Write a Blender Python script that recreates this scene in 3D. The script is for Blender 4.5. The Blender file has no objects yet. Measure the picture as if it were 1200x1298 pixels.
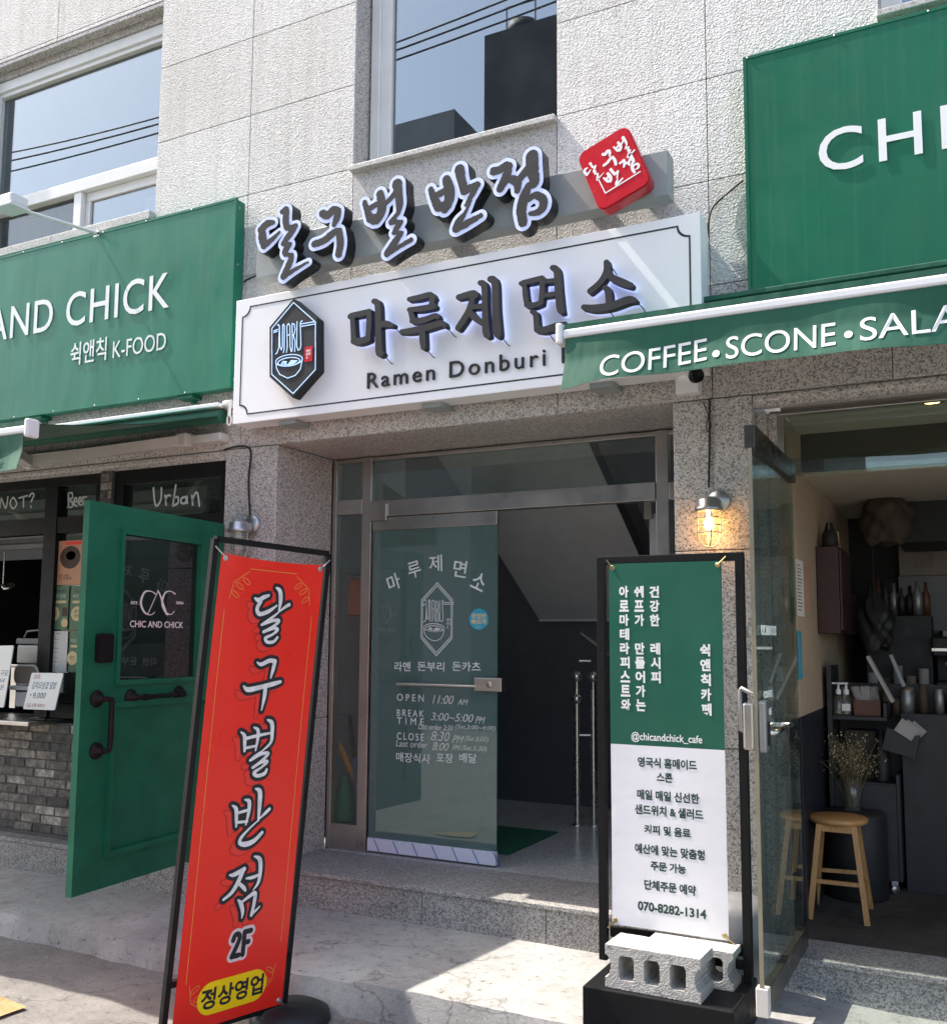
import bpy, bmesh, math, random
import numpy as np
from mathutils import Vector, Matrix
S = bpy.context.scene
COL = S.collection
random.seed(7)
rng = np.random.default_rng(5)

# ------------------------------------------------------------------ camera
F, YAW, PITCH, ROLL, CYY = 1244.3, 0.473276, 0.104249, 0.0067055, 681.0
CAM = np.array([0.0, -5.3, 1.55])
def _rot():
    cy, sy, cp, sp = math.cos(YAW), math.sin(YAW), math.cos(PITCH), math.sin(PITCH)
    fw = np.array([-sy*cp, cy*cp, sp]); r = np.array([cy, sy, 0.0]); u = np.cross(r, fw)
    c, s = math.cos(ROLL), math.sin(ROLL)
    return np.array([r*c+u*s, u*c-r*s, fw])
RM = _rot()
cd = bpy.data.cameras.new("camera"); co = bpy.data.objects.new("camera", cd); COL.objects.link(co)
cd.sensor_fit = 'HORIZONTAL'; cd.sensor_width = 36.0; cd.lens = 36.0*F/1200.0
cd.shift_y = (CYY-649.0)/1200.0; cd.clip_start = 0.05; cd.clip_end = 2000
m4 = Matrix.Identity(4)
for i in range(3):
    m4[i][0], m4[i][1], m4[i][2], m4[i][3] = RM[0][i], RM[1][i], -RM[2][i], CAM[i]
co.matrix_world = m4
S.camera = co

# ------------------------------------------------------------------ world, sun, exposure
SUNV = np.array([0.70, 0.088, -1.0])                     # direction the sunlight travels
el = math.atan2(1.0, math.hypot(SUNV[0], SUNV[1])); az = math.atan2(-SUNV[0], -SUNV[1])
w = bpy.data.worlds.new("World"); S.world = w; w.use_nodes = True
wn = w.node_tree.nodes; bg = wn["Background"]
sky = wn.new("ShaderNodeTexSky"); sky.sky_type = 'NISHITA'; sky.sun_disc = False
sky.sun_elevation = el; sky.sun_rotation = az; sky.air_density = 1.0; sky.dust_density = 3.0; sky.ozone_density = 1.0
w.node_tree.links.new(sky.outputs[0], bg.inputs[0]); bg.inputs[1].default_value = 0.15
sd = bpy.data.lights.new("sun", 'SUN'); sd.energy = 2.9; sd.angle = math.radians(0.5); sd.color = (1.0, 0.965, 0.92)
so = bpy.data.objects.new("sun", sd); COL.objects.link(so)
so.rotation_euler = Vector(SUNV).to_track_quat('-Z', 'Y').to_euler(); so.location = (-10, -3, 15)
S.view_settings.view_transform = 'Standard'; S.view_settings.look = 'None'
S.view_settings.exposure = 1.70; S.view_settings.gamma = 1.0
S.view_settings.use_white_balance = True; S.view_settings.white_balance_temperature = 6950; S.view_settings.white_balance_tint = 10
S.cycles.max_bounces = 10; S.cycles.transparent_max_bounces = 16; S.cycles.glossy_bounces = 5
S.cycles.caustics_reflective = False; S.cycles.caustics_refractive = False
S.cycles.use_denoising = True; S.cycles.sample_clamp_indirect = 6.0

# ------------------------------------------------------------------ picture point -> place
def ray(px, py): return RM.T @ np.array([(px-600.0)/F, (CYY-py)/F, 1.0])
def W(px, py, y=0.0):
    d = ray(px, py); return CAM + d*((y-CAM[1])/d[1])
def G(px, py, z):
    d = ray(px, py); return CAM + d*((z-CAM[2])/d[2])
class Plane:
    def __init__(s, o, u, v):
        s.o = np.array(o, float); s.u = np.array(u, float); s.v = np.array(v, float)
        s.u /= np.linalg.norm(s.u); s.v /= np.linalg.norm(s.v); s.n = np.cross(s.u, s.v)
    def uv(s, px, py):
        d = ray(px, py); t = np.dot(s.o-CAM, s.n)/np.dot(d, s.n); p = CAM+d*t-s.o
        return np.array([np.dot(p, s.u), np.dot(p, s.v)])
    def P(s, u, v, d=0.0): return s.o + s.u*u + s.v*v + s.n*d
    def scale(s, px, py):
        return np.linalg.norm(s.uv(px, py-5)-s.uv(px, py+5))/10.0
def front(y): return Plane((0, y, 0), (1, 0, 0), (0, 0, 1))

# ------------------------------------------------------------------ mesh helpers
LOC = {}
class MB:
    def __init__(s): s.v = []; s.f = []; s.mi = []; s.smooth = []; s.k = 0; s.sm = False
    def _a(s, vs, fs, sm=None):
        b = len(s.v); s.v += [tuple(map(float, p)) for p in vs]
        for f in fs: s.f.append([b+i for i in f]); s.mi.append(s.k); s.smooth.append(s.sm if sm is None else sm)
    def box(s, a, b):
        x0, x1 = sorted((a[0], b[0])); y0, y1 = sorted((a[1], b[1])); z0, z1 = sorted((a[2], b[2]))
        s._a([(x0,y0,z0),(x1,y0,z0),(x1,y1,z0),(x0,y1,z0),(x0,y0,z1),(x1,y0,z1),(x1,y1,z1),(x0,y1,z1)],
             [(3,2,1,0),(4,5,6,7),(0,1,5,4),(1,2,6,5),(2,3,7,6),(3,0,4,7)]); return s
    def bbox(s, a, b, r=0.004):                                        # box with bevelled edges
        lo = np.minimum(a, b).astype(float); hi = np.maximum(a, b).astype(float); r = min(r, (hi-lo).min()*0.45)
        bm = bmesh.new(); bmesh.ops.create_cube(bm, size=1.0)
        for v in bm.verts: v.co = Vector((lo+hi)/2 + np.array(v.co)*(hi-lo))
        bmesh.ops.bevel(bm, geom=list(bm.edges), offset=r, segments=2, profile=0.5, affect='EDGES')
        s.bm(bm); return s
    def bm(s, bm, M=None):
        bm.verts.ensure_lookup_table()
        vs = [(M @ v.co) if M is not None else v.co for v in bm.verts]
        s._a(vs, [[v.index for v in f.verts] for f in bm.faces]); bm.free()
    def obox(s, c, u, v, n, hu, hv, hn):                               # oriented box by half sizes
        c, u, v, n = (np.array(q, float) for q in (c, u, v, n))
        vs = [c+u*a*hu+v*b*hv+n*d*hn for d in (-1, 1) for b in (-1, 1) for a in (-1, 1)]
        s._a(vs, [(0,2,3,1),(4,5,7,6),(0,1,5,4),(1,3,7,5),(3,2,6,7),(2,0,4,6)]); return s
    def beam(s, p, q, w, h, up=(0,0,1)):                               # rectangular bar from p to q
        p, q = np.array(p, float), np.array(q, float); d = q-p; L = np.linalg.norm(d); d /= L
        u = np.cross(np.array(up, float), d)
        if np.linalg.norm(u) < 1e-4: u = np.cross((1, 0, 0), d)
        u /= np.linalg.norm(u); v = np.cross(d, u)
        return s.obox((p+q)/2, u, v, d, w/2, h/2, L/2)
    def tube(s, pts, r, n=10, cap=True, closed=False):
        pts = [np.array(p, float) for p in pts]; N = len(pts); rs = r if hasattr(r, '__len__') else [r]*N
        rings = []; prev = None
        for i, p in enumerate(pts):
            if closed: t = pts[(i+1) % N]-pts[i-1]
            else: t = pts[min(i+1, N-1)]-pts[max(i-1, 0)]
            t = t/(np.linalg.norm(t)+1e-12)
            if prev is None:
                a = np.array((0, 0, 1.0)) if abs(t[2]) < 0.9 else np.array((1.0, 0, 0)); u = np.cross(a, t)
            else: u = prev-t*np.dot(prev, t)
            u /= np.linalg.norm(u)+1e-12; prev = u; v = np.cross(t, u)
            rings.append([p+rs[i]*(math.cos(2*math.pi*k/n)*u+math.sin(2*math.pi*k/n)*v) for k in range(n)])
        vs = [q for R in rings for q in R]; fs = []
        M = N if closed else N-1
        for i in range(M):
            j = (i+1) % N
            for k in range(n): fs.append((i*n+k, i*n+(k+1) % n, j*n+(k+1) % n, j*n+k))
        s._a(vs, fs, True)
        if cap and not closed:
            s._a(rings[0][::-1], [range(n)], False); s._a(rings[-1], [range(n)], False)
        return s
    def cyl(s, p, q, r, n=20): return s.tube([p, q], r, n)
    def lathe(s, c, prof, n=28, axis=(0,0,1), sm=True):
        ax = np.array(axis, float); ax /= np.linalg.norm(ax)
        a = np.array((1.0, 0, 0)) if abs(ax[0]) < 0.9 else np.array((0, 1.0, 0))
        u = np.cross(ax, a); u /= np.linalg.norm(u); v = np.cross(ax, u); c = np.array(c, float)
        vs = [c+ax*z+r*(math.cos(2*math.pi*k/n)*u+math.sin(2*math.pi*k/n)*v) for r, z in prof for k in range(n)]
        fs = [(i*n+k, i*n+(k+1) % n, (i+1)*n+(k+1) % n, (i+1)*n+k) for i in range(len(prof)-1) for k in range(n)]
        s._a(vs, fs, sm); return s
    def prism(s, poly, pl, d0, d1):                                    # polygon (u,v) on a plane, extruded d0..d1 along its normal
        n = len(poly); vs = [pl.P(u, v, d0) for u, v in poly]+[pl.P(u, v, d1) for u, v in poly]
        ar = sum(poly[i][0]*poly[(i+1) % n][1]-poly[(i+1) % n][0]*poly[i][1] for i in range(n))
        o = list(range(n)) if ar > 0 else list(range(n))[::-1]
        fs = [[n+i for i in o], [i for i in o[::-1]]]+[(o[i], o[(i+1) % n], n+o[(i+1) % n], n+o[i]) for i in range(n)]
        s._a(vs, fs); return s
    def ring(s, outer, inner, pl, d0, d1):                             # frame between two polygons of equal count
        n = len(outer)
        vs = [pl.P(u, v, d) for d in (d0, d1) for poly in (outer, inner) for u, v in poly]; fs = []
        for i in range(n):
            j = (i+1) % n
            fs += [(2*n+i, 2*n+j, 3*n+j, 3*n+i), (i, n+i, n+j, j), (i, j, 2*n+j, 2*n+i), (n+i, 3*n+i, 3*n+j, n+j)]
        s._a(vs, fs); return s
    def sheet(s, fn, nu, nv, sm=True):
        vs = [fn(i/nu, j/nv) for j in range(nv+1) for i in range(nu+1)]
        s._a(vs, [(j*(nu+1)+i, j*(nu+1)+i+1, (j+1)*(nu+1)+i+1, (j+1)*(nu+1)+i) for j in range(nv) for i in range(nu)], sm); return s
    def build(s, name, mats, parent=None, loc=(0, 0, 0)):
        me = bpy.data.meshes.new(name)
        o = bpy.data.objects.new(name, me); COL.objects.link(o)
        base = np.array(LOC[parent.name] if parent is not None else loc, float); LOC[o.name] = tuple(base)
        me.from_pydata([tuple(np.array(p)-base) for p in s.v], [], s.f)
        for mm in (mats if isinstance(mats, (list, tuple)) else [mats]): me.materials.append(mm)
        me.polygons.foreach_set('material_index', s.mi); me.polygons.foreach_set('use_smooth', s.smooth)
        me.update()
        if parent is not None: o.parent = parent
        else: o.location = loc
        return o
def tag(o, label=None, cat=None, group=None, kind=None):
    if label: o['label'] = label
    if cat: o['category'] = cat
    if group: o['group'] = group
    if kind: o['kind'] = kind
    return o
def thing(name, label, cat, loc=(0, 0, 0), group=None):
    o = bpy.data.objects.new(name, None); COL.objects.link(o); o.location = loc; o.empty_display_size = 0.1
    LOC[o.name] = tuple(loc); return tag(o, label, cat, group)
def dup(o, delta, parent=None, label=None, group=None):
    c = o.copy(); COL.objects.link(c)
    if parent is None: c.location = Vector(o.location)+Vector(delta); LOC[c.name] = tuple(np.array(LOC[o.name])+np.array(delta))
    else: c.parent = parent; LOC[c.name] = LOC[parent.name]
    for ch in list(o.children): dup(ch, delta, c)
    if label: c['label'] = label
    if group: c['group'] = group
    return c
def catmull(pts, sub=6):
    P = [np.array(p, float) for p in pts]; out = []
    for i in range(len(P)-1):
        p0, p1, p2, p3 = P[max(i-1, 0)], P[i], P[i+1], P[min(i+2, len(P)-1)]
        for k in range(sub):
            t = k/sub
            out.append(0.5*((2*p1)+(-p0+p2)*t+(2*p0-5*p1+4*p2-p3)*t*t+(-p0+3*p1-3*p2+p3)*t**3))
    out.append(P[-1]); return out
def rrect(x0, y0, x1, y1, r, n=5):
    out = []
    for cx, cy, a0 in ((x1-r, y1-r, 0), (x0+r, y1-r, 90), (x0+r, y0+r, 180), (x1-r, y0+r, 270)):
        for k in range(n+1):
            a = math.radians(a0+90*k/n); out.append((cx+r*math.cos(a), cy+r*math.sin(a)))
    return out

# brush strokes -> filled shape, through a signed distance grid
def glyph(mb, strokes, pl, d0, d1, grow=0.0, res=90, rough=0.0, seed=0):
    P = np.array([p for st in strokes for p in st]); pad = P[:, 2].max()+grow+0.01
    x0, y0 = P[:, 0].min()-pad, P[:, 1].min()-pad; x1, y1 = P[:, 0].max()+pad, P[:, 1].max()+pad
    h = max(x1-x0, y1-y0)/res; nx, ny = int((x1-x0)/h)+2, int((y1-y0)/h)+2
    X, Y = np.meshgrid(x0+h*np.arange(nx), y0+h*np.arange(ny)); D = np.full(X.shape, 1e9)
    for st in strokes:
        for a, b in zip(st[:-1], st[1:]):
            ax, ay, ar = a; bx, by, br = b; dx, dy = bx-ax, by-ay; L = dx*dx+dy*dy+1e-12
            t = np.clip(((X-ax)*dx+(Y-ay)*dy)/L, 0, 1)
            D = np.minimum(D, np.hypot(X-ax-t*dx, Y-ay-t*dy)-(ar+(br-ar)*t))
    if rough:
        r2 = np.random.default_rng(seed); N = r2.normal(size=X.shape)
        for _ in range(2): N = (N+np.roll(N, 1, 0)+np.roll(N, -1, 0)+np.roll(N, 1, 1)+np.roll(N, -1, 1))/5
        D = D+N*rough/max(N.std(), 1e-9)
    D = D-grow; ins = D < 0; key = {}; vs = []; fs = []
    def vert(k, x, y):
        if k not in key: key[k] = len(vs); vs.append((x, y))
        return key[k]
    J, I = np.nonzero(ins[:-1, :-1] | ins[1:, :-1] | ins[:-1, 1:] | ins[1:, 1:])
    for j, i in zip(J.tolist(), I.tolist()):
        cs = ((i, j), (i+1, j), (i+1, j+1), (i, j+1)); poly = []
        for q in range(4):
            a, b = cs[q], cs[(q+1) % 4]; da, db = D[a[1], a[0]], D[b[1], b[0]]
            if da < 0: poly.append(vert(a, x0+h*a[0], y0+h*a[1]))
            if (da < 0) != (db < 0):
                t = da/(da-db); kk = (min(a, b), max(a, b))
                poly.append(vert(kk, x0+h*(a[0]+(b[0]-a[0])*t), y0+h*(a[1]+(b[1]-a[1])*t)))
        if len(poly) > 2: fs.append(poly)
    solid(mb, vs, fs, pl, d0, d1)
def solid(mb, vs, fs, pl, d0, d1):                                     # flat faces (u,v) given thickness
    cnt = {}
    for f in fs:
        for a, b in zip(f, list(f[1:])+[f[0]]):
            if (b, a) in cnt: del cnt[(b, a)]
            else: cnt[(a, b)] = 1
    n = len(vs); V = [pl.P(u, v, d1) for u, v in vs]; Fc = [list(f) for f in fs]
    if d0 is not None and d0 != d1:
        V += [pl.P(u, v, d0) for u, v in vs]
        Fc += [(b, a, n+a, n+b) for a, b in cnt]; Fc += [[n+i for i in f[::-1]] for f in fs]
    mb._a(V, Fc, False)
def tr(pl, view, strokes, smooth=True, gain=1.0):                      # traced strokes (x, y, r in a zoomed view) -> plane metres
    x0, y0, sc = view; out = []
    for st in strokes:
        st = catmull(st, 5) if smooth and len(st) > 2 else [np.array(p, float) for p in st]
        o = []
        for x, y, r in st:
            px, py = x0+x/sc, y0+y/sc; u, v = pl.uv(px, py); o.append((u, v, max(r, 2)*gain/sc*pl.scale(px, py)))
        out.append(o)
    return out
_tc = {}
def text_geo(body, offset=0.0, shear=0.0, spacing=1.0, line=1.0, align='LEFT', res=4):
    k = (body, offset, shear, spacing, line, align, res)
    if k in _tc: return _tc[k]
    c = bpy.data.curves.new("lettering_curve", 'FONT'); c.body = body; c.size = 1.0; c.offset = offset; c.shear = shear
    c.space_character = spacing; c.space_line = line; c.align_x = align; c.resolution_u = res; c.fill_mode = 'FRONT' if False else c.fill_mode
    o = bpy.data.objects.new("lettering_curve", c); COL.objects.link(o)
    dg = bpy.context.evaluated_depsgraph_get(); dg.update()
    me = bpy.data.meshes.new_from_object(o.evaluated_get(dg))
    bm = bmesh.new(); bm.from_mesh(me); bmesh.ops.remove_doubles(bm, verts=bm.verts, dist=1e-5); bm.normal_update()
    bm.verts.ensure_lookup_table(); vs = [(v.co.x, v.co.y) for v in bm.verts]
    fs = []
    for f in bm.faces:
        if f.calc_area() < 1e-9: continue
        ids = [v.index for v in f.verts]
        if f.normal.z < 0: ids = ids[::-1]
        fs.append(ids)
    bm.free(); bpy.data.objects.remove(o); bpy.data.curves.remove(c); bpy.data.meshes.remove(me)
    _tc[k] = (vs, fs); return _tc[k]
def text(mb, body, pl, u0, v0, u1, v1, d0, d1, keep=False, rot=0.0, jitter=0, **kw):   # lettering fitted into a box on a plane
    vs, fs = text_geo(body, **kw)
    if not vs: return
    A = np.array(vs); lo = A.min(0); hi = A.max(0); sx = (u1-u0)/(hi[0]-lo[0]); sy = (v1-v0)/max(hi[1]-lo[1], 1e-6)
    if keep: sx = sy = min(sx, sy)
    A = (A-(lo+hi)/2)*[sx, sy]
    if rot: c, s_ = math.cos(rot), math.sin(rot); A = A @ np.array([[c, s_], [-s_, c]])
    A = A+[(u0+u1)/2, (v0+v1)/2]
    solid(mb, [tuple(a) for a in A], fs, pl, d0, d1)
def textpx(mb, body, pl, bl, br, h, d0, d1, **kw):                      # same, by picture points of its lower corners and height in px
    a = pl.uv(*bl); b = pl.uv(*br); hh = h*pl.scale(*bl)
    v0 = (a[1]+b[1])/2; text(mb, body, pl, a[0], v0, b[0], v0+hh, d0, d1, **kw)

# ------------------------------------------------------------------ materials
def newmat(name):
    m = bpy.data.materials.new(name); m.use_nodes = True; nt = m.node_tree; return m, nt, nt.nodes, nt.links, nt.nodes['Principled BSDF']
def N(nt, typ, **kw):
    n = nt.nodes.new(typ)
    for k, v in kw.items():
        if k in n.inputs.keys(): n.inputs[k].default_value = v
        else: setattr(n, k, v)
    return n
def ramp(nt, src, stops, interp='LINEAR'):
    r = nt.nodes.new('ShaderNodeValToRGB'); e = r.color_ramp.elements; r.color_ramp.interpolation = interp
    while len(e) < len(stops): e.new(0.5)
    for q, (p, c) in zip(e, stops): q.position = p; q.color = (*c, 1) if len(c) == 3 else c
    nt.links.new(src, r.inputs[0]); return r.outputs[0]
def coord(nt, scale=None):
    t = nt.nodes.new('ShaderNodeTexCoord'); o = t.outputs['Object']
    if scale:
        mp = nt.nodes.new('ShaderNodeMapping'); mp.inputs['Scale'].default_value = scale; nt.links.new(o, mp.inputs[0]); o = mp.outputs[0]
    return o
def noise(nt, vec, scale, detail=4.0, rough=0.55, dist=0.0):
    n = N(nt, 'ShaderNodeTexNoise', Scale=scale, Detail=detail, Roughness=rough, Distortion=dist); nt.links.new(vec, n.inputs['Vector']); return n.outputs[0]
def mixc(nt, fac, a, b, mode='MIX'):
    x = nt.nodes.new('ShaderNodeMix'); x.data_type = 'RGBA'; x.blend_type = mode
    for val, i in ((fac, 0), (a, 6), (b, 7)):
        if hasattr(val, 'default_value') or hasattr(val, 'is_linked'): nt.links.new(val, x.inputs[i])
        else: x.inputs[i].default_value = val if i == 0 else (*val, 1)
    return x.outputs[2]
def bump(nt, b, h, strength=0.3, dist=0.01):
    n = N(nt, 'ShaderNodeBump', Strength=strength, Distance=dist); nt.links.new(h, n.inputs['Height']); nt.links.new(n.outputs[0], b.inputs['Normal']); return n
def plain(name, col, rough=0.5, metal=0.0, spec=0.5, var=0.12, vscale=6.0, bmp=0.0, bscale=200.0, coat=0.0):
    m, nt, n, l, b = newmat(name); c = coord(nt)
    k = noise(nt, c, vscale, 5, 0.6)
    lo = tuple(max(x*(1-var), 0) for x in col); hi = tuple(min(x*(1+var), 1) for x in col)
    l.new(ramp(nt, k, [(0.3, lo), (0.7, hi)]), b.inputs['Base Color'])
    rr = ramp(nt, noise(nt, c, vscale*2.3, 4), [(0.3, (max(rough-0.07, 0.02),)*3), (0.7, (min(rough+0.07, 1),)*3)]); l.new(rr, b.inputs['Roughness'])
    b.inputs['Metallic'].default_value = metal; b.inputs['Specular IOR Level'].default_value = spec
    b.inputs['Coat Weight'].default_value = coat
    if bmp: bump(nt, b, noise(nt, c, bscale, 3), bmp, 0.003 if bscale > 20 else 0.012)
    return m
def speckle(name, cols, scale, rough=0.45, bmp=0.0, dirt=0.15, bscale=None, bdist=0.004):
    m, nt, n, l, b = newmat(name); c = coord(nt)
    v = N(nt, 'ShaderNodeTexVoronoi', Scale=scale); l.new(c, v.inputs['Vector'])
    sep = nt.nodes.new('ShaderNodeSeparateColor'); l.new(v.outputs['Color'], sep.inputs[0])
    cr = ramp(nt, sep.outputs[0], cols, 'CONSTANT')
    v2 = N(nt, 'ShaderNodeTexVoronoi', Scale=scale*2.3); l.new(c, v2.inputs['Vector'])
    s2 = nt.nodes.new('ShaderNodeSeparateColor'); l.new(v2.outputs['Color'], s2.inputs[0])
    f2 = ramp(nt, s2.outputs[0], cols, 'CONSTANT'); cm = mixc(nt, 0.35, cr, f2)
    dk = ramp(nt, noise(nt, c, 1.3, 6, 0.65), [(0.25, (1-dirt,)*3), (0.7, (1.0, 1.0, 1.0))]); cm = mixc(nt, 1.0, cm, dk, 'MULTIPLY')
    l.new(cm, b.inputs['Base Color']); b.inputs['Roughness'].default_value = rough
    if bmp: bump(nt, b, noise(nt, c, bscale or scale, 3, 0.6), bmp, bdist)
    return m
GR = [(0.0, (0.075, 0.070, 0.067)), (0.14, (0.26, 0.24, 0.225)), (0.32, (0.48, 0.45, 0.42)), (0.56, (0.68, 0.64, 0.60))]
M = {}
M['granite'] = speckle('granite', GR, 128, 0.42, dirt=0.12)
M['granite_step'] = speckle('granite_step', [(0.0, (0.09, 0.088, 0.085)), (0.2, (0.23, 0.22, 0.21)), (0.5, (0.40, 0.385, 0.37)), (0.75, (0.5, 0.48, 0.46))], 130, 0.6, 0.15, 0.35)
M['granite_floor'] = speckle('granite_floor', [(0.0, (0.3, 0.3, 0.295)), (0.3, (0.52, 0.515, 0.505)), (0.6, (0.70, 0.69, 0.67))], 150, 0.20, 0.0, 0.2)
M['granite_pale'] = speckle('granite_pale', [(0.0, (0.24, 0.235, 0.225)), (0.2, (0.44, 0.43, 0.41)), (0.5, (0.6, 0.585, 0.56))], 130, 0.55, 0.2, 0.12)
def rough_wall():
    m, nt, n, l, b = newmat('rough_granite'); c = coord(nt)
    v = N(nt, 'ShaderNodeTexVoronoi', Scale=150); l.new(c, v.inputs['Vector'])
    sep = nt.nodes.new('ShaderNodeSeparateColor'); l.new(v.outputs['Color'], sep.inputs[0])
    cr = ramp(nt, sep.outputs[0], [(0.0, (0.54, 0.535, 0.525)), (0.15, (0.68, 0.675, 0.665)), (0.5, (0.79, 0.785, 0.775))], 'CONSTANT')
    dk = ramp(nt, noise(nt, c, 0.9, 6, 0.65), [(0.25, (0.86, 0.85, 0.83)), (0.7, (1, 1, 1))]); cr = mixc(nt, 1.0, cr, dk, 'MULTIPLY')
    sk = ramp(nt, noise(nt, coord(nt, (5.5, 1, 0.28)), 2.0, 6, 0.62), [(0.36, (0.90, 0.89, 0.875)), (0.56, (1, 1, 1))]); l.new(mixc(nt, 1.0, cr, sk, 'MULTIPLY'), b.inputs['Base Color'])
    gi = nt.nodes.new('ShaderNodeNewGeometry'); tone = ramp(nt, gi.outputs['Random Per Island'], [(0.0, (0.94, 0.935, 0.925)), (0.5, (0.98, 0.98, 0.98)), (1.0, (1.03, 1.03, 1.03))])
    old = b.inputs['Base Color'].links[0].from_socket; l.new(mixc(nt, 1.0, old, tone, 'MULTIPLY'), b.inputs['Base Color'])
    b.inputs['Roughness'].default_value = 0.85
    h1 = noise(nt, c, 108, 3, 0.55)
    v3 = N(nt, 'ShaderNodeTexVoronoi', Scale=98, feature='SMOOTH_F1'); l.new(c, v3.inputs['Vector'])
    a = N(nt, 'ShaderNodeMath', operation='ADD'); l.new(h1, a.inputs[0]); l.new(v3.outputs['Distance'], a.inputs[1])
    bump(nt, b, a.outputs[0], 1.0, 0.0105); return m
M['rough'] = rough_wall()
def concrete(name, c0, c1, stain, bm=0.5):
    m, nt, n, l, b = newmat(name); c = coord(nt)
    base = ramp(nt, noise(nt, c, 1.7, 8, 0.65), [(0.3, c0), (0.68, c1)])
    st = ramp(nt, noise(nt, c, 2.6, 10, 0.74), [(0.46, (0, 0, 0)), (0.72, (0.62, 0.62, 0.62))])
    s2_ = ramp(nt, noise(nt, c, 13, 9, 0.78), [(0.50, (1, 1, 1)), (0.70, (0.72, 0.71, 0.70))])
    base = mixc(nt, st, base, stain); base = mixc(nt, 1.0, base, s2_, 'MULTIPLY')
    fine = ramp(nt, noise(nt, c, 190, 3, 0.7), [(0.3, (0.72, 0.72, 0.72)), (0.7, (1.12, 1.12, 1.12))]); base = mixc(nt, 1.0, base, fine, 'MULTIPLY')
    spot = ramp(nt, noise(nt, c, 26, 4, 0.7), [(0.60, (1, 1, 1)), (0.70, (0.5, 0.49, 0.48))]); base = mixc(nt, 1.0, base, spot, 'MULTIPLY')
    mp = nt.nodes.new('ShaderNodeVectorMath'); mp.operation = 'ADD'; l.new(c, mp.inputs[0])
    nv = N(nt, 'ShaderNodeTexNoise', Scale=3.0, Detail=4.0); l.new(c, nv.inputs['Vector']); sc = nt.nodes.new('ShaderNodeVectorMath'); sc.operation = 'SCALE'
    sc.inputs['Scale'].default_value = 0.6; l.new(nv.outputs['Color'], sc.inputs[0]); l.new(sc.outputs[0], mp.inputs[1])
    vc = N(nt, 'ShaderNodeTexVoronoi', Scale=0.38, feature='DISTANCE_TO_EDGE'); l.new(mp.outputs[0], vc.inputs['Vector'])
    ck = ramp(nt, vc.outputs['Distance'], [(0.0, (0.60, 0.59, 0.58)), (0.0025, (1, 1, 1))]); base = mixc(nt, 1.0, base, ck, 'MULTIPLY')
    l.new(base, b.inputs['Base Color']); b.inputs['Roughness'].default_value = 0.9; b.inputs['Specular IOR Level'].default_value = 0.25
    a = N(nt, 'ShaderNodeMath', operation='ADD'); l.new(noise(nt, c, 55, 8, 0.78), a.inputs[0]); l.new(noise(nt, c, 9, 6, 0.65), a.inputs[1])
    bump(nt, b, a.outputs[0], bm, 0.012); return m
M['apron'] = concrete('apron_concrete', (0.345, 0.338, 0.325), (0.445, 0.437, 0.42), (0.22, 0.21, 0.20))
M['street'] = concrete('street_concrete', (0.19, 0.183, 0.172), (0.29, 0.28, 0.262), (0.12, 0.115, 0.107), 0.9)
def sheet_mat(name, col):
    m, nt, n, l, b = newmat(name); c = coord(nt); b.inputs['Specular IOR Level'].default_value = 0.32
    k = ramp(nt, noise(nt, c, 1.6, 5, 0.6), [(0.3, tuple(x*0.9 for x in col)), (0.7, tuple(x*1.08 for x in col))])
    st = ramp(nt, noise(nt, coord(nt, (14, 1, 0.35)), 2.0, 6, 0.65), [(0.5, (0, 0, 0)), (0.8, (0.30, 0.30, 0.30))]); dust = tuple(min(x*0.7+0.09, 1) for x in col)
    l.new(mixc(nt, st, k, dust), b.inputs['Base Color'])
    l.new(ramp(nt, noise(nt, c, 5, 6, 0.65), [(0.3, (0.28, 0.28, 0.28)), (0.7, (0.46, 0.46, 0.46))]), b.inputs['Roughness'])
    bump(nt, b, noise(nt, coord(nt, (1.6, 1, 0.7)), 1.7, 2), 0.35, 0.02); return m
M['green_metal'] = sheet_mat('green_sheet_metal', (0.004, 0.125, 0.066))
M['green_paint'] = plain('green_door_paint', (0.004, 0.132, 0.070), 0.40, var=0.18, vscale=5, bmp=0.2, bscale=60)
M['white_letter'] = plain('white_lettering', (0.80, 0.80, 0.80), 0.45, var=0.03)
M['white_panel'] = plain('white_sign_panel', (0.86, 0.86, 0.87), 0.16, var=0.03, vscale=2)
M['white_pvc'] = plain('white_pvc', (0.74, 0.74, 0.72), 0.35, var=0.05)
M['white_plastic'] = plain('white_plastic', (0.75, 0.75, 0.75), 0.35, var=0.03)
M['black_paint'] = plain('black_paint', (0.009, 0.009, 0.010), 0.5, spec=0.18, var=0.2, vscale=9, bmp=0.05)
M['black_letter'] = plain('black_sign_letter', (0.020, 0.021, 0.025), 0.6, spec=0.3, var=0.2, vscale=14, bmp=0.1, bscale=60)
M['black_side'] = plain('black_return_metal', (0.009, 0.009, 0.011), 0.3, var=0.15)
M['ink'] = plain('black_ink', (0.012, 0.010, 0.014), 0.6)
M['grey_metal'] = plain('grey_painted_steel', (0.27, 0.30, 0.30), 0.42, var=0.08, vscale=5)
M['steel'] = plain('brushed_stainless_steel', (0.50, 0.47, 0.44), 0.34, metal=1.0, var=0.12, vscale=3)
M['chrome'] = plain('polished_steel', (0.68, 0.66, 0.62), 0.26, metal=1.0, var=0.05)
M['alu'] = plain('cast_aluminium', (0.50, 0.50, 0.51), 0.38, metal=0.9, var=0.15, vscale=25)
M['alu_white'] = plain('white_aluminium', (0.72, 0.73, 0.75), 0.35, var=0.04)
M['arm'] = plain('beige_awning_arm', (0.56, 0.53, 0.49), 0.45, var=0.06)
M['red'] = plain('red_banner_print', (0.86, 0.022, 0.012), 0.33, var=0.04, vscale=2, bmp=0.28, bscale=5)
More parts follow.
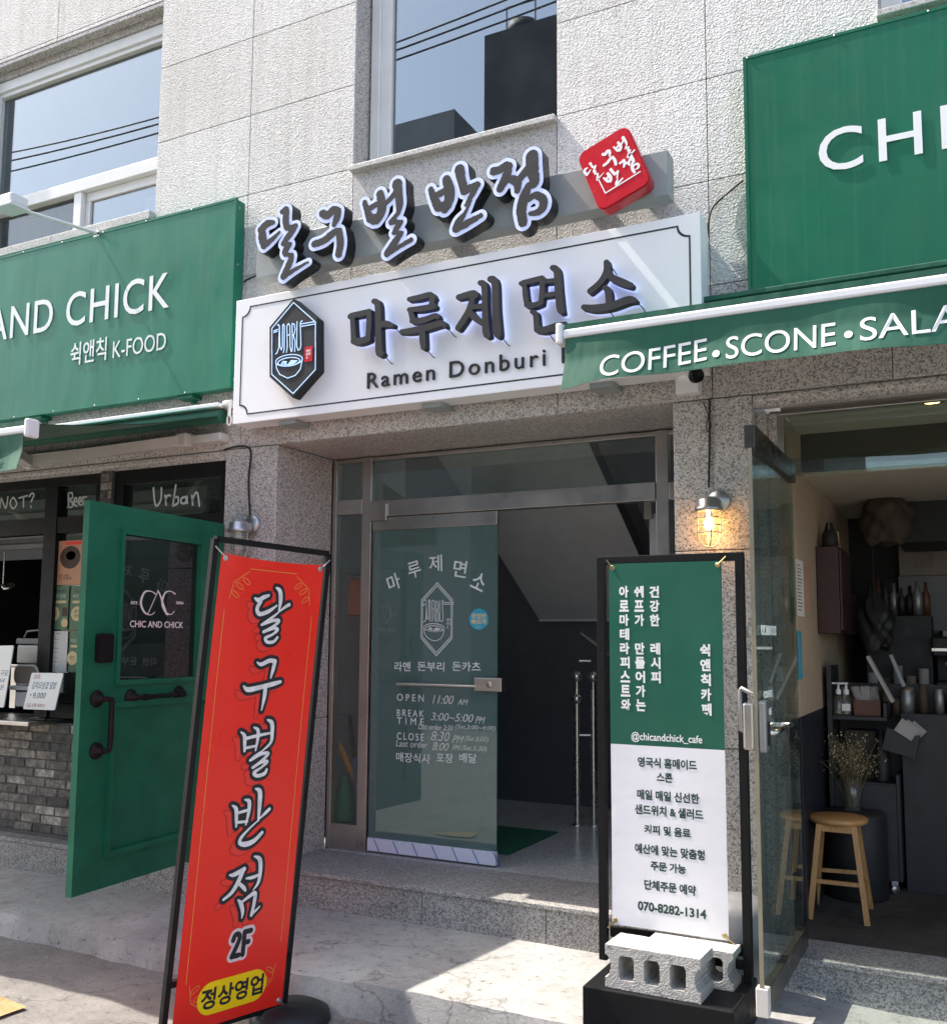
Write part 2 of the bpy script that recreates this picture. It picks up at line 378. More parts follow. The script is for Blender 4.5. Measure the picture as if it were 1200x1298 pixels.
M['red_plaque'] = plain('red_acrylic', (0.56, 0.022, 0.035), 0.22, var=0.03)
M['yellow'] = plain('yellow_print', (1.0, 0.60, 0.004), 0.45, var=0.03)
M['gold_line'] = plain('gold_line_print', (0.80, 0.30, 0.06), 0.5, var=0.03)
M['red_ghost'] = plain('bright_red_ghost_print', (0.80, 0.034, 0.026), 0.45, var=0.03)
M['dark_red_ghost'] = plain('dark_red_ghost_outline', (0.56, 0.015, 0.011), 0.45, var=0.03)
M['silver_print'] = plain('silver_pink_print', (0.76, 0.70, 0.70), 0.4, var=0.18, vscale=28)
M['pink_print'] = plain('pale_pink_print', (0.75, 0.55, 0.55), 0.45, var=0.03)
M['banner_green'] = plain('green_banner_print', (0.007, 0.10, 0.063), 0.42, var=0.07, vscale=2, bmp=0.25, bscale=4)
M['banner_white'] = plain('white_banner_print', (0.76, 0.755, 0.79), 0.5, var=0.04, vscale=2, bmp=0.28, bscale=5)
M['banner_ink'] = plain('dark_green_print', (0.010, 0.045, 0.035), 0.55, var=0.05)
M['wood'] = None
M['block'] = concrete('cinder_block', (0.44, 0.42, 0.39), (0.56, 0.54, 0.50), (0.40, 0.38, 0.36), 0.4)
M['rubber'] = plain('black_rubber', (0.012, 0.012, 0.013), 0.6)
M['bag'] = plain('grey_plastic', (0.19, 0.19, 0.20), 0.4)
M['mat_green'] = plain('green_mat', (0.006, 0.10, 0.055), 0.85, var=0.2, vscale=80, bmp=0.5, bscale=300)
M['mat_grey'] = plain('dark_grey_mat', (0.05, 0.05, 0.055), 0.9, var=0.2, vscale=80, bmp=0.5, bscale=300)
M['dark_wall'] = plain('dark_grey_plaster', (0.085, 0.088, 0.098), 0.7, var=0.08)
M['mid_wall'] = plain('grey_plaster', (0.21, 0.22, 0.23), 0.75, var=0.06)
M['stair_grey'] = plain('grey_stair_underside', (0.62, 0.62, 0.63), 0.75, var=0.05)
M['white_wall'] = plain('white_plaster', (0.55, 0.57, 0.60), 0.7, var=0.05)
M['cream'] = plain('cream_wall', (0.44, 0.34, 0.24), 0.7, var=0.06)
M['cream_ceiling'] = plain('cream_ceiling', (0.50, 0.45, 0.36), 0.7, var=0.05)
M['navy'] = plain('navy_wainscot', (0.012, 0.014, 0.022), 0.5)
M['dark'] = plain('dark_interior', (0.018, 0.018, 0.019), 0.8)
M['shop_floor'] = concrete('dark_shop_floor', (0.05, 0.045, 0.04), (0.10, 0.09, 0.08), (0.03, 0.028, 0.025), 0.5)
M['charcoal'] = plain('charcoal_board', (0.020, 0.021, 0.024), 0.55, var=0.15)
M['wine'] = plain('wine_red_wood', (0.035, 0.006, 0.006), 0.4, var=0.25, vscale=12)
M['brownbox'] = plain('brown_wood_box', (0.10, 0.035, 0.018), 0.5, var=0.25, vscale=20)
M['kraft'] = plain('kraft_card', (0.055, 0.038, 0.026), 0.75, var=0.15)
M['paper'] = plain('white_paper', (0.70, 0.69, 0.68), 0.7, var=0.05)
M['paper_grey'] = plain('grey_paper', (0.34, 0.32, 0.31), 0.75, var=0.12)
M['poster_green'] = plain('sage_green_print', (0.10, 0.19, 0.115), 0.6, var=0.06)
M['poster_cream'] = plain('cream_print', (0.70, 0.55, 0.30), 0.6, var=0.06)
M['poster_peach'] = plain('peach_print', (0.62, 0.30, 0.19), 0.6, var=0.08)
M['food'] = plain('dark_food_print', (0.06, 0.025, 0.02), 0.6, var=0.8, vscale=60)
M['orange'] = plain('orange_box_paint', (0.55, 0.10, 0.020), 0.5)
M['broom_y'] = plain('yellow_broom_handle', (0.55, 0.26, 0.03), 0.5, var=0.3, vscale=60)
M['broom_g'] = plain('green_bristle', (0.02, 0.13, 0.06), 0.7, var=0.3, vscale=60)
M['blue'] = plain('blue_stick', (0.05, 0.13, 0.30), 0.5)
M['sticker'] = plain('cyan_sticker', (0.02, 0.36, 0.52), 0.4)
M['film_blue'] = plain('blue_film_line', (0.05, 0.13, 0.42), 0.4)
M['film'] = plain('white_protective_film', (0.66, 0.68, 0.80), 0.3, var=0.05)
M['etch'] = plain('white_vinyl', (0.72, 0.76, 0.76), 0.6, var=0.03)
M['chalk'] = plain('white_chalk_pen', (0.60, 0.61, 0.60), 0.8, var=0.08)
M['pen_red'] = plain('red_marker', (0.55, 0.05, 0.07), 0.6); M['pen_blue'] = plain('blue_marker', (0.05, 0.10, 0.22), 0.6)
M['steel_dark'] = plain('grey_steel_tub', (0.28, 0.28, 0.28), 0.4, metal=0.6)
M['taupe'] = plain('taupe_plastic', (0.20, 0.165, 0.14), 0.5)
M['stem'] = plain('dry_stem', (0.17, 0.13, 0.06), 0.8, var=0.3); M['petal'] = plain('dry_flower', (0.60, 0.50, 0.28), 0.8, var=0.35, vscale=40)
M['road_yellow'] = concrete('worn_yellow_paint', (0.36, 0.25, 0.095), (0.44, 0.32, 0.14), (0.25, 0.23, 0.19), 0.6)
M['brass'] = plain('brass', (0.55, 0.40, 0.18), 0.3, metal=1.0)
M['dark_steel'] = plain('dark_bronze_steel', (0.07, 0.063, 0.055), 0.3, metal=0.7, var=0.2); M['edge'] = plain('olive_edge_trim', (0.30, 0.27, 0.20), 0.35, metal=0.5)
M['frosted'] = plain('grey_filing', (0.24, 0.25, 0.26), 0.4)
def wood():
    m, nt, n, l, b = newmat('honey_wood'); g = noise(nt, coord(nt, (9, 9, 1.2)), 9, 5, 0.6, 1.5)
    l.new(ramp(nt, g, [(0.3, (0.36, 0.17, 0.055)), (0.7, (0.54, 0.30, 0.12))]), b.inputs['Base Color']); b.inputs['Roughness'].default_value = 0.42
    bump(nt, b, g, 0.1, 0.002); return m
M['wood'] = wood()
def fabric(name, col, trans=0.12):
    m, nt, n, l, b = newmat(name); c = coord(nt)
    l.new(ramp(nt, noise(nt, c, 2.2, 6, 0.6), [(0.3, tuple(x*0.85 for x in col)), (0.7, tuple(x*1.12 for x in col))]), b.inputs['Base Color'])
    b.inputs['Roughness'].default_value = 0.8; b.inputs['Sheen Weight'].default_value = 0.1
    wv = N(nt, 'ShaderNodeTexNoise', Scale=7.0, Detail=2.0); l.new(coord(nt, (1, 1, 0.35)), wv.inputs['Vector']); bump(nt, b, wv.outputs[0], 0.5, 0.03)
    return m
M['awning'] = fabric('green_awning_fabric', (0.004, 0.086, 0.052))
def glass(name, tint, film, filmc, boost=0.0, rough=0.0):
    m = bpy.data.materials.new(name); m.use_nodes = True; nt = m.node_tree; l = nt.links; nt.nodes.clear()
    out = nt.nodes.new('ShaderNodeOutputMaterial'); t = nt.nodes.new('ShaderNodeBsdfTransparent'); t.inputs[0].default_value = (*tint, 1)
    d = nt.nodes.new('ShaderNodeBsdfDiffuse'); d.inputs[0].default_value = (*filmc, 1)
    g = nt.nodes.new('ShaderNodeBsdfGlossy'); g.inputs['Roughness'].default_value = rough; g.inputs[0].default_value = (0.86, 0.93, 0.94, 1)
    a = nt.nodes.new('ShaderNodeMixShader'); a.inputs[0].default_value = film; l.new(t.outputs[0], a.inputs[1]); l.new(d.outputs[0], a.inputs[2])
    fr = nt.nodes.new('ShaderNodeLayerWeight'); fr.inputs[0].default_value = 0.5
    pw = nt.nodes.new('ShaderNodeMath'); pw.operation = 'POWER'; pw.inputs[1].default_value = 5.0; l.new(fr.outputs['Facing'], pw.inputs[0])
    ad = nt.nodes.new('ShaderNodeMath'); ad.operation = 'ADD'; ad.use_clamp = True; ad.inputs[1].default_value = boost+0.04; l.new(pw.outputs[0], ad.inputs[0])
    # smears of dust on the pane
    c = coord(nt); k = noise(nt, c, 3.5, 6, 0.65)
    mr = ramp(nt, k, [(0.45, (film,)*3), (0.75, (min(film+0.06, 1),)*3)]); l.new(mr, a.inputs[0])
    x = nt.nodes.new('ShaderNodeMixShader'); l.new(ad.outputs[0], x.inputs[0]); l.new(a.outputs[0], x.inputs[1]); l.new(g.outputs[0], x.inputs[2])
    l.new(x.outputs[0], out.inputs[0]); return m
M['win_glass'] = glass('upstairs_window_glass', (0.55, 0.62, 0.66), 0.03, (0.3, 0.33, 0.35), 0.17)
M['dark_glass'] = glass('dark_upstairs_glass', (0.62, 0.62, 0.60), 0.05, (0.2, 0.22, 0.24), 0.05)
M['door_glass'] = glass('green_door_glass', (0.60, 0.78, 0.76), 0.50, (0.15, 0.235, 0.22), 0.03)  # diffuse teal film paints the sunlit street's reflection into the pane
M['clear_glass'] = glass('clear_shop_glass', (0.84, 0.90, 0.87), 0.02, (0.3, 0.33, 0.32), 0.02)
M['lamp_glass'] = glass('lamp_jar_glass', (0.95, 0.93, 0.88), 0.06, (0.7, 0.68, 0.6), 0.03)
def emit(name, col, st):
    m, nt, n, l, b = newmat(name); b.inputs['Base Color'].default_value = (*col, 1); b.inputs['Emission Color'].default_value = (*col, 1); b.inputs['Emission Strength'].default_value = st
    b.inputs['Roughness'].default_value = 0.4; return m
M['bulb'] = emit('warm_filament_bulb', (1.0, 0.50, 0.14), 14.0)
M['downlight'] = emit('warm_downlight', (1.0, 0.62, 0.22), 5.0)
M['lit_face'] = emit('lit_white_acrylic', (0.50, 0.57, 0.82), 0.10)
M['lit_edge'] = emit('lit_blue_white_acrylic', (0.50, 0.58, 0.95), 0.20)
M['neon'] = emit('lit_line', (0.42, 0.60, 0.85), 0.20)

# ================================================================== THE SETTING
def zap(x):                                                            # height of the concrete apron at the wall foot
    return -0.155 if x < -1.6 else -0.155-0.07*min((x+1.6)/1.2, 1.0)
def wob(x, f, s): return math.sin(x*f+s)*0.6+math.sin(x*f*2.7+s*3.1)*0.3+math.sin(x*f*6.1+s*1.7)*0.2
def street_z(x, y): return -0.305-0.012*(x+5)
b = MB()
b._a([(-300, -300, street_z(0, 0)-0.25), (300, -300, street_z(0, 0)-0.25), (300, 300, -0.55), (-300, 300, -0.55)], [(0, 1, 2, 3)])
g0 = tag(b.build('ground', M['street']), kind='structure')
b = MB(); b.sheet(lambda u, v: (-14+22*u, -12+11.3*v, street_z(-14+22*u, 0)+0.006*wob(22*u, 1.1, 11*v)+0.004*wob(30*v, 2.0, 9*u)), 140, 80)
tag(b.build('street', M['street']), kind='structure')
def apron(u, v):
    x = -14+20*u; rough = 1.0 if x < -2.9 else 0.35
    if v < 0.7:                                                        # top, wall to kerb
        t = v/0.7; y = 0.2-1.165*t; y += (t**6)*(0.018*rough*wob(x, 2.6, 1.0)+0.010*rough*wob(x, 21, 4))
        z = zap(x)*(1-t)-0.172*t+0.004*wob(x*1.3, 2.1, 8*t); z = zap(x)+(min(-0.172, zap(x)+0.02)-zap(x))*t+0.003*wob(x, 2.3, 8*t)-(t**14)*0.012*rough*(1+wob(x, 4, 2)+0.6*wob(x, 17, 3))
    else:
        t = (v-0.7)/0.3; y = -0.965-0.008*math.sin(t*1.57)-0.03*t+0.018*rough*wob(x, 2.6, 1.0)+0.010*rough*wob(x, 21, 4)*(1-t)+0.02*rough*wob(x, 7, 5)*t
        z0 = min(-0.172, zap(x)+0.02)+0.003*wob(x, 2.3, 8)-0.012*rough*(1+wob(x, 4, 2)+0.6*wob(x, 17, 3)); z = z0+(street_z(x, y)-0.02-z0)*t+0.008*rough*wob(x, 9, 3*t)*math.sin(3.14*t)
    return (x, y, z)
b = MB(); b.sheet(lambda u, v: apron(u, v*0.6999), 420, 30); b.sheet(lambda u, v: apron(u, 0.7+v*0.3), 420, 10)
tag(b.build('pavement', M['apron']), kind='structure')
# worn yellow paint on the road
P0 = [G(-40, 1262, -0.300), G(0, 1266, -0.300), G(34, 1279, -0.300), G(0, 1291, -0.300), G(-40, 1300, -0.300)]
b = MB(); b._a([(p[0], p[1], street_z(p[0], 0)+0.022) for p in P0], [(0, 4, 3, 2, 1)])
tag(b.build('road_marking', M['road_yellow']), kind='structure')

# ================================================================== THE BUILDING
B = thing('building', 'granite-clad building with rough pale upper wall, three upstairs windows and street-level shopfronts', 'building', (0, 0, -0.15))
ZR = [2.88, 3.52, 4.13, 4.737, 5.342, 5.948, 6.555, 7.16, 7.77]
XC = [-12.0, -11.1, -10.2, -9.3, -8.49, -7.58, -6.667, -5.47, -4.56, -3.65, -2.162, -1.245, -0.33, 0.58, 1.49, 2.4, 3.3]
WIN = [(-7.58, -5.47, 4.79, 6.52), (-3.65, -2.162, 4.737, 7.4), (-0.33, 1.49, 4.85, 7.3)]
rw, sw, lt = MB(), MB(), MB()
def slab(x0, x1, z0, z1, mb):
    g = 0.0022; mb.bbox((x0+g, 0.0, z0+g), (x1-g, 0.035, z1-g), 0.003)
for i in range(len(XC)-1):
    for j in range(len(ZR)-1):
        x0, x1, z0, z1 = XC[i], XC[i+1], ZR[j], ZR[j+1]; segs = [(x0, x1, z0, z1)]
        for (a, c, d, e) in WIN:
            if x0 >= a-0.01 and x1 <= c+0.01:
                ns = []
                for (p, q, r, t) in segs:
                    if t <= d or r >= e: ns.append((p, q, r, t)); continue
                    if r < d: ns.append((p, q, r, d))
                    if t > e: ns.append((p, q, e, t))
                segs = ns
        for sgm in segs:
            if j == 0: slab(*sgm, lt)
            elif abs(x0+3.65) < 0.01 and j in (1, 2): slab(*sgm, sw) if j == 2 else slab(*sgm, rw)
            else: slab(*sgm, rw)
for (x0, x1, z0, z1) in ((-12, -7.58, 2.88, 7.77), (-5.47, -3.65, 2.88, 7.77), (-2.162, -0.33, 2.88, 7.77), (1.49, 3.3, 2.88, 7.77),
                         (-7.58, -5.47, 2.88, 4.79), (-7.58, -5.47, 6.52, 7.77), (-3.65, -2.162, 2.88, 4.737), (-3.65, -2.162, 7.4, 7.77), (-0.33, 1.49, 2.88, 4.85), (-0.33, 1.49, 7.3, 7.77)):
    rw.k = 1; rw.box((x0, 0.025, z0), (x1, 0.22, z1)); rw.k = 0
rw.build('wall', [M['rough'], M['granite']], B)
sw.build('spandrel', M['granite_pale'], B)
# lintel band, soffit over the entrance and stone trim over the shops
lt.box((-4.235, 0.03, 2.884), (-1.465, 0.72, 2.93))
for x0, x1 in ((-12.0, -4.692), (-1.034, 3.3)):
    lt.bbox((x0, 0.004, 2.835), (x1, 0.10, 2.876), 0.012)
    lt.box((x0, 0.02, 2.81), (x1, 0.09, 2.84))
lt.build('lintel', M['granite'], B)
# pillars: three stacked slabs
for x0, x1 in ((-4.69, -4.232), (-1.468, -1.036)):
    q = MB()
    for z0, z1 in ((-0.2, 0.985), (0.988, 2.04), (2.043, 2.877)): q.bbox((x0, 0.002, z0), (x1, 0.655, z1), 0.006)
    q.build('pillar', M['granite'], B)
# entrance step: riser slabs, nosing, worn tread
q = MB()
xs = [-4.70, -3.86, -3.05, -2.24, -1.43, -1.03]
for a, c in zip(xs[:-1], xs[1:]): q.bbox((a+0.0015, 0.004, -0.4), (c-0.0015, 0.2, 0.036), 0.002)
q.bbox((-4.23, -0.012, 0.038), (-1.05, 0.60, 0.064), 0.004)
q.build('step', M['granite_step'], B)
q = MB()
for x0 in (-4.2, -3.275, -2.345, -1.45):
    x1 = {-4.2: -3.277, -3.275: -2.347, -2.345: -1.452, -1.45: -1.06}[x0]
    for y0, y1 in ((0.603, 1.20), (1.203, 1.8), (1.803, 2.4), (2.403, 3.0), (3.003, 3.6)): q.box((x0, y0, 0.0), (x1, y1, 0.064))
q.build('floor', M['granite_floor'], B)
# plinth under the left shop front and step of the right shop
q = MB()
for a, c in zip([-9.6, -8.7, -7.8, -6.9, -6.0, -5.1], [-8.7, -7.8, -6.9, -6.0, -5.1, -4.692]): q.bbox((a+0.001, -0.172, -0.4), (c-0.001, 0.3, 0.028), 0.002)
q.bbox((-9.6, -0.18, 0.030), (-4.694, 0.3, 0.062), 0.004)
q.build('step', M['granite_step'], B)
q = MB()
for a, c in ((-1.02, 0.2), (0.2, 1.5), (1.5, 2.8)): q.bbox((a+0.001, 0.002, -0.45), (c-0.001, 0.2, -0.052), 0.002)
q.bbox((-1.02, -0.010, -0.050), (2.8, 0.34, -0.020), 0.004)
q.build('step', M['granite_step'], B)

# ---- upstairs windows
def window(x0, x1, z0, z1, y, parts, panes, name='window'):
    q = MB()
    for a, c in parts: q.bbox(a, c, 0.006)
    wv = q.build(name, M['white_pvc'], B); k = MB()
    for (a, c, mt) in panes:
        k.k = mt; k.box(a, c)
    k.k = 0; k.build('pane', [M['win_glass'], M['dark_glass']], wv); return wv
# left: one wide light over two sliding sashes
yL = 0.12; zt = 5.25
window(0, 0, 0, 0, 0, [((-7.58, yL-0.02, 6.33), (-5.45, yL+0.08, 6.42)), ((-7.58, yL-0.02, zt-0.05), (-5.45, yL+0.08, zt+0.055)), ((-7.58, yL, 4.79), (-7.50, yL+0.08, 6.33)),
    ((-5.53, yL, 4.79), (-5.45, yL+0.08, 6.33)), ((-6.50, yL-0.01, 4.79), (-6.41, yL+0.07, zt-0.05)), ((-6.40, yL+0.03, zt-0.13), (-5.53, yL+0.075, zt-0.052)), ((-6.405, yL+0.03, 4.83), (-6.35, yL+0.075, zt-0.13)),
    ((-7.50, yL+0.01, 4.79), (-5.53, yL+0.075, 4.83)), ((-7.50, yL, 6.29), (-5.53, yL+0.07, 6.33))],
    [((-7.50, yL+0.04, zt+0.056), (-5.53, yL+0.046, 6.29), 0), ((-7.50, yL+0.045, 4.83), (-6.5, yL+0.051, zt-0.055), 1), ((-6.345, yL+0.05, 4.835), (-5.535, yL+0.056, zt-0.133), 0)])
yM = 0.165
window(0, 0, 0, 0, 0, [((-3.632, yM, 4.77), (-3.56, yM+0.06, 7.35)), ((-3.56, yM+0.015, 4.77), (-3.47, yM+0.08, 7.35)), ((-3.47, yM+0.02, 7.25), (-2.18, yM+0.08, 7.35)), ((-3.47, yM+0.02, 4.77), (-2.18, yM+0.08, 4.80))],
    [((-3.47, yM+0.045, 4.80), (-2.165, yM+0.051, 7.25), 0)])
yR = 0.12
window(0, 0, 0, 0, 0, [((-0.33, yR, 4.86), (-0.22, yR+0.07, 7.3)), ((-0.22, yR, 4.86), (1.49, yR+0.07, 4.92))], [((-0.22, yR+0.03, 4.92), (1.49, yR+0.036, 7.3), 0)])
q = MB(); q.bbox((-3.655, -0.05, 4.699), (-2.158, 0.16, 4.735), 0.004); q.build('window_sill', M['granite_pale'], B)
q = MB()
for a, c in ((-7.6, -6.55), (-6.548, -5.475)): q.bbox((a, -0.05, 4.722), (c, 0.13, 4.79), 0.004)
q.build('window_sill', M['granite_pale'], B)
q = MB(); q.bbox((-0.34, -0.05, 4.815), (1.5, 0.13, 4.85), 0.004); q.build('window_sill', M['granite_pale'], B)
# rooms behind the upstairs windows
q = MB()
for a, c, d, e in ((-7.6, -5.4, 4.7, 6.7), (-3.7, -2.1, 4.6, 7.5), (-0.4, 1.6, 4.7, 7.4)):
    q.box((a, 1.6, d), (c, 1.65, e)); q.box((a-0.02, 0.225, d), (a, 1.6, e)); q.box((c, 0.225, d), (c+0.02, 1.6, e)); q.box((a, 0.225, d-0.02), (c, 1.6, d)); q.box((a, 0.225, e), (c, 1.6, e+0.02))
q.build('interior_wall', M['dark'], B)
q = MB(); q.sheet(lambda u, v: (-6.42-0.95*u, 0.26+0.02*math.sin(u*40), 4.82+0.36*v), 80, 2); q.build('blind', M['paper_grey'], B)
q = MB(); q.sheet(lambda u, v: (-5.80+0.27*u, 0.21, 4.84+0.22*v), 2, 2); q.build('window_film', M['paper'], B)
q = MB(); q.sheet(lambda u, v: (-0.1+1.4*u, 0.30+0.03*math.sin(u*70), 4.9+2.3*v), 160, 2); q.build('curtain', M['paper'], B)
# reveal linings of the left window head
q = MB(); q.bbox((-7.58, 0.004, 6.485), (-6.62, 0.083, 6.517), 0.003); q.bbox((-6.617, 0.004, 6.485), (-5.472, 0.083, 6.517), 0.003); q.bbox((-7.58, 0.085, 6.425), (-5.472, 0.2, 6.516), 0.003); q.build('window_head', M['granite'], B)

# ---- central entrance: stainless frame, glass door, stair hall
yD = 0.655
q = MB()
def vbar(x0, x1, z0, z1, y0=yD, y1=yD+0.06): q.bbox((x0, y0, z0), (x1, y1, z1), 0.003)
vbar(-4.225, -4.19, 0.066, 2.875); vbar(-3.965, -3.885, 0.066, 2.875); vbar(-1.765, -1.685, 0.066, 2.875); vbar(-1.505, -1.475, 0.066, 2.875)
vbar(-3.883, -1.767, 2.43, 2.545, yD-0.012, yD+0.07); vbar(-4.188, -3.967, 2.46, 2.57); vbar(-1.683, -1.507, 2.43, 2.54)
vbar(-4.188, -1.507, 2.845, 2.872, yD+0.005, yD+0.05); vbar(-4.188, -3.967, 0.066, 0.24)
vbar(-3.883, -3.74, 2.40, 2.52, yD-0.03, yD-0.012)
fr = q.build('door_frame', M['steel'], B)
k = MB(); k.box((-3.883, yD+0.02, 2.546), (-1.767, yD+0.028, 2.844)); k.box((-4.188, yD+0.02, 2.571), (-3.967, yD+0.028, 2.844)); k.box((-4.188, yD+0.02, 0.241), (-3.967, yD+0.028, 2.459))
k.box((-1.683, yD+0.02, 0.07), (-1.507, yD+0.028, 2.429)); k.box((-1.683, yD+0.02, 2.541), (-1.507, yD+0.028, 2.844))
k.build('pane', M['clear_glass'], fr)
yG = yD+0.012; DP = front(yG)
x0, x1 = -3.87, -2.872
q = MB(); q.box((x0, yG, 0.166), (x1, yG+0.010, 2.33)); gd = q.build('glass_door', M['door_glass'], B); gd['label'] = 'green tinted glass door with white vinyl lettering'
q = MB(); q.bbox((x0, yG-0.012, 2.331), (x1, yG+0.022, 2.425), 0.003); q.build('rail', M['steel'], gd)
q = MB(); q.bbox((x0, yG-0.014, 0.078), (x1, yG+0.022, 0.166), 0.003); q.build('rail', M['film'], gd)
q = MB()
for i in range(7):
    u = x0+0.05+i*0.155
    q.prism([(u, 0.164), (u+0.008, 0.164), (u+0.055, 0.080), (u+0.047, 0.080)], front(yG-0.0142), 0, 0.001)
q.build('film_stripe', M['film_blue'], gd)
zc = DP.uv(570, 867)[1]
q = MB(); a = DP.uv(507, 867); c = DP.uv(604, 870); q.tube([(a[0], yG-0.045, a[1]), (c[0]+0.02, yG-0.045, c[1])], 0.011, 12); q.tube([(a[0]+0.01, yG-0.045, a[1]), (a[0]+0.01, yG, a[1])], 0.008, 8)
q.build('handle', M['steel'], gd)
a = DP.uv(603, 859); c = DP.uv(636, 877); q = MB(); q.bbox((a[0], yG-0.03, c[1]), (c[0]+0.01, yG+0.04, a[1]), 0.004); q.lathe(((a[0]+c[0])/2+0.02, yG-0.036, (a[1]+c[1])/2), [(0.0, 0), (0.02, 0), (0.022, 0.006)], 14, (0, 1, 0)); q.build('lock', M['steel'], gd)
# sticker
c = DP.uv(607, 785); r = 0.072; q = MB(); q.lathe((c[0], yG-0.0015, c[1]), [(r, 0.0014), (r, 0), (0.0, 0)], 36, (0, 1, 0), False); st_ = q.build('sticker', M['sticker'], gd)
q = MB(); p_ = front(yG-0.002); text(q, '한집만', p_, c[0]-0.056, c[1]+0.004, c[0]+0.056, c[1]+0.040, 0, 0.0008, offset=0.03); text(q, '빠르게', p_, c[0]-0.056, c[1]-0.036, c[0]+0.056, c[1]-0.001, 0, 0.0008, offset=0.03); text(q, '배민', p_, c[0]-0.018, c[1]-0.058, c[0]+0.016, c[1]-0.046, 0, 0.0008)
q.build('lettering', M['poster_cream'], gd)
# vinyl lettering on the door
LP = front(yG-0.001); q = MB(); T = 0.0008
for ch, px, py, rot in (('마', 499, 738, 0.36), ('루', 525, 722, 0.24), ('제', 552, 714, 0.04), ('면', 583, 721, -0.16), ('소', 607, 737, -0.42)):
    u, v = LP.uv(px, py); text(q, ch, LP, u-0.052, v-0.058, u+0.052, v+0.058, 0, T, rot=rot, offset=0.008)
for s_, b0, b1, h in (('라멘', 500, 520, 12), ('돈부리', 529, 563, 12), ('돈카츠', 573, 609, 12)): textpx(q, s_, LP, (b0, 851), (b1, 851), h, 0, T, offset=0.008)
textpx(q, 'OPEN', LP, (503, 889), (537, 889), 9, 0, T, spacing=1.5); textpx(q, 'BREAK', LP, (503, 908), (537, 909), 8.5, 0, T, spacing=1.4); textpx(q, 'TIME', LP, (503, 918.5), (537, 919), 8.5, 0, T, spacing=1.7); textpx(q, 'CLOSE', LP, (503, 938), (537, 939), 9, 0, T, spacing=1.4)
for s_, b0, b1 in (('매장식사', 502, 545), ('포장', 553, 574), ('배달', 582, 604)): textpx(q, s_, LP, (b0, 965), (b1, 969), 12, 0, T, offset=0.004)
q.build('lettering', M['etch'], gd)
q = MB()
for s_, b0, b1, yb, h, sh in (('11:00', 548, 575, 892, 11, 0.3), ('AM', 580, 593, 893, 7, 0.3), ('3:00~5:00', 546, 600, 914, 10, 0.25), ('PM', 602, 615, 917, 9, 0.35), ('Last order 2:30', 530, 574, 925, 7, 0.2), ('(Sat.3:00~4:00)', 577, 628, 926, 7, 0.2),
        ('8:30', 546, 570, 939, 12, 0.3), ('PM', 573, 588, 941, 9, 0.4), ('(Sat.6:00)', 589, 619, 941, 8, 0.25), ('Last order', 502, 542, 947, 8, 0.1), ('8:00', 548, 569, 951, 10, 0.3), ('PM', 573, 583, 951, 7, 0.4), ('(Sat.5:30)', 584, 617, 953, 8, 0.25)):
    textpx(q, s_, LP, (b0, yb), (b1, yb+1), h, 0, T, shear=sh)
q.build('lettering', M['chalk'], gd)
# logo (noodle bowl and letters in a hexagon) traced once, reused on the sign badge and on the door
V8 = (330, 370, 8.65)
HEX = [(365, 72, 4), (618, 285, 4), (622, 850, 4), (352, 1160, 4), (100, 930, 4), (100, 385, 4), (365, 72, 4)]
LOGO = [[(365, 115, 5), (605, 330, 5), (605, 850, 5), (360, 1115, 5), (128, 905, 5), (128, 400, 5), (365, 115, 5)]]
LOGO_S = [[(150, 428, 4), (190, 410, 4)], [(150, 445, 4), (190, 430, 4)], [(190, 365, 4), (200, 355, 4), (210, 380, 4), (205, 610, 4), (185, 670, 4), (168, 680, 4)], [(212, 372, 4), (217, 600, 4), (232, 635, 4), (244, 600, 4), (246, 365, 4), (256, 352, 4), (266, 380, 4), (264, 620, 4), (254, 665, 4)],
    [(288, 662, 4), (297, 600, 4), (293, 370, 4), (310, 345, 4), (326, 370, 4), (328, 600, 4), (340, 655, 4)], [(297, 475, 4), (327, 468, 4)], [(348, 650, 4), (354, 600, 4), (350, 345, 4)], [(350, 350, 4), (374, 352, 4), (384, 410, 4), (372, 465, 4), (352, 478, 4)], [(365, 478, 4), (384, 540, 4), (378, 655, 4)],
    [(404, 325, 4), (400, 590, 4), (416, 640, 4), (438, 625, 4), (446, 580, 4), (440, 345, 4), (448, 322, 4), (462, 318, 4)], [(452, 350, 4), (600, 325, 4)], [(452, 378, 4), (602, 350, 4)]]
ell = lambda cx, cy, rx, ry, tl=0.12, n=24, a0=0, a1=360: [(cx+rx*math.cos(math.radians(a0+(a1-a0)*i/n)), cy+ry*math.sin(math.radians(a0+(a1-a0)*i/n))-tl*rx*math.cos(math.radians(a0+(a1-a0)*i/n)), 4.5) for i in range(n+1)]
LOGO_S += [ell(316, 750, 146, 62), ell(314, 765, 120, 45, 0.12), [(172, 765, 5), (180, 840, 5), (215, 905, 5), (300, 945, 5), (385, 915, 5), (440, 845, 5), (462, 735, 5)]]
for k_ in range(4): LOGO_S.append([(225+k_*18, 800, 3), (250+k_*14, 762+k_*10, 3), (290-k_*6, 765+k_*10, 3)]); LOGO_S.append([(300+k_*8, 805-k_*3, 3), (340+k_*6, 752+k_*12, 3), (405-k_*10, 755+k_*8, 3)])
BP = front(-0.28)
def logo_on(q, pl, cx, cz, height, d0, d1, thick, strokes, res=110):
    st = tr(BP, V8, strokes); A = np.array([p for s_ in tr(BP, V8, [HEX]) for p in s_]); lo, hi = A.min(0), A.max(0); k = height/(hi[1]-lo[1]); c = (lo+hi)/2
    for s_ in st: glyph(q, [[((u-c[0])*k+cx, (v-c[1])*k+cz, thick) for u, v, r in s_]], pl, d0, d1, res=res)
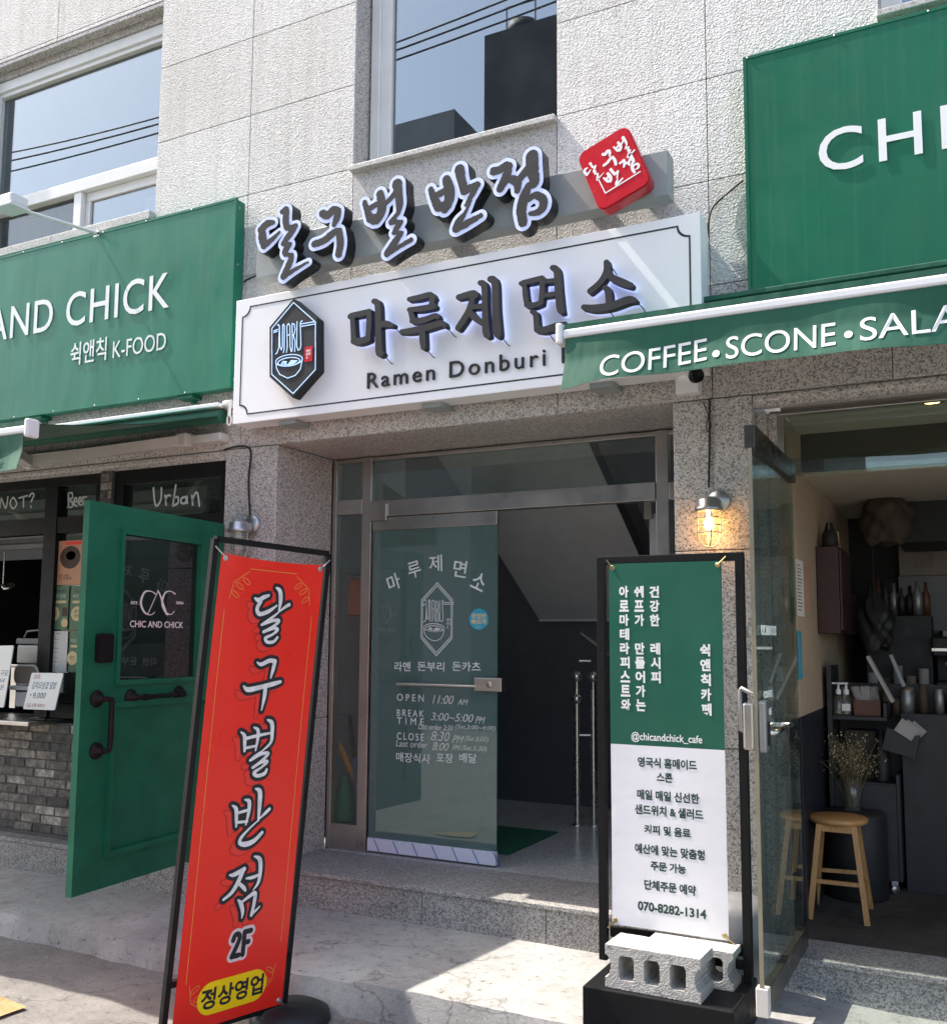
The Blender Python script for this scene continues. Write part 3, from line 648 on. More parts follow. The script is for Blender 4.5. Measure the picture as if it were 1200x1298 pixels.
q = MB(); t_ = DP.uv(553.5, 738); b_ = DP.uv(553.5, 832); cx, cz = (t_[0]+b_[0])/2, (t_[1]+b_[1])/2
hgt = t_[1]-b_[1]
def hexloop(cx, cz, h, k): return [(cx+(x-361)/1088*h*k*1.02, cz-(y-616)/1088*h*k) for x, y in ((365, 72), (622, 330), (622, 900), (361, 1160), (100, 900), (100, 330))]
q.ring(hexloop(cx, cz, hgt, 1.0), hexloop(cx, cz, hgt, 0.965), LP, 0, T); q.ring(hexloop(cx, cz, hgt, 0.92), hexloop(cx, cz, hgt, 0.89), LP, 0, T)
logo_on(q, LP, cx, cz, hgt*0.98, 0, T, 0.0024, LOGO_S, 70)
text(q, '제마\n면루\n소', LP, cx+0.077, cz-0.065, cx+0.115, cz+0.005, 0, T)
q.build('emblem', M['etch'], gd)

# stair hall behind, roofless out of view so sky light brightens its floor
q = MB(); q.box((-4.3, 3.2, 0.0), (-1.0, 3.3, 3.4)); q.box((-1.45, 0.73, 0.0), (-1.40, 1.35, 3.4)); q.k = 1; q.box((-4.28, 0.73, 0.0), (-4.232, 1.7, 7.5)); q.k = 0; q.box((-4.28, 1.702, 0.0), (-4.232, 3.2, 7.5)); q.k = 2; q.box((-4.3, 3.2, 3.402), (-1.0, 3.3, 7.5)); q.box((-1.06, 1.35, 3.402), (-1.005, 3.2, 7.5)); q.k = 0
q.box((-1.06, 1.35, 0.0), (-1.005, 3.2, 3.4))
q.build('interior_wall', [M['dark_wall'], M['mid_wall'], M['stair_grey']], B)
a, c = W(680, 785, 3.0), W(790, 785, 3.0); a2 = W(745, 557, 1.05)
slope = (a2[2]-a[2])/(3.0-1.05); xr = a2[0]+0.02
xl = W(683, 785, 3.0)[0]; print('stair', xl, xr, a[2], slope)
sp = Plane((0, 3.0, a[2]), (1, 0, 0), (0, -1, slope))
q = MB(); q._a([(xl, 3.0, a[2]), (xr, 3.0, a[2]), (xr, 0.80, a[2]+slope*2.2), (xl, 0.80, a[2]+slope*2.2)], [(0, 1, 2, 3)])
q.k = 0; q._a([(xl, 3.0, a[2]+0.12), (xr, 3.0, a[2]+0.12), (xr, 0.80, a[2]+slope*2.2+0.12), (xl, 0.80, a[2]+slope*2.2+0.12)], [(3, 2, 1, 0)])
q.k = 1; q.beam((xr+0.03, 3.05, a[2]+0.02), (xr+0.03, 0.80, a[2]+slope*2.25+0.03), 0.06, 0.20); q.k = 0
q.box((xl, 3.0, a[2]-0.02), (xr, 3.05, a[2]+0.12)); q._a([(xl, 3.0, a[2]), (xl, 3.0, a[2]+0.12), (xl, 0.80, a[2]+slope*2.2+0.12), (xl, 0.80, a[2]+slope*2.2)], [(0, 1, 2, 3)])
q.build('stair', [M['stair_grey'], M['charcoal']], B)
q = MB(); q.bbox((-1.93, 1.05, 0.066), (-1.78, 1.09, 2.40), 0.003); q.k = 1; q.box((-1.95, 1.0, 2.36), (-1.90, 1.04, 2.55)); q.build('door_leaf', [M['white_wall'], M['steel']], B)

# ---- left shop front: bricks, black window frames, green door
def bricks(x0, x1, z0, z1, y, mb, depth=0.10):
    hh = 0.068; r = 0; z = z0
    while z < z1-0.02:
        x = x0-(0.115 if r % 2 else 0.0)-random.uniform(0, 0.02)
        while x < x1:
            L = 0.222*random.uniform(0.93, 1.04); a, c = max(x, x0)+0.006, min(x+L, x1)-0.006
            if c-a > 0.02:
                bm = bmesh.new(); bmesh.ops.create_cube(bm, size=1.0); dy = random.uniform(-0.006, 0.006); top = min(z+hh-0.010, z1)
                for v in bm.verts: v.co = Vector(((a+c)/2+v.co.x*(c-a)+random.uniform(-.002, .002), y+depth/2+dy+v.co.y*depth, (z+top)/2+v.co.z*(top-z)+random.uniform(-.002, .002)))
                bmesh.ops.bevel(bm, geom=list(bm.edges), offset=0.004, segments=1, affect='EDGES'); mb.bm(bm)
            x += L+0.002
        z += hh; r += 1
def brickmat():
    m, nt, n, l, b = newmat('grey_reclaimed_brick'); c = coord(nt)
    ge = nt.nodes.new('ShaderNodeNewGeometry')
    base = ramp(nt, ge.outputs['Random Per Island'], [(0.0, (0.10, 0.097, 0.093)), (0.35, (0.18, 0.166, 0.155)), (0.7, (0.29, 0.265, 0.24)), (1.0, (0.50, 0.46, 0.41))])
    st = ramp(nt, noise(nt, c, 16, 7, 0.7, 0.6), [(0.42, (0.50, 0.48, 0.46)), (0.58, (1.05, 1.0, 0.95)), (0.72, (1.7, 1.6, 1.45))]); l.new(mixc(nt, 1.0, base, st, 'MULTIPLY'), b.inputs['Base Color'])
    b.inputs['Roughness'].default_value = 0.92; bump(nt, b, noise(nt, c, 75, 6, 0.7), 0.7, 0.010); return m
M['brick'] = brickmat(); M['mortar'] = plain('grey_mortar', (0.10, 0.095, 0.09), 0.95, var=0.25, vscale=30, bmp=0.6, bscale=120)
yB = -0.03; q = MB(); bricks(-9.5, -5.80, 0.085, 0.90, yB, q); bricks(-5.925, -5.80, 0.90, 2.81, yB+0.03, q)
q.k = 1; q.box((-9.5, yB+0.008, 0.062), (-5.802, yB+0.12, 0.90)); q.box((-5.923, yB+0.038, 0.90), (-5.802, yB+0.16, 2.81)); q.box((-9.5, yB-0.02, 0.062), (-5.80, yB+0.01, 0.085))
q.build('brick_wall', [M['brick'], M['mortar']], B)
FP = front(0.06); yF = 0.06
def fbar(q, p, c, y0=0.04, y1=0.12):
    a = W(*p, yF); d = W(*c, yF); q.bbox((a[0], y0, a[2]), (d[0], y1, d[2]), 0.003)
zT = 2.80; zt1, zt0 = W(60, 657, yF)[2], W(60, 677, yF)[2]
xw1 = -5.93; xm0, xm1 = W(57, 700, yF)[0], W(76, 640, yF)[0]
q = MB()
q.bbox((-9.5, 0.04, 2.735), (xw1, 0.13, 2.81), 0.003); q.bbox((-9.5, 0.04, zt0), (xw1, 0.13, zt1), 0.003); q.bbox((xw1-0.075, 0.04, 0.93), (xw1, 0.13, 2.735), 0.003)
q.bbox((xm0, 0.035, 0.93), (xm1, 0.14, 2.735), 0.003); q.bbox((-8.4, 0.035, 0.93), (-8.3, 0.14, 2.735), 0.003); q.bbox((xm1, 0.04, 1.05), (xw1-0.075, 0.12, 1.12), 0.003); q.bbox((xm1, 0.05, 0.93), (xw1-0.075, 0.11, 1.045), 0.003)
wf = q.build('window', M['black_paint'], B)
k = MB(); k.box((-8.3, 0.08, zt1), (xm0, 0.086, 2.735)); k.box((xm1, 0.08, zt1), (xw1-0.075, 0.086, 2.735)); k.box((xm1, 0.08, 1.12), (xw1-0.075, 0.086, zt0)); k.build('pane', M['clear_glass'], wf)
VN = (0, 480, 3.75); HP = front(0.078); q = MB()
HAND = [[(0, 612, 4), (6, 565, 4)], [(6, 565, 4), (28, 615, 4), (38, 562, 4)], [(62, 565, 4), (48, 590, 4), (62, 618, 4), (80, 595, 4), (66, 566, 4)], [(90, 568, 4), (130, 556, 4)], [(112, 562, 4), (112, 610, 4)], [(140, 560, 4), (150, 546, 4), (162, 552, 4), (148, 585, 4)], [(146, 605, 4), (148, 612, 4)],
    [(325, 545, 4), (326, 612, 4)], [(325, 548, 4), (342, 542, 4), (344, 565, 4), (328, 575, 4), (345, 590, 4), (342, 610, 4), (322, 612, 4)], [(350, 590, 4), (366, 580, 4), (358, 566, 4), (350, 595, 4), (366, 606, 4)], [(374, 588, 4), (388, 578, 4), (380, 564, 4), (372, 590, 4), (386, 602, 4)], [(394, 562, 4), (396, 600, 4)], [(395, 575, 4), (402, 562, 4), (412, 562, 4)]]
for s_ in tr(HP, VN, HAND): glyph(q, [s_], HP, 0, 0.0012, res=50)
q.build('lettering', M['chalk'], wf)
# door frame and transom with handwriting
q = MB(); xd0, xd1 = -5.795, -4.70
q.bbox((xd0, 0.03, 0.062), (xd0+0.09, 0.13, 2.81), 0.003); q.bbox((xd1-0.05, 0.03, 0.062), (xd1+0.005, 0.13, 2.81), 0.003); q.bbox((xd0+0.09, 0.03, 2.70), (xd1-0.05, 0.13, 2.81), 0.003); q.bbox((xd0+0.09, 0.03, 2.36), (xd1-0.05, 0.13, 2.44), 0.003)
df = q.build('door_frame', M['black_paint'], B)
k = MB(); k.box((xd0+0.09, 0.07, 2.44), (xd1-0.05, 0.076, 2.70)); k.build('pane', M['clear_glass'], df)
HP2 = front(0.066); q = MB()
HU = [[(730, 520, 5), (735, 580, 5), (745, 605, 5), (765, 575, 5), (768, 520, 5)], [(785, 555, 5), (790, 600, 5)], [(788, 575, 5), (798, 555, 5), (810, 556, 5)], [(836, 505, 5), (822, 600, 5)], [(824, 570, 5), (845, 562, 5), (846, 590, 5), (822, 605, 5)], [(884, 562, 5), (864, 568, 5), (862, 590, 5), (882, 590, 5), (888, 560, 5), (890, 592, 5)], [(912, 555, 5), (916, 600, 5)], [(914, 580, 5), (928, 545, 5), (940, 548, 5), (948, 605, 5)]]
for s_ in tr(HP2, VN, HU): glyph(q, [s_], HP2, 0, 0.0012, res=60)
q.build('lettering', M['chalk'], df)

# green door, standing open towards the street
dh = np.array((-4.66, -0.02, 0)); do_ = np.array((-4.57, -1.275, 0)); du = (dh-do_)/np.linalg.norm(dh-do_); DL = np.linalg.norm(dh-do_)
GP = Plane((do_[0], do_[1], 0), du, (0, 0, 1)); gn = GP.n                # u from outer edge to hinge; normal faces the camera side (+x)
zb, zt_ = 0.10, 2.345
uA, uB = GP.uv(152, 800)[0], GP.uv(250, 800)[0]; vT, vB_ = GP.uv(200, 683)[1], GP.uv(200, 860)[1]
pA, pB = GP.uv(140, 1000)[0], GP.uv(262, 1000)[0]; qT, qB = GP.uv(200, 893)[1], GP.uv(200, 1062)[1]
uB = min(uB, DL-0.16); pB = DL-0.14
q = MB()
def dbox(q, u0, v0, u1, v1, d0, d1): q.obox(GP.P((u0+u1)/2, (v0+v1)/2, (d0+d1)/2), GP.u, GP.v, GP.n, (u1-u0)/2, (v1-v0)/2, (d1-d0)/2)
dbox(q, 0, zb, DL, qB, -0.045, 0); dbox(q, 0, qT, DL, vB_, -0.045, 0); dbox(q, 0, vT, DL, zt_, -0.045, 0)
dbox(q, 0, vB_, uA, vT, -0.045, 0); dbox(q, uB, vB_, DL, vT, -0.045, 0); dbox(q, 0, qB, pA, qT, -0.045, 0); dbox(q, pB, qB, DL, qT, -0.045, 0)
gdoor = q.build('green_door', M['green_paint'], B); gdoor['label'] = 'open dark green shop door with a glazed upper half'
q = MB(); dbox(q, pA, qB, pB, qT, -0.03, -0.012)
e = 0.035; q.ring([(pA-e, qB-e), (pB+e, qB-e), (pB+e, qT+e), (pA-e, qT+e)], [(pA, qB), (pB, qB), (pB, qT), (pA, qT)], GP, 0.0005, 0.022); q.build('panel', M['green_paint'], gdoor)
q = MB(); e = 0.03; q.ring([(uA-e, vB_-e), (uB+e, vB_-e), (uB+e, vT+e), (uA-e, vT+e)], [(uA, vB_), (uB, vB_), (uB, vT), (uA, vT)], GP, 0.0005, 0.016); q.build('glazing_bead', M['green_paint'], gdoor)
q = MB(); dbox(q, uA+0.001, vB_+0.001, uB-0.001, vT-0.001, -0.03, -0.022); M['door_pane'] = glass('dark_door_pane', (0.25, 0.26, 0.27), 0.03, (0.05, 0.05, 0.05), 0.06); q.build('pane', M['door_pane'], gdoor)
q = MB(); GPL = Plane(GP.P(0, 0, -0.0212), GP.u, GP.v)
def tpx(q, s_, bl, br, h, **kw): textpx(q, s_, GPL, bl, br, h, 0, 0.0008, **kw)
tpx(q, 'CHIC AND CHICK', (164.5, 796), (232, 795.5), 8.5, offset=0.008); tpx(q, 'EST.', (166, 766), (175.5, 766), 3.6, offset=0.02); tpx(q, '2006', (223, 766), (232.5, 766), 3.6, offset=0.02)
VC = (160, 735, 1.0)
CACS = [[(197, 753, 1.2), (191, 749.5, .7), (183, 751, 1.7), (178.5, 764, 2.4), (183, 776, 1.7), (191, 779.5, .7), (196, 776, .7)], [(187, 779, .6), (200.5, 749, .8)], [(200, 748, .7), (203.5, 756, 1.7), (210, 776, 2.4), (213, 779, 1.0)], [(222, 753, 1.2), (216, 749.5, .7), (209, 752, 1.5), (205.5, 764, 2.2), (209, 775, 1.6), (216, 779, .7), (221, 775, .7)]]
for s_ in tr(GPL, (0, 0, 1.0), CACS, gain=0.55): pass
SC = []
for st in CACS:
    o = []
    for x, y, r in catmull(st, 5): u, v = GPL.uv(x, y); o.append((u, v, r*0.75*GPL.scale(x, y)))
    SC.append(o)
glyph(q, SC, GPL, 0, 0.0008, res=150)
q.build('lettering', M['white_letter'], gdoor)
# door furniture
a = GP.uv(121, 803); c = GP.uv(137, 840); q = MB(); q.prism(rrect(a[0], c[1], c[0]+0.01, a[1], 0.02), GP, 0.0005, 0.03); q.build('lock', M['black_paint'], gdoor)
def flange(q, p): q.lathe(GP.P(p[0], p[1], 0.0), [(0.0, 0.055), (0.018, 0.055), (0.020, 0.02), (0.047, 0.014), (0.050, 0.008), (0.050, 0.0)], 18, GP.n)
a, c = GP.uv(122, 886), GP.uv(121, 952); q = MB(); flange(q, a); flange(q, c); rr = 0.016
um = (a[0]+c[0])/2+0.045
q.tube([GP.P(a[0], a[1], 0.05), GP.P(a[0]+0.02, a[1], 0.062), GP.P(um, a[1]-0.005, 0.064), GP.P(um+0.008, a[1]-0.03, 0.064), GP.P(um+0.008, c[1]+0.03, 0.064), GP.P(um, c[1]+0.005, 0.064), GP.P(c[0]+0.02, c[1], 0.062), GP.P(c[0], c[1], 0.05)], rr, 12); q.build('handle', M['black_paint'], gdoor)
a, c = GP.uv(165, 884), GP.uv(226, 879); q = MB(); flange(q, a); flange(q, c); q.tube([GP.P(a[0], a[1], 0.05), GP.P(a[0]+0.02, a[1], 0.064), GP.P(c[0]-0.02, c[1], 0.064), GP.P(c[0], c[1], 0.05)], rr*0.85, 12); q.tube([GP.P(a[0]+0.05, a[1], 0.064), GP.P(a[0]+0.09, a[1], 0.064)], rr*1.25, 12); q.tube([GP.P(c[0]-0.09, c[1], 0.064), GP.P(c[0]-0.05, c[1], 0.064)], rr*1.25, 12); q.build('handle', M['black_paint'], gdoor)
q = MB()
for z_ in (0.35, 1.2, 2.1): q.tube([GP.P(DL+0.005, z_, -0.02), GP.P(DL+0.005, z_+0.10, -0.02)], 0.012, 10)
q.build('hinge', M['black_paint'], gdoor)
# left shop room
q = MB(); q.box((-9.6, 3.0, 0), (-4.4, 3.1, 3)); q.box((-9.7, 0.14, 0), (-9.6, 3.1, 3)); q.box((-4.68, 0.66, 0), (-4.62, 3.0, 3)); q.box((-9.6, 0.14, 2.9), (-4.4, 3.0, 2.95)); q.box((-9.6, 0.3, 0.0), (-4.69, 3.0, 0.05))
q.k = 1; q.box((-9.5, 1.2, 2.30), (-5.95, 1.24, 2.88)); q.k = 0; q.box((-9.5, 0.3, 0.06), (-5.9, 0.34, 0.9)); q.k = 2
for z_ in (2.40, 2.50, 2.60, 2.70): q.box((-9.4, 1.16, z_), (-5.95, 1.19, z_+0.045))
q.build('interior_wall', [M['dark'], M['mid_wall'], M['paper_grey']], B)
# serving counter
q = MB(); q.bbox((-9.5, -0.27, 0.895), (-6.24, 0.30, 0.925), 0.004); q.build('counter', M['steel'], B)

# ---- right shop front: stone jamb, transom glass, glass door, room
q = MB(); q.bbox((-1.034, 0.10, -0.02), (-0.985, 0.66, 2.81), 0.004); q.bbox((-0.983, 0.17, -0.02), (-0.94, 0.66, 2.80), 0.004); q.build('door_jamb', M['granite'], B)
q = MB(); q.bbox((-0.94, 0.20, 2.795), (2.8, 0.25, 2.815), 0.003); q.bbox((-0.94, 0.20, 2.48), (-0.905, 0.25, 2.795), 0.003)
tf = q.build('transom_frame', M['steel'], B); k = MB(); k.box((-0.905, 0.22, 2.47), (2.8, 0.228, 2.795)); k.build('pane', M['clear_glass'], tf)
k = MB(); k.box((-0.905, 0.32, 2.47), (-0.42, 0.328, 2.57)); k.box((-0.415, 0.32, 2.47), (2.8, 0.328, 2.57)); k.build('pane', M['clear_glass'], tf)
# frameless door, swung out at right angles
RX = -0.862; RP = Plane((RX, 0, 0), (0, 1, 0), (0, 0, 1)); ry0, ry1 = -0.955, 0.13
q = MB(); q.box((RX-0.006, ry0+0.004, 0.10), (RX+0.006, ry1, 2.41)); rd = q.build('glass_door', M['clear_glass'], B); rd['label'] = 'clear glass cafe door swung open towards the street'
q = MB(); q.bbox((RX-0.024, ry0, 2.40), (RX+0.024, ry1, 2.505), 0.003); q.build('rail', M['dark_steel'], rd)
q = MB(); q.bbox((RX-0.024, ry0, 0.0), (RX+0.024, ry1, 0.105), 0.003); q.k = 1; q.bbox((RX-0.026, ry0-0.004, -0.004), (RX+0.026, ry0+0.05, 0.112), 0.004); q.build('rail', [M['dark_steel'], M['arm']], rd)
q = MB(); q.box((RX-0.009, ry0, 0.11), (RX+0.009, ry0+0.006, 2.40)); q.build('edge_trim', M['edge'], rd)
zl = RP.uv(962, 920)[1]
q = MB(); q.bbox((RX-0.055, ry0-0.006, zl-0.10), (RX-0.008, ry0+0.07, zl+0.10), 0.01); q.k = 1; q.bbox((RX+0.008, ry0+0.002, zl-0.11), (RX+0.045, ry0+0.07, zl+0.11), 0.012); q.k = 2; q.bbox((RX+0.0455, ry0+0.012, zl-0.08), (RX+0.050, ry0+0.06, zl+0.02), 0.002); q.build('lock', [M['steel'], M['steel_dark'], M['rubber']], rd)
q = MB(); q.tube([(RX-0.008, ry0+0.05, zl+0.13), (RX-0.07, ry0+0.05, zl+0.16), (RX-0.075, ry0+0.05, zl+0.15), (RX-0.075, ry0+0.05, zl-0.02), (RX-0.008, ry0+0.05, zl-0.05)], 0.010, 10); q.build('handle', M['steel_dark'], rd)
q = MB(); q.tube([(RX+0.008, ry0+0.1, zl-0.03), (RX+0.055, ry0+0.1, zl-0.03), (RX+0.055, ry0+0.55, zl-0.03), (RX+0.008, ry0+0.55, zl-0.03)], 0.012, 10); q.build('handle', M['chrome'], rd)
q = MB(); RQ = Plane((RX+0.0065, 0, 0), (0, 1, 0), (0, 0, 1))
text(q, 'CHIC AND CHICK', RQ, ry0+0.13, 1.58, ry0+0.50, 1.625, 0, 0.0008); text(q, 'COFFEE', RQ, ry0+0.16, 1.30, ry0+0.36, 1.33, 0, 0.0008); text(q, 'SCONE', RQ, ry0+0.16, 1.22, ry0+0.33, 1.25, 0, 0.0008)
q.build('lettering', M['etch'], rd)
# room
q = MB(); wx = -0.93
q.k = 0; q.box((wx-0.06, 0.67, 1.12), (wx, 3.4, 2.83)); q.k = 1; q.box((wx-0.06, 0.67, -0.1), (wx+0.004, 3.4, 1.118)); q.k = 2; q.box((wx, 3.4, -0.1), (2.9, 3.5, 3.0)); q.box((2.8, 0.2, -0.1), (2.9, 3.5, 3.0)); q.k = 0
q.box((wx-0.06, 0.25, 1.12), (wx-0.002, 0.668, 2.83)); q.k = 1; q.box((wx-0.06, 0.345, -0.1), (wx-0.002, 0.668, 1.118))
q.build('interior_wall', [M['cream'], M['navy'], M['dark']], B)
q = MB(); q.box((wx, 0.26, 2.83), (2.9, 3.5, 2.90)); q.k = 1; q.box((wx, 0.95, 2.60), (2.9, 1.02, 2.829)); q.k = 0; q.box((wx, 1.02, 2.58), (2.9, 3.5, 2.62)); q.build('ceiling', [M['cream_ceiling'], M['kraft']], B)
q = MB(); q.box((wx, 0.345, -0.10), (2.9, 3.5, -0.022)); q.build('floor', M['shop_floor'], B)
dl = W(1181, 509, 0.0); d_ = ray(1181, 509); t_ = (2.829-CAM[2])/d_[2]; dp = CAM+d_*t_
q = MB(); q.lathe((dp[0], dp[1], 2.829), [(0.055, 0.0), (0.055, -0.006), (0.045, -0.008), (0.042, 0.0)], 28); q.k = 1; q.lathe((dp[0], dp[1], 2.826), [(0.042, 0.0), (0.0, 0.0)], 24, (0, 0, 1), False); q.build('downlight', [M['black_paint'], M['downlight']], B)
for (x, y, e_) in ((dp[0], dp[1], 5.0), (0.9, 2.0, 2.0)):
    ld = bpy.data.lights.new('cafe_downlight', 'SPOT'); ld.energy = e_; ld.color = (1.0, 0.72, 0.42); ld.spot_size = math.radians(110); ld.spot_blend = 0.6; ld.shadow_soft_size = 0.04
    lo = bpy.data.objects.new('cafe_downlight', ld); COL.objects.link(lo); lo.location = (x, y, 2.81 if y < 0.9 else 2.56); lo.parent = B; lo.location = Vector(lo.location)-Vector((0, 0, -0.15))

# ================================================================== SIGNS
M['green_paler'] = sheet_mat('paler_green_sheet', (0.009, 0.165, 0.098))  # paler green than the sheet of the CHI sign
def sheet_sign(x0, x1, z0, z1, yb, yf, label, loc, mt='green_metal'):
    s = thing('shop_sign', label, 'shop sign', loc, 'green shop signs over the cafe fronts')
    q = MB(); q.bbox((x0, yf+0.004, z0), (x1, yb, z1), 0.006); q.ring([(x0-0.004, z0-0.004), (x1+0.004, z0-0.004), (x1+0.004, z1+0.004), (x0-0.004, z1+0.004)], [(x0+0.012, z0+0.012), (x1-0.012, z0+0.012), (x1-0.012, z1-0.012), (x0+0.012, z1-0.012)], front(yf+0.003), -0.02, 0.003)
    q.build('panel', M[mt], s); q = MB()
    for x in (x0+0.35, x1-0.45, (x0+x1)/2): q.box((x, yb+0.001, z0-0.05), (x+0.05, 0.0, z0+0.3)); q.box((x-0.06, yf+0.02, z0-0.028), (x+0.09, 0.0, z0-0.002))
    q.build('bracket', M['green_metal'], s); q = MB()
    for k in range(int((x1-x0)/0.45)+1):
        for z in (z0+0.006, z1-0.006): q.lathe((x0+0.02+k*0.45, yf-0.0005, z), [(0.0, 0.004), (0.005, 0.003), (0.006, 0.0)], 10, (0, -1, 0))
    for k in range(4): q.lathe((x1+0.004, yf+0.04, z0+0.06+k*(z1-z0-0.12)/3), [(0.0, 0.004), (0.006, 0.003), (0.007, 0.0)], 10, (1, 0, 0))
    q.build('screws', M['alu'], s); return s
yf = -0.12; FL = front(yf-0.0005)
LS = sheet_sign(-8.6, -4.57, 3.292, 4.668, -0.015, yf, 'green metal shop sign reading AND CHICK with Korean and K-FOOD beneath', (-6.5, -0.06, 3.29), 'green_paler')
a, c = FL.uv(-15, 433), FL.uv(214, 390)
q = MB(); text(q, 'AND CHICK', FL, a[0], (a[1]+c[1])/2-0.005, c[0], (a[1]+c[1])/2+0.268, 0, 0.003, spacing=1.08, offset=0.004)
a, c = FL.uv(89, 462), FL.uv(137, 455); text(q, '쉭앤칙', FL, a[0], FL.uv(112, 460)[1], c[0]-0.02, FL.uv(112, 431)[1], 0, 0.003, offset=0.008)
a, c = FL.uv(143, 453), FL.uv(210, 445); text(q, 'K-FOOD', FL, a[0], (FL.uv(143, 455)[1]+FL.uv(210, 441)[1])/2-0.003, c[0], (FL.uv(143, 455)[1]+FL.uv(210, 441)[1])/2+0.128, 0, 0.003)
q.build('lettering', M['white_letter'], LS)
RS = sheet_sign(-1.012, 2.9, 3.352, 4.732, -0.015, yf, 'green metal shop sign beginning CHI above the striped-edge cafe awning at the right', (0.9, -0.06, 3.35))
RS['label'] = 'green metal shop sign reading CHI, above the COFFEE awning'
q = MB(); a = FL.uv(1038, 216); zb_ = FL.uv(1062, 218)[1]+0.008; zt_l = FL.uv(1108, 152)[1]
vs, fs = text_geo('CHIC AND CHICK', offset=0.006, spacing=1.22); A = np.array(vs); k = (zt_l-zb_)/(A[:, 1].max()-A[:, 1].min())
A = (A-A.min(0))*k*[1.06, 1]+[a[0], zb_]; A2 = A.copy(); ok = A[:, 0] < 2.85
fs2 = [f for f in fs if all(A[i, 0] < 2.2 for i in f)]
solid(q, [tuple(p) for p in A], fs2, FL, 0, 0.003); q.build('lettering', M['white_letter'], RS)

# ---- white sign with raised black letters
wx0, wx1, wz0, wz1, wy = -4.462, -1.246, 3.0, 3.868, -0.20
WS = thing('shop_sign', 'white sign box with thin black border, black raised Korean letters and hexagonal noodle-bowl badge', 'shop sign', (-2.85, -0.1, 3.0))
q = MB(); q.bbox((wx0, wy, wz0), (wx1, -0.03, wz1), 0.004); q.k = 1
for x in (-4.1, -3.0, -1.9): q.box((x, -0.16, wz0-0.03), (x+0.14, 0.0, wz0-0.001))
q.build('panel', [M['white_panel'], M['grey_metal']], WS)
WP = front(wy-0.0008)
def notch(x0, z0, x1, z1, r, n=6):
    out = []
    for cx, cz, a0 in ((x1, z1, 270), (x0, z1, 360), (x0, z0, 90), (x1, z0, 180)):
        for k in range(n+1):
            a = math.radians(a0-90*k/n); out.append((cx+r*math.cos(a), cz+r*math.sin(a)))
    return out
e = 0.062
def nloop(e, r):
    pts = []
    x0, x1, z0, z1 = wx0+e, wx1-e, wz0+e, wz1-e
    for cx, cz, a0, a1 in ((x1, z1, 270, 180), (x0, z1, 360, 270), (x0, z0, 90, 0), (x1, z0, 180, 90)):
        for k in range(8):
            a = math.radians(a0+(a1-a0)*k/7); pts.append((cx+r*math.cos(a), cz+r*math.sin(a)))
    return pts
q = MB(); q.ring(nloop(0.055, 0.066), nloop(0.064, 0.066), WP, 0, 0.0012); q.build('border', M['ink'], WS)
q = MB(); a, c = WP.uv(466, 494), WP.uv(690, 452)
vb = (WP.uv(466, 494)[1]+WP.uv(567, 480)[1]+WP.uv(690, 461)[1])/3
text(q, 'Ramen Donburi Donkatsu', WP, a[0], vb-0.002, a[0]+(c[0]-a[0])*1.69, vb+0.098, 0, 0.012, spacing=1.25, offset=0.002); q.build('lettering', M['ink'], WS)
LF = front(-0.292); VD = (430, 340, 5.4545); VE = (640, 310, 6.667)
MA = [
 (VD, [[(72, 332, 17), (88, 345, 17), (93, 420, 17), (98, 500, 20)], [(80, 326, 17), (150, 312, 19), (205, 298, 17)], [(203, 298, 18), (203, 390, 18), (196, 485, 18)], [(98, 500, 22), (140, 503, 22), (196, 486, 20)]],
      [[(236, 226, 16), (262, 250, 20), (268, 400, 21), (272, 570, 24), (290, 590, 16)], [(268, 393, 18), (320, 382, 20), (362, 392, 14)]]),
 (VD, [[(480, 212, 14), (550, 200, 18), (625, 182, 18), (648, 205, 16)], [(640, 200, 18), (635, 262, 18)], [(480, 284, 14), (560, 278, 18), (650, 262, 18)], [(488, 288, 16), (500, 330, 18), (505, 362, 18)], [(500, 362, 16), (580, 358, 20), (660, 328, 18), (680, 340, 12)]],
      [[(426, 437, 14), (500, 430, 20), (600, 408, 22), (700, 380, 20), (728, 398, 12)], [(572, 420, 20), (574, 490, 22), (580, 545, 18)]]),
 (VD, [[(820, 198, 16), (880, 182, 20), (930, 170, 18), (945, 190, 14)], [(925, 185, 18), (895, 290, 22), (860, 350, 22), (820, 410, 20)], [(895, 295, 18), (935, 340, 20), (985, 378, 16)], [(930, 266, 15), (990, 258, 17)]],
      [[(970, 98, 15), (1000, 120, 20), (1005, 280, 20), (1014, 440, 24), (1030, 465, 14)], [(1040, 72, 18), (1072, 95, 22), (1078, 280, 24), (1090, 440, 26), (1100, 460, 14)]]),
 (VE, [[(130, 325, 16), (160, 345, 18), (168, 420, 20), (182, 505, 20)], [(150, 318, 18), (230, 302, 22), (310, 280, 20)], [(312, 285, 22), (312, 390, 22), (300, 485, 20)], [(182, 505, 22), (240, 510, 22), (300, 490, 20)], [(320, 310, 18), (430, 300, 18)], [(330, 425, 18), (430, 412, 18)]],
      [[(398, 192, 20), (435, 220, 26), (448, 380, 28), (465, 540, 28), (485, 568, 14)], [(225, 565, 16), (255, 585, 22), (262, 640, 22), (268, 712, 24)], [(268, 715, 24), (330, 718, 26), (430, 690, 28), (505, 668, 18)]]),
 (VE, [[(855, 148, 22), (858, 215, 26), (830, 280, 26), (785, 335, 24), (718, 390, 24)], [(862, 225, 24), (900, 275, 26), (980, 312, 28), (1060, 342, 22)]],
      [[(838, 360, 18), (868, 390, 26), (878, 490, 26)], [(662, 526, 20), (760, 535, 28), (900, 515, 30), (1040, 465, 30), (1100, 470, 16)]]),
]
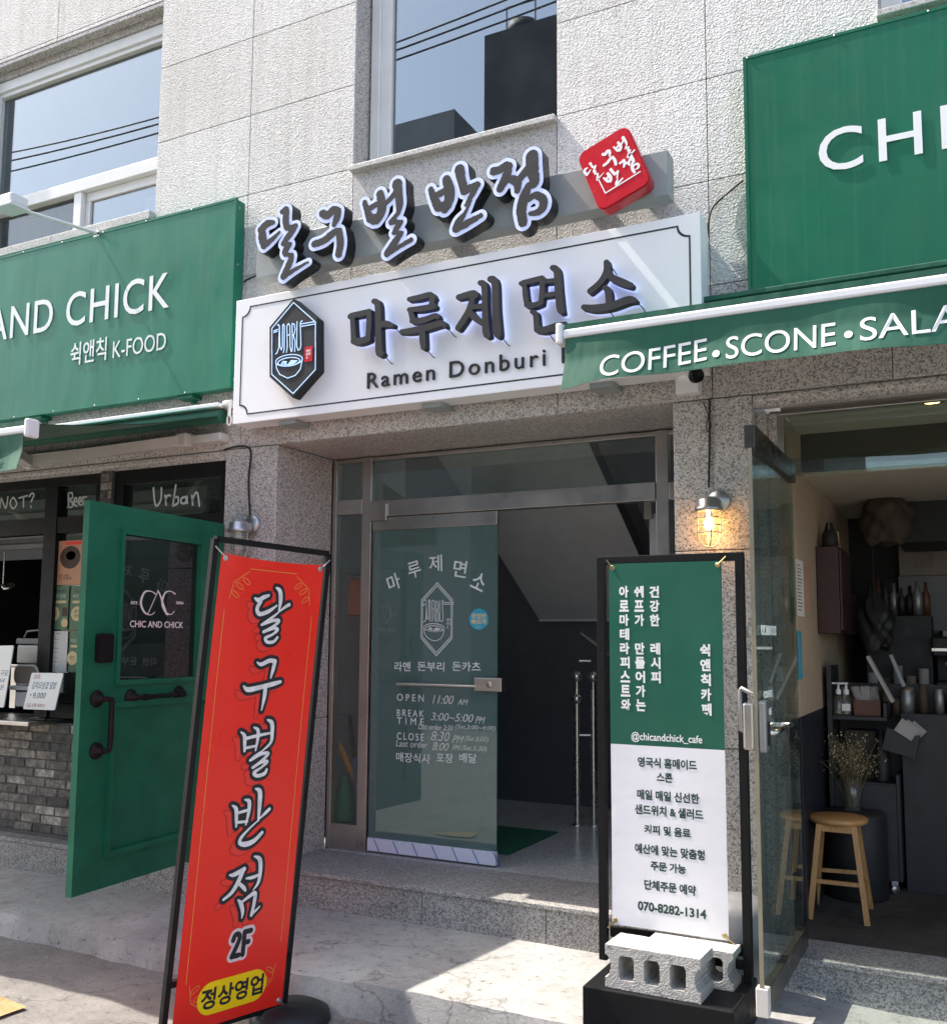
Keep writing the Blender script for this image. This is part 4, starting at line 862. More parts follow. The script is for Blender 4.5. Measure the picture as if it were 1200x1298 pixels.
for view, s1, s2 in MA:
    st = tr(LF, view, s1, True, 1.10)+tr(LF, view, s2, True, 1.10)
    q = MB(); glyph(q, st, LF, -0.052, 0.0, res=110); lt_ = q.build('letter', M['black_letter'], WS)
    q = MB(); glyph(q, st, LF, -0.088, -0.053, grow=-0.001, res=80); q.build('backlight', M['lit_edge'], lt_)
    q = MB(); P_ = np.array([p for s_ in st for p in s_])
    for i in (P_[:, 1].argmin(), P_[:, 0].argmax(), P_[:, 1].argmax()):
        u, v = P_[i][:2]; q.tube([LF.P(u, v, -0.02), LF.P(u+0.03, v-0.035, -0.03), LF.P(u+0.035, v-0.05, -0.06), LF.P(u+0.03, v-0.045, -0.09)], 0.003, 6)
    q.build('wire', M['rubber'], lt_)
# badge
hx = tr(BP, V8, [HEX], False)[0]; hp = [(u, v) for u, v, r in hx[:-1]][::-1]
q = MB(); q.prism(hp, BP, -0.078, 0.0); bd = q.build('badge', M['black_letter'], WS)
q = MB()
for s_ in tr(BP, V8, LOGO+LOGO_S, smooth=False): 
    glyph(q, [[(u, v, 0.0030) for u, v, r in s_]], BP, 0.0005, 0.003, res=120)
q.build('lit_line', M['neon'], bd)
q = MB(); a, c = BP.uv(330+485/8.65, 370+770/8.65), BP.uv(330+575/8.65, 370+590/8.65); q.prism(rrect(a[0], a[1], c[0], c[1], 0.008), BP, 0.0005, 0.003); q.build('seal', M['red_plaque'], bd)
q = MB(); BP2 = front(-0.2832); text(q, '제마\n면루\n소', BP2, a[0]+0.012, a[1]+0.02, c[0]-0.012, c[1]-0.02, 0, 0.001, offset=0.01); q.build('lettering', M['white_letter'], bd)

# ---- brush-lettered channel sign on a grey beam
CS = thing('channel_letter_sign', 'grey beam carrying five black brush-style letters with lit rims and a tilted red plaque', 'sign', (-2.85, -0.1, 4.0))
bp = -0.20
q = MB()
for a, c in ((-4.295, -1.42),):
    q.bbox((a, bp, 4.002), (c, bp+0.12, 4.262), 0.003)
q.k = 1
for x in (-4.0, -2.9, -1.95, -1.6): q.box((x, bp+0.121, 4.05), (x+0.05, 0.0, 4.2))
q.build('beam', [M['grey_metal'], M['black_side']], CS)
CF = front(-0.298); VA = (315, 240, 8); VB = (445, 210, 9.27); VCc = (530, 170, 6.667)
BR = [
 (VA, [[(250, 335, 22), (185, 352, 36), (130, 410, 38)], [(135, 415, 36), (143, 490, 44), (158, 565, 36)], [(158, 570, 34), (225, 520, 26), (312, 435, 12)], [(345, 225, 26), (385, 205, 28), (378, 300, 34), (388, 385, 30)], [(388, 395, 22), (430, 385, 24), (480, 368, 22)], [(475, 375, 26), (430, 440, 34), (355, 545, 26)], [(350, 552, 22), (420, 560, 24)], [(418, 562, 22), (380, 610, 32), (360, 650, 18)], [(370, 655, 24), (440, 670, 22)], [(440, 680, 24), (415, 750, 34), (355, 885, 32)], [(370, 880, 24), (450, 825, 20), (605, 735, 8)]]),
 (VA, [[(755, 245, 38), (800, 265, 36), (860, 210, 38), (905, 220, 36)], [(905, 230, 36), (895, 290, 36), (868, 360, 22)], [(668, 553, 32), (760, 520, 34), (870, 435, 34), (925, 420, 26)], [(918, 425, 34), (932, 540, 38), (915, 655, 36)]]),
 (VB, [[(160, 430, 28), (190, 520, 36), (222, 610, 44), (268, 665, 28)], [(342, 330, 44), (358, 430, 52), (355, 540, 54), (300, 640, 46)], [(225, 500, 30), (290, 455, 30)], [(225, 620, 46), (320, 610, 48)], [(542, 218, 60), (560, 330, 46), (570, 450, 42), (555, 555, 26)], [(515, 325, 32), (455, 395, 28), (395, 455, 26)], [(548, 560, 24), (500, 620, 26), (465, 668, 26)], [(465, 672, 26), (530, 660, 24), (598, 655, 18)], [(592, 660, 22), (545, 720, 34), (505, 785, 28)], [(510, 785, 26), (590, 785, 20)], [(592, 790, 24), (520, 890, 42), (425, 1030, 40)], [(440, 1030, 30), (560, 955, 24), (705, 868, 26)]]),
 (VCc, [[(105, 465, 22), (130, 530, 30), (172, 615, 38)], [(240, 385, 36), (262, 460, 42), (262, 550, 42), (225, 630, 36)], [(150, 520, 26), (215, 485, 26)], [(175, 615, 36), (245, 605, 38)], [(350, 300, 42), (365, 380, 36), (388, 470, 36)], [(390, 480, 32), (440, 455, 30), (500, 425, 26)], [(497, 430, 26), (450, 520, 22), (400, 600, 10)], [(445, 560, 8), (400, 660, 14), (345, 740, 32), (315, 805, 26)], [(325, 800, 30), (420, 750, 28), (530, 688, 20)]]),
 (VCc, [[(638, 312, 32), (690, 300, 30), (745, 262, 30)], [(768, 270, 30), (740, 370, 36), (692, 460, 30)], [(742, 375, 26), (800, 385, 34), (838, 405, 36), (838, 475, 24)], [(962, 188, 50), (966, 300, 50), (985, 400, 36), (960, 430, 28)], [(925, 300, 34), (880, 350, 30), (840, 390, 28)], [(935, 435, 28), (895, 530, 40), (872, 640, 42), (885, 745, 36)], [(935, 555, 18), (985, 515, 26), (1045, 540, 34), (1058, 600, 34), (1020, 655, 28), (945, 672, 16)]]),
]
SIGN_STROKES = []
for i, (view, ss) in enumerate(BR):
    st = tr(CF, view, ss, True, 1.08); SIGN_STROKES.append(st)
    q = MB(); glyph(q, st, CF, -0.094, -0.004, grow=0.027, res=110); L_ = q.build('letter', M['black_side'], CS)
    q = MB(); glyph(q, st, CF, -0.0035, 0.0, grow=0.0235, res=110); q.build('lit_rim', M['lit_face'], L_)
    q = MB(); glyph(q, st, CF, 0.0005, 0.004, res=130, rough=0.0012, seed=i); q.build('brush_mark', M['black_letter'], L_)
# red plaque
corn = [(770, 161), (730, 198), (768, 262), (823, 220)]
PF = front(-0.30); cc = [PF.uv(*p) for p in ((793, 158), (727, 197), (763, 268), (827, 228))]
cen = sum(cc)/4; ang = math.radians(16)
ex = np.array([(cc[3][0]+cc[0][0]-cc[1][0]-cc[2][0])/2, (cc[3][1]+cc[0][1]-cc[1][1]-cc[2][1])/2]); exn = ex/np.linalg.norm(ex); eyn = np.array([-exn[1], exn[0]])
hw = np.linalg.norm(ex)/2; ey = (cc[0]+cc[1]-cc[2]-cc[3])/2; hh_ = abs(np.dot(ey, eyn))/2
PQ = Plane(PF.P(*cen), PF.u*exn[0]+PF.v*exn[1], PF.u*eyn[0]+PF.v*eyn[1])
q = MB(); q.prism(rrect(-hw, -hh_, hw, hh_, 0.05, 7), PQ, -0.095, -0.012); q.prism(rrect(-hw+0.006, -hh_+0.006, hw-0.006, hh_-0.006, 0.046, 7), PQ, -0.0118, 0.0); pq = q.build('plaque', M['red_plaque'], CS)
q = MB()
spots = [(-0.105, 0.045, 0.115), (-0.008, 0.060, 0.098), (0.095, 0.070, 0.12), (-0.022, -0.052, 0.10), (0.088, -0.040, 0.105)]
for st, (u, v, sz) in zip(SIGN_STROKES, spots):
    A = np.array([p for s_ in st for p in s_]); lo, hi = A[:, :2].min(0), A[:, :2].max(0); k = sz/(hi[1]-lo[1]); c = (lo+hi)/2
    glyph(q, [[((a_-c[0])*k+u, (b_-c[1])*k+v, r*k*1.0) for a_, b_, r in s_] for s_ in st], PQ, 0.0005, 0.002, res=60)
glyph(q, [[(-0.098, -0.01, 0.0035), (-0.092, -0.112, 0.0035), (0.125, -0.108, 0.0035)]], PQ, 0.0005, 0.002, res=90)
q.build('lettering', M['white_letter'], pq)

# ---- arm light over the left green sign
a0 = W(122, 295, -0.12); lx = a0[0]; r_ = ray(22, 264); t_ = (lx-CAM[0])/r_[0]; a1 = CAM+r_*t_
AL = thing('sign_light', 'white floodlight on a thin arm reaching out above the AND CHICK sign', 'sign light', tuple(a0))
q = MB(); q.tube([a0+[0, 0.06, -0.01], a0, a1], 0.013, 12); q.box(a0+[-0.03, 0.0, -0.03], a0+[0.03, 0.06, 0.02]); q.build('arm', M['alu_white'], AL)
q = MB(); q.bbox(a1+[-0.09, -0.12, -0.01], a1+[0.09, 0.02, 0.06], 0.012); q.bbox(a1+[-0.10, -0.13, -0.035], a1+[0.10, 0.03, -0.012], 0.006); q.build('lamp_head', M['alu_white'], AL)

# ================================================================== AWNINGS
def awning(x0, x1, z_wall, y_f, z_f, drop, label, loc, seed, hood=False):
    A = thing('awning', label, 'awning', loc, 'green fabric awnings over the cafe fronts'); y_w = -0.10
    q = MB(); q.sheet(lambda u, v: (x0+(x1-x0)*u, y_w+(y_f+0.03-y_w)*v, z_wall+(z_f-z_wall)*v-0.03*math.sin(math.pi*v)), 60, 16)
    q.sheet(lambda u, v: (x0+(x1-x0)*u, y_w+(y_f+0.03-y_w)*(1-v), z_wall-0.004+(z_f-z_wall)*(1-v)-0.03*math.sin(math.pi*(1-v))), 60, 16); q.build('canopy', M['awning'], A)
    q = MB(); q.bbox((x0-0.012, y_f-0.018, z_f-0.060), (x1+0.012, y_f+0.045, z_f-0.014), 0.012); q.k = 1; q.bbox((x0-0.045, y_f-0.028, z_f-0.085), (x0-0.011, y_f+0.055, z_f+0.02), 0.012); q.bbox((x1+0.011, y_f-0.028, z_f-0.085), (x1+0.045, y_f+0.055, z_f+0.02), 0.012); q.k = 2
    q.box((x0, y_f-0.012, z_f-0.013), (x1, y_f+0.03, z_f+0.012)); q.build('front_bar', [M['alu_white'], M['white_plastic'], M['awning']], A)
    def val(u, v): 
        x = x0+0.005+(x1-x0-0.01)*u; edge = math.exp(-((x-x0)/0.12)**2)
        return (x, y_f-0.0105+0.016*v*math.sin(x*5.2+seed)+0.010*v*math.sin(x*11.0+2*seed)-0.03*edge*v-0.055*max(v-0.45, 0), z_f-0.061-(drop+0.005)*v-0.010*v*math.sin(x*2.2+seed)-0.03*edge*v)  # lower half flared to catch sun, its bend standing in for a shadow line
    q = MB(); q.sheet(val, 140, 14); q.sheet(lambda u, v: tuple(np.array(val(1-u, v))+[0, 0.003, 0]), 140, 14); vl = q.build('valance', M['awning'], A)
    q = MB()
    for i in range(int((x1-x0)/0.02)):
        u = (i+0.2)/((x1-x0)/0.02); u2 = u+0.5/((x1-x0)/0.02); p, r = np.array(val(u, 0.955)), np.array(val(u2, 0.955)); q._a([p+[0, -0.002, -0.002], r+[0, -0.002, -0.002], r+[0, -0.002, 0.001], p+[0, -0.002, 0.001]], [(0, 1, 2, 3)])
    q.build('stitching', M['poster_green'], vl)
    q = MB(); q.tube([(x0-0.01, -0.085, z_wall), (x1+0.01, -0.085, z_wall)], 0.05, 16); q.k = 2 if hood else 0; q.bbox((x0-0.02, -0.15, z_wall+0.055), (x1+0.02, -0.01, z_wall+0.085), 0.006); q.k = 1; q.bbox((x0+0.0, -0.10, z_wall-0.13-0.045), (x1, -0.001, z_wall-0.13+0.015), 0.006); q.build('roller', [M['awning'], M['arm'], M['alu_white']], A)
    for sx in (1, -1):
        q = MB(); xa = x0+0.32 if sx > 0 else x1-0.32
        e0 = np.array((xa, -0.11, z_wall-0.15)); el_ = np.array((xa+sx*0.85, (y_f)*0.42, (z_wall-0.15+z_f)/2-0.08)); e1 = np.array((xa+sx*0.0, y_f+0.05, z_f-0.05))
        q.beam(e0, el_, 0.045, 0.075); q.beam(el_, e1, 0.036, 0.060); q.bbox(e0-[0.05, 0.04, 0.05], e0+[0.05, 0.05, 0.05], 0.01); q.bbox(el_-[0.035, 0.035, 0.05], el_+[0.035, 0.035, 0.05], 0.01)
        q.build('folding_arm', M['arm'], A)
    return A, vl, val
yv = -1.0
vR = front(yv); vt = vR.uv(712, 444)
RA, rv, rval = awning(vt[0]+0.02, 2.2, 3.325, yv, vR.uv(900, 397)[1]+0.035, 0.235, 'green fabric awning with white COFFEE, SCONE, SALAD lettering on its valance', (0, -0.1, 3.3), 1.0)
q = MB(); VP_ = front(yv-0.012)
def vtext(s_, bl, br, hpx, pos):
    vs, fs = text_geo(s_, offset=0.0, spacing=1.0, res=6); A = np.array(vs); lo, hi = A.min(0), A.max(0)
    a, c = VP_.uv(*bl), VP_.uv(*br); h = hpx*VP_.scale(*bl)
    U = a[0]+(A[:, 0]-lo[0])/(hi[0]-lo[0])*(c[0]-a[0]); V = a[1]+(c[1]-a[1])*(U-a[0])/(c[0]-a[0])+(A[:, 1]-lo[1])/(hi[1]-lo[1])*h
    xa, xb = vt[0]+0.02+0.005, 2.2-0.005; n = len(U); pts = []
    zf = vR.uv(900, 397)[1]+0.035
    for u, v in zip(U, V):
        uu = (u-xa)/(xb-xa); p0 = rval(uu, 0); p1 = rval(uu, 1); t = (p0[2]-v)/(p0[2]-p1[2]); p = rval(uu, t); pts.append((u, p[1]-0.003, v))
    q._a(pts, [list(f) for f in fs], False)
vtext('COFFEE', (763, 481), (896, 457), 28, 0); vtext('SCONE', (921, 457), (1060, 440), 30, 0); vtext('SALAD', (1091, 436), (1262, 409), 32, 0)
for px, py in ((908, 449), (1076, 426)):
    u, v = VP_.uv(px, py); xa, xb, zf = vt[0]+0.025, 2.195, vR.uv(900, 397)[1]+0.035; pts = []
    for a in np.linspace(0, 2*math.pi, 17)[:-1]:
        U, V = u+0.017*math.cos(a), v+0.017*math.sin(a); uu = (U-xa)/(xb-xa); p0, p1 = rval(uu, 0), rval(uu, 1); p = rval(uu, (p0[2]-V)/(p0[2]-p1[2])); pts.append((U, p[1]-0.004, V))
    q._a(pts, [list(range(16))], False)
q.build('lettering', M['white_letter'], rv)
LA, lv, lval = awning(-9.2, -4.66, 3.10, -1.66, 2.735, 0.21, 'green fabric awning pulled out over the serving counter and brick wall', (-7, -0.1, 3.2), 2.3, True)
q = MB()
q.lathe((-4.60, -0.09, 3.18), [(0.0, -0.03), (0.03, -0.03), (0.03, 0.03), (0.0, 0.03)], 12, (1, 0, 0)); q.tube([(-4.58, -0.10, 3.16), (-4.58, -0.10, 3.09)], 0.012, 8)
q.tube([(-4.58+0.018*math.cos(t), -0.10, 3.06+0.036*math.sin(t)) for t in np.linspace(0, 2*math.pi, 17)[:-1]], 0.006, 8, closed=True); q.build('crank_eye', M['white_plastic'], LA)
q = MB(); lvp = front(-1.68)
text(q, '& BEER', lvp, -5.6, 2.53, -4.83, 2.62, 0, 0.001); q.build('lettering', M['white_letter'], lv)

# ================================================================== LAMPS, CABLES, CAMERA
def wall_lamp(x, z, on):
    lab = 'lit caged aluminium lamp on the granite pillar beside the cafe door' if on else 'unlit caged aluminium lamp on the granite pillar behind the red banner'
    L = thing('wall_lamp', lab, 'wall lamp', (x, 0, z)); c = np.array((x, 0.0, z)); yc = -0.115
    q = MB(); q.lathe(c+[0.02, 0.002, 0.03], [(0.0, 0.035), (0.055, 0.033), (0.062, 0.022), (0.062, 0.0)], 28, (0, -1, 0)); q.lathe(c+[0.01, -0.03, 0.0], [(0.036, 0), (0.034, 0.07)], 20, (-0.35, -1, -0.05)); q.build('base', M['alu'], L)
    cc_ = c+[-0.01, yc, 0]
    q = MB(); q.lathe(cc_, [(0.0, 0.045), (0.045, 0.040), (0.066, 0.022), (0.068, -0.012), (0.076, -0.016), (0.076, -0.034), (0.060, -0.036), (0.0, -0.034)], 32); q.build('cap', M['alu'], L)
    q = MB(); q.lathe(cc_, [(0.052, -0.036), (0.053, -0.15), (0.046, -0.185), (0.028, -0.208), (0.0, -0.214)], 28); q.build('jar', M['lamp_glass'], L)
    q = MB()
    for k in range(4):
        a = math.pi*k/4*2+0.4; d = np.array((math.cos(a), math.sin(a), 0))
        q.tube([cc_+d*0.060+[0, 0, -0.03], cc_+d*0.060+[0, 0, -0.16], cc_+d*0.05+[0, 0, -0.195], cc_+d*0.028+[0, 0, -0.22], cc_+[0, 0, -0.226]], 0.0035, 6)
    for dz in (-0.07, -0.11, -0.15): q.tube([cc_+[0.0605*math.cos(t), 0.0605*math.sin(t), dz] for t in np.linspace(0, 2*math.pi, 25)[:-1]], 0.0032, 6, closed=True)
    q.build('cage', M['alu'], L)
    q = MB(); q.lathe(cc_, [(0.012, -0.036), (0.012, -0.06), (0.018, -0.075), (0.026, -0.10), (0.022, -0.125), (0.0, -0.137)], 18); q.build('bulb', M['bulb'] if on else M['lamp_glass'], L)
    if on:
        ld = bpy.data.lights.new('bulb_light', 'POINT'); ld.energy = 0.3; ld.color = (1.0, 0.55, 0.2); ld.shadow_soft_size = 0.03
        lo = bpy.data.objects.new('bulb_light', ld); COL.objects.link(lo); lo.parent = L; lo.location = Vector(cc_+[0, 0, -0.17])-L.location
    return L
lr = W(898, 640, -0.115); wall_lamp(lr[0]+0.01, lr[2], True)
ll = W(303, 668, -0.115); wall_lamp(ll[0]+0.01, ll[2], False)
def cable(pts, r, label, parent=None):
    q = MB(); q.tube(catmull(pts, 8), r, 8); o = q.build('cable', M['rubber'], None, (float(pts[0][0]), float(pts[0][1]), float(pts[0][2]))); return tag(o, label, 'cable')
cable([W(899, 505, -0.008), W(899, 560, -0.008), W(898, 618, -0.010)], 0.006, 'black cable running straight down the granite pillar to the lit lamp')
a = W(316, 568, -0.008)
cable([W(284, 570, -0.02), W(300, 566, -0.012), W(312, 566, -0.008), a+[0.015, 0, -0.04], W(315, 610, -0.008), W(317, 655, -0.010)], 0.007, 'black cable bending over the granite pillar to the unlit lamp')
cable([W(942, 228, -0.01), W(925, 242, -0.012), W(905, 260, -0.02), W(899, 275, -0.03), W(896, 300, -0.02)], 0.006, 'short black cable curving from the CHI sign to the corner of the white sign')
cable([W(309, 357, -0.01), W(318, 352, -0.012), W(331, 348, -0.05)], 0.006, 'short black cable between the AND CHICK sign and the grey beam')
cable([W(891, 510, -0.015), W(897, 525, -0.02), W(901, 540, -0.02), W(898, 548, -0.02), W(895, 540, -0.015), W(899, 525, -0.012)], 0.003, 'thin looped grey wire tied below the security camera')
cb = W(880, 494, -0.05)
SC_ = thing('security_camera', 'small white bullet security camera on a square box beneath the COFFEE awning', 'security camera', tuple(cb))
q = MB(); q.bbox(cb+[-0.10, -0.03, -0.02], cb+[0.03, 0.05, 0.10], 0.008); q.build('base', M['white_plastic'], SC_)
d = np.array((0.62, -0.55, -0.16)); d /= np.linalg.norm(d); c0 = cb+[-0.03, -0.07, 0.06]
q = MB(); q.lathe(c0, [(0.0, -0.06), (0.03, -0.058), (0.036, -0.04), (0.036, 0.09), (0.0, 0.091)], 24, d); q.tube([cb+[-0.04, 0.0, 0.06], c0], 0.016, 10); q.build('housing', M['white_plastic'], SC_)
q = MB(); q.lathe(c0, [(0.038, 0.085), (0.040, 0.10), (0.036, 0.125), (0.030, 0.126), (0.024, 0.118), (0.0, 0.116)], 24, d); q.build('lens', M['black_paint'], SC_)

# ================================================================== RED BANNER ON ITS STAND
x_, y_, phi, lean, roll, bw, bh = -3.329, -1.837, 1.325, -0.078, 0.032, 0.682, 2.318
u_ = np.array([math.cos(phi), math.sin(phi), 0]); n_ = np.array([math.sin(phi), -math.cos(phi), 0]); up_ = np.array([0, 0, 1.])*math.cos(lean)-n_*math.sin(lean)
uu_ = u_*math.cos(roll)-up_*math.sin(roll); vv_ = up_*math.cos(roll)+u_*math.sin(roll)
RB = thing('banner_stand', 'tall leaning red banner with white brush lettering, 2F and a yellow pill', 'banner stand', (x_, y_, -0.30))
BPn = Plane((x_, y_, -0.30), uu_, vv_)
q = MB(); t = 0.014
for (a, c) in (((0, 0.02), (0, bh)), ((bw, 0.02), (bw, bh)), ((0, bh), (bw, bh)), ((0, 0.06), (bw, 0.06)), ((0, 0.30), (bw, 0.30))):
    q.beam(BPn.P(*a), BPn.P(*c), 2*t, 2*t, up=tuple(BPn.n))
q.build('frame', M['black_paint'], RB)
foot = BPn.P(bw/2, 0.0, 0.0)
fz = -0.325; fc = np.array((foot[0]+0.12, foot[1]+0.02, fz))
for cc_ in (BPn.P(0.0, 0, 0), BPn.P(bw, 0, 0)):
    q = MB(); q.lathe((cc_[0]+0.05, cc_[1], fz-0.02), [(0.0, 0.0), (0.185, 0.0), (0.20, 0.02), (0.19, 0.06), (0.14, 0.085), (0.0, 0.09)], 32); q.build('base', M['rubber'], RB)
q = MB(); bl_u, br_u, bb_v, bt_v = 0.030, bw-0.034, 0.075, bh-0.062
def bn(u, v): 
    U = bl_u+(br_u-bl_u)*u; V = bb_v+(bt_v-bb_v)*v; e_ = 0.006*math.sin(2.2*V+1)+0.004*math.sin(9*U); sag = -0.012*math.sin(math.pi*u)*(v**8)+0.0
    return BPn.P(U, V+sag, 0.024+e_)
bsh = lambda u, v: (lambda p: p)(bn(u, v))
q.sheet(bn, 14, 60); q.sheet(lambda u, v: np.array(bn(1-u, v))-BPn.n*0.002, 14, 60); bnr = q.build('banner', M['red'], RB)
class Skin(Plane):                                                     # printing that follows the banner's gentle waves
    def P(s, u, v, d=0.0): return s.o+s.u*u+s.v*v+s.n*(0.0245+0.006*math.sin(2.2*v+1)+0.004*math.sin(9*u)+d)
SK = Skin(BPn.o, BPn.u, BPn.v); SK.n = BPn.n
def uvb(px, py):                                                       # intersect with the banner sheet
    pl = Plane(BPn.o+BPn.n*0.026, BPn.u, BPn.v); return pl.uv(px, py)
VF, VG, VH = (290, 735, 7.64), (270, 900, 7.64), (230, 1060, 5.454)
RD = [
 (VF, [[(255, 180, 14), (290, 198, 26), (340, 170, 24), (390, 152, 16)], [(310, 210, 24), (275, 280, 24), (300, 332, 24), (390, 305, 22), (470, 250, 10)], [(465, 78, 12), (500, 110, 26), (508, 200, 26), (490, 310, 10)], [(500, 305, 8), (560, 260, 18), (592, 242, 20)], [(495, 310, 6), (420, 370, 16), (320, 436, 14)], [(330, 434, 14), (440, 395, 18), (492, 400, 20), (440, 450, 16), (338, 505, 16)], [(345, 505, 16), (440, 470, 18), (478, 485, 20), (430, 530, 14), (360, 565, 20), (380, 605, 18), (440, 600, 18), (478, 560, 16)]]),
 (VF, [[(278, 800, 8), (320, 820, 22), (400, 785, 24), (455, 790, 24)], [(455, 795, 24), (440, 860, 24), (415, 950, 12)], [(145, 1030, 10), (190, 1065, 28), (320, 1040, 26), (440, 1010, 26), (510, 990, 18)], [(362, 1040, 26), (350, 1140, 24), (322, 1265, 8)]]),
 (VG, [[(270, 215, 8), (305, 250, 22), (308, 330, 22), (305, 400, 14)], [(398, 170, 8), (440, 200, 22), (436, 290, 20), (415, 395, 10)], [(310, 280, 18), (440, 250, 18), (570, 225, 12)], [(315, 370, 16), (420, 350, 14)], [(535, 98, 10), (578, 130, 26), (580, 230, 24), (565, 320, 18), (480, 400, 8)], [(480, 400, 6), (420, 440, 14), (360, 490, 14)], [(370, 488, 14), (470, 430, 18), (540, 425, 20), (480, 490, 16), (385, 560, 16)], [(390, 560, 16), (470, 510, 18), (530, 505, 20), (470, 560, 14), (400, 610, 22), (430, 640, 20), (500, 620, 22), (525, 580, 16)]]),
 (VG, [[(182, 925, 8), (220, 960, 24), (222, 1050, 22), (220, 1130, 12)], [(305, 870, 8), (350, 890, 24), (345, 990, 22), (315, 1110, 12)], [(230, 1000, 16), (340, 970, 16)], [(228, 1090, 16), (330, 1080, 14)], [(412, 765, 8), (455, 790, 28), (455, 900, 28), (440, 1070, 14)], [(450, 1055, 8), (510, 1000, 20), (550, 962, 18)], [(440, 1070, 8), (350, 1150, 12), (270, 1235, 20), (255, 1290, 22), (320, 1300, 30), (400, 1265, 26), (475, 1190, 20)]]),
 (VH, [[(326, 268, 6), (360, 265, 18), (430, 228, 18)], [(425, 230, 18), (385, 320, 20), (340, 390, 16), (282, 438, 10)], [(385, 320, 12), (425, 355, 16), (438, 375, 10)], [(502, 140, 6), (540, 160, 18), (545, 230, 18), (530, 320, 14), (490, 375, 4)], [(445, 292, 8), (490, 285, 14), (540, 265, 10)], [(385, 440, 6), (405, 465, 18), (418, 520, 16), (412, 565, 6)], [(420, 450, 10), (460, 420, 14), (505, 395, 18), (500, 460, 16), (480, 545, 14)], [(482, 540, 12), (515, 510, 10), (540, 485, 5)]]),
]
qg, qd, qw, qx = MB(), MB(), MB(), MB()
for i, (view, ss) in enumerate(RD):
    x0, y0, sc = view; st = []
    for s_ in ss:
        o = []
        for x, y, r in (catmull(s_, 5) if len(s_) > 2 else s_):
            u, v = uvb(x0+x/sc, y0+y/sc); o.append((u, v, max(r, 2)/sc*BPn.scale(x0+x/sc, y0+y/sc)*0.86))
        st.append(o)
    gh = [[(u-0.032, v-0.03, r*1.1) for u, v, r in s_] for s_ in st]
    glyph(qx, gh, SK, None, -0.0002+0.0006, grow=0.010, res=70); glyph(qg, gh, SK, None, 0.0008, grow=0.004, res=70)
    glyph(qd, st, SK, None, 0.0016, grow=0.017, res=90); glyph(qw, st, SK, None, 0.0024, res=110)
qx.build('ghost_outline', M['dark_red_ghost'], bnr); qg.build('ghost_lettering', M['red_ghost'], bnr); qd.build('lettering_outline', M['ink'], bnr); qw.build('lettering', M['silver_print'], bnr)
# 2F, yellow pill, gold border and corner sprays
a, c = uvb(287, 1218), uvb(317, 1204); vb = (a[1]+c[1])/2
T2F = [[(0.02, 0.74, .1), (0.10, 0.93, .1), (0.27, 0.98, .1), (0.42, 0.85, .1), (0.36, 0.6, .1), (0.02, 0.02, .1)], [(0.02, 0.02, .1), (0.46, 0.02, .1)], [(0.72, 0.0, .1), (0.72, 1.0, .1)], [(0.72, 1.0, .1), (1.12, 1.0, .1)], [(0.72, 0.52, .1), (1.02, 0.52, .1)]]
ku, kv = (c[0]-a[0]-0.02)/1.22, 0.105; st2 = [[(a[0]+0.02+x*ku, vb+y*kv, 0.0125) for x, y, r in (catmull(s_, 5) if len(s_) > 3 else s_)] for s_ in T2F]
q = MB(); glyph(q, st2, SK, None, 0.0010, grow=0.014, res=70); q.build('lettering_outline', M['pink_print'], bnr)
q = MB(); glyph(q, st2, SK, None, 0.0020, res=90); q.build('lettering', M['ink'], bnr)
p1, p2 = uvb(252, 1275), uvb(334, 1240); hy = 0.075; cu = (p1[1]+p2[1])/2
q = MB(); glyph(q, [[(p1[0]+hy*0.75, cu, hy), (p2[0]-hy*0.75, cu, hy)]], SK, None, 0.0016, res=70); q.build('yellow_pill', M['yellow'], bnr)
q = MB(); text(q, '정상영업', SK, p1[0]+0.0, cu-0.048, p2[0]-0.0, cu+0.048, None, 0.0026, offset=0.028); q.build('lettering', M['ink'], bnr)
q = MB(); gl = []
i0, i1, j0, j1 = bl_u+0.045, br_u-0.045, bb_v+0.06, bt_v-0.06
gl += [[(i0, j0+0.16, .0016), (i0, j1-0.2, .0016)], [(i1, j0+0.25, .0016), (i1, j1-0.2, .0016)], [(i0+0.12, j1, .0016), (i1-0.12, j1, .0016)], [(i0+0.12, j0, .0016), (i1-0.1, j0, .0016)]]
for (cx, cy, sx, sy) in ((i0, j1, 1, -1), (i1, j1, -1, -1), (i1, j0, -1, 1), (i0, j0, 1, 1)):
    gl.append([(cx+sx*0.02, cy+sy*0.15, .0015), (cx+sx*0.035, cy+sy*0.07, .0015), (cx+sx*0.12, cy+sy*0.012, .0015)])
    for (a_, b_) in ((0.03, 0.10), (0.05, 0.06), (0.085, 0.035)):
        gl.append([(cx+sx*(a_+0.02+0.022*math.cos(t)), cy+sy*(b_+0.025+0.011*math.sin(t)+0.012*math.cos(t)), .0014) for t in np.linspace(0, 2*math.pi, 15)])
for s_ in gl:
    for a_, c_ in zip(s_[:-1], s_[1:]):
        nseg = max(int(math.hypot(c_[0]-a_[0], c_[1]-a_[1])/0.05), 1)
        for k in range(nseg):
            u0, v0 = a_[0]+(c_[0]-a_[0])*k/nseg, a_[1]+(c_[1]-a_[1])*k/nseg; u1, v1 = a_[0]+(c_[0]-a_[0])*(k+1)/nseg, a_[1]+(c_[1]-a_[1])*(k+1)/nseg
            L = math.hypot(u1-u0, v1-v0)+1e-9; nx, ny = -(v1-v0)/L*a_[2], (u1-u0)/L*a_[2]
            q._a([SK.P(u0+nx, v0+ny, .0012), SK.P(u0-nx, v0-ny, .0012), SK.P(u1-nx, v1-ny, .0012), SK.P(u1+nx, v1+ny, .0012)], [(0, 1, 2, 3)])
q.build('gold_border', M['gold_line'], bnr)
q = MB()
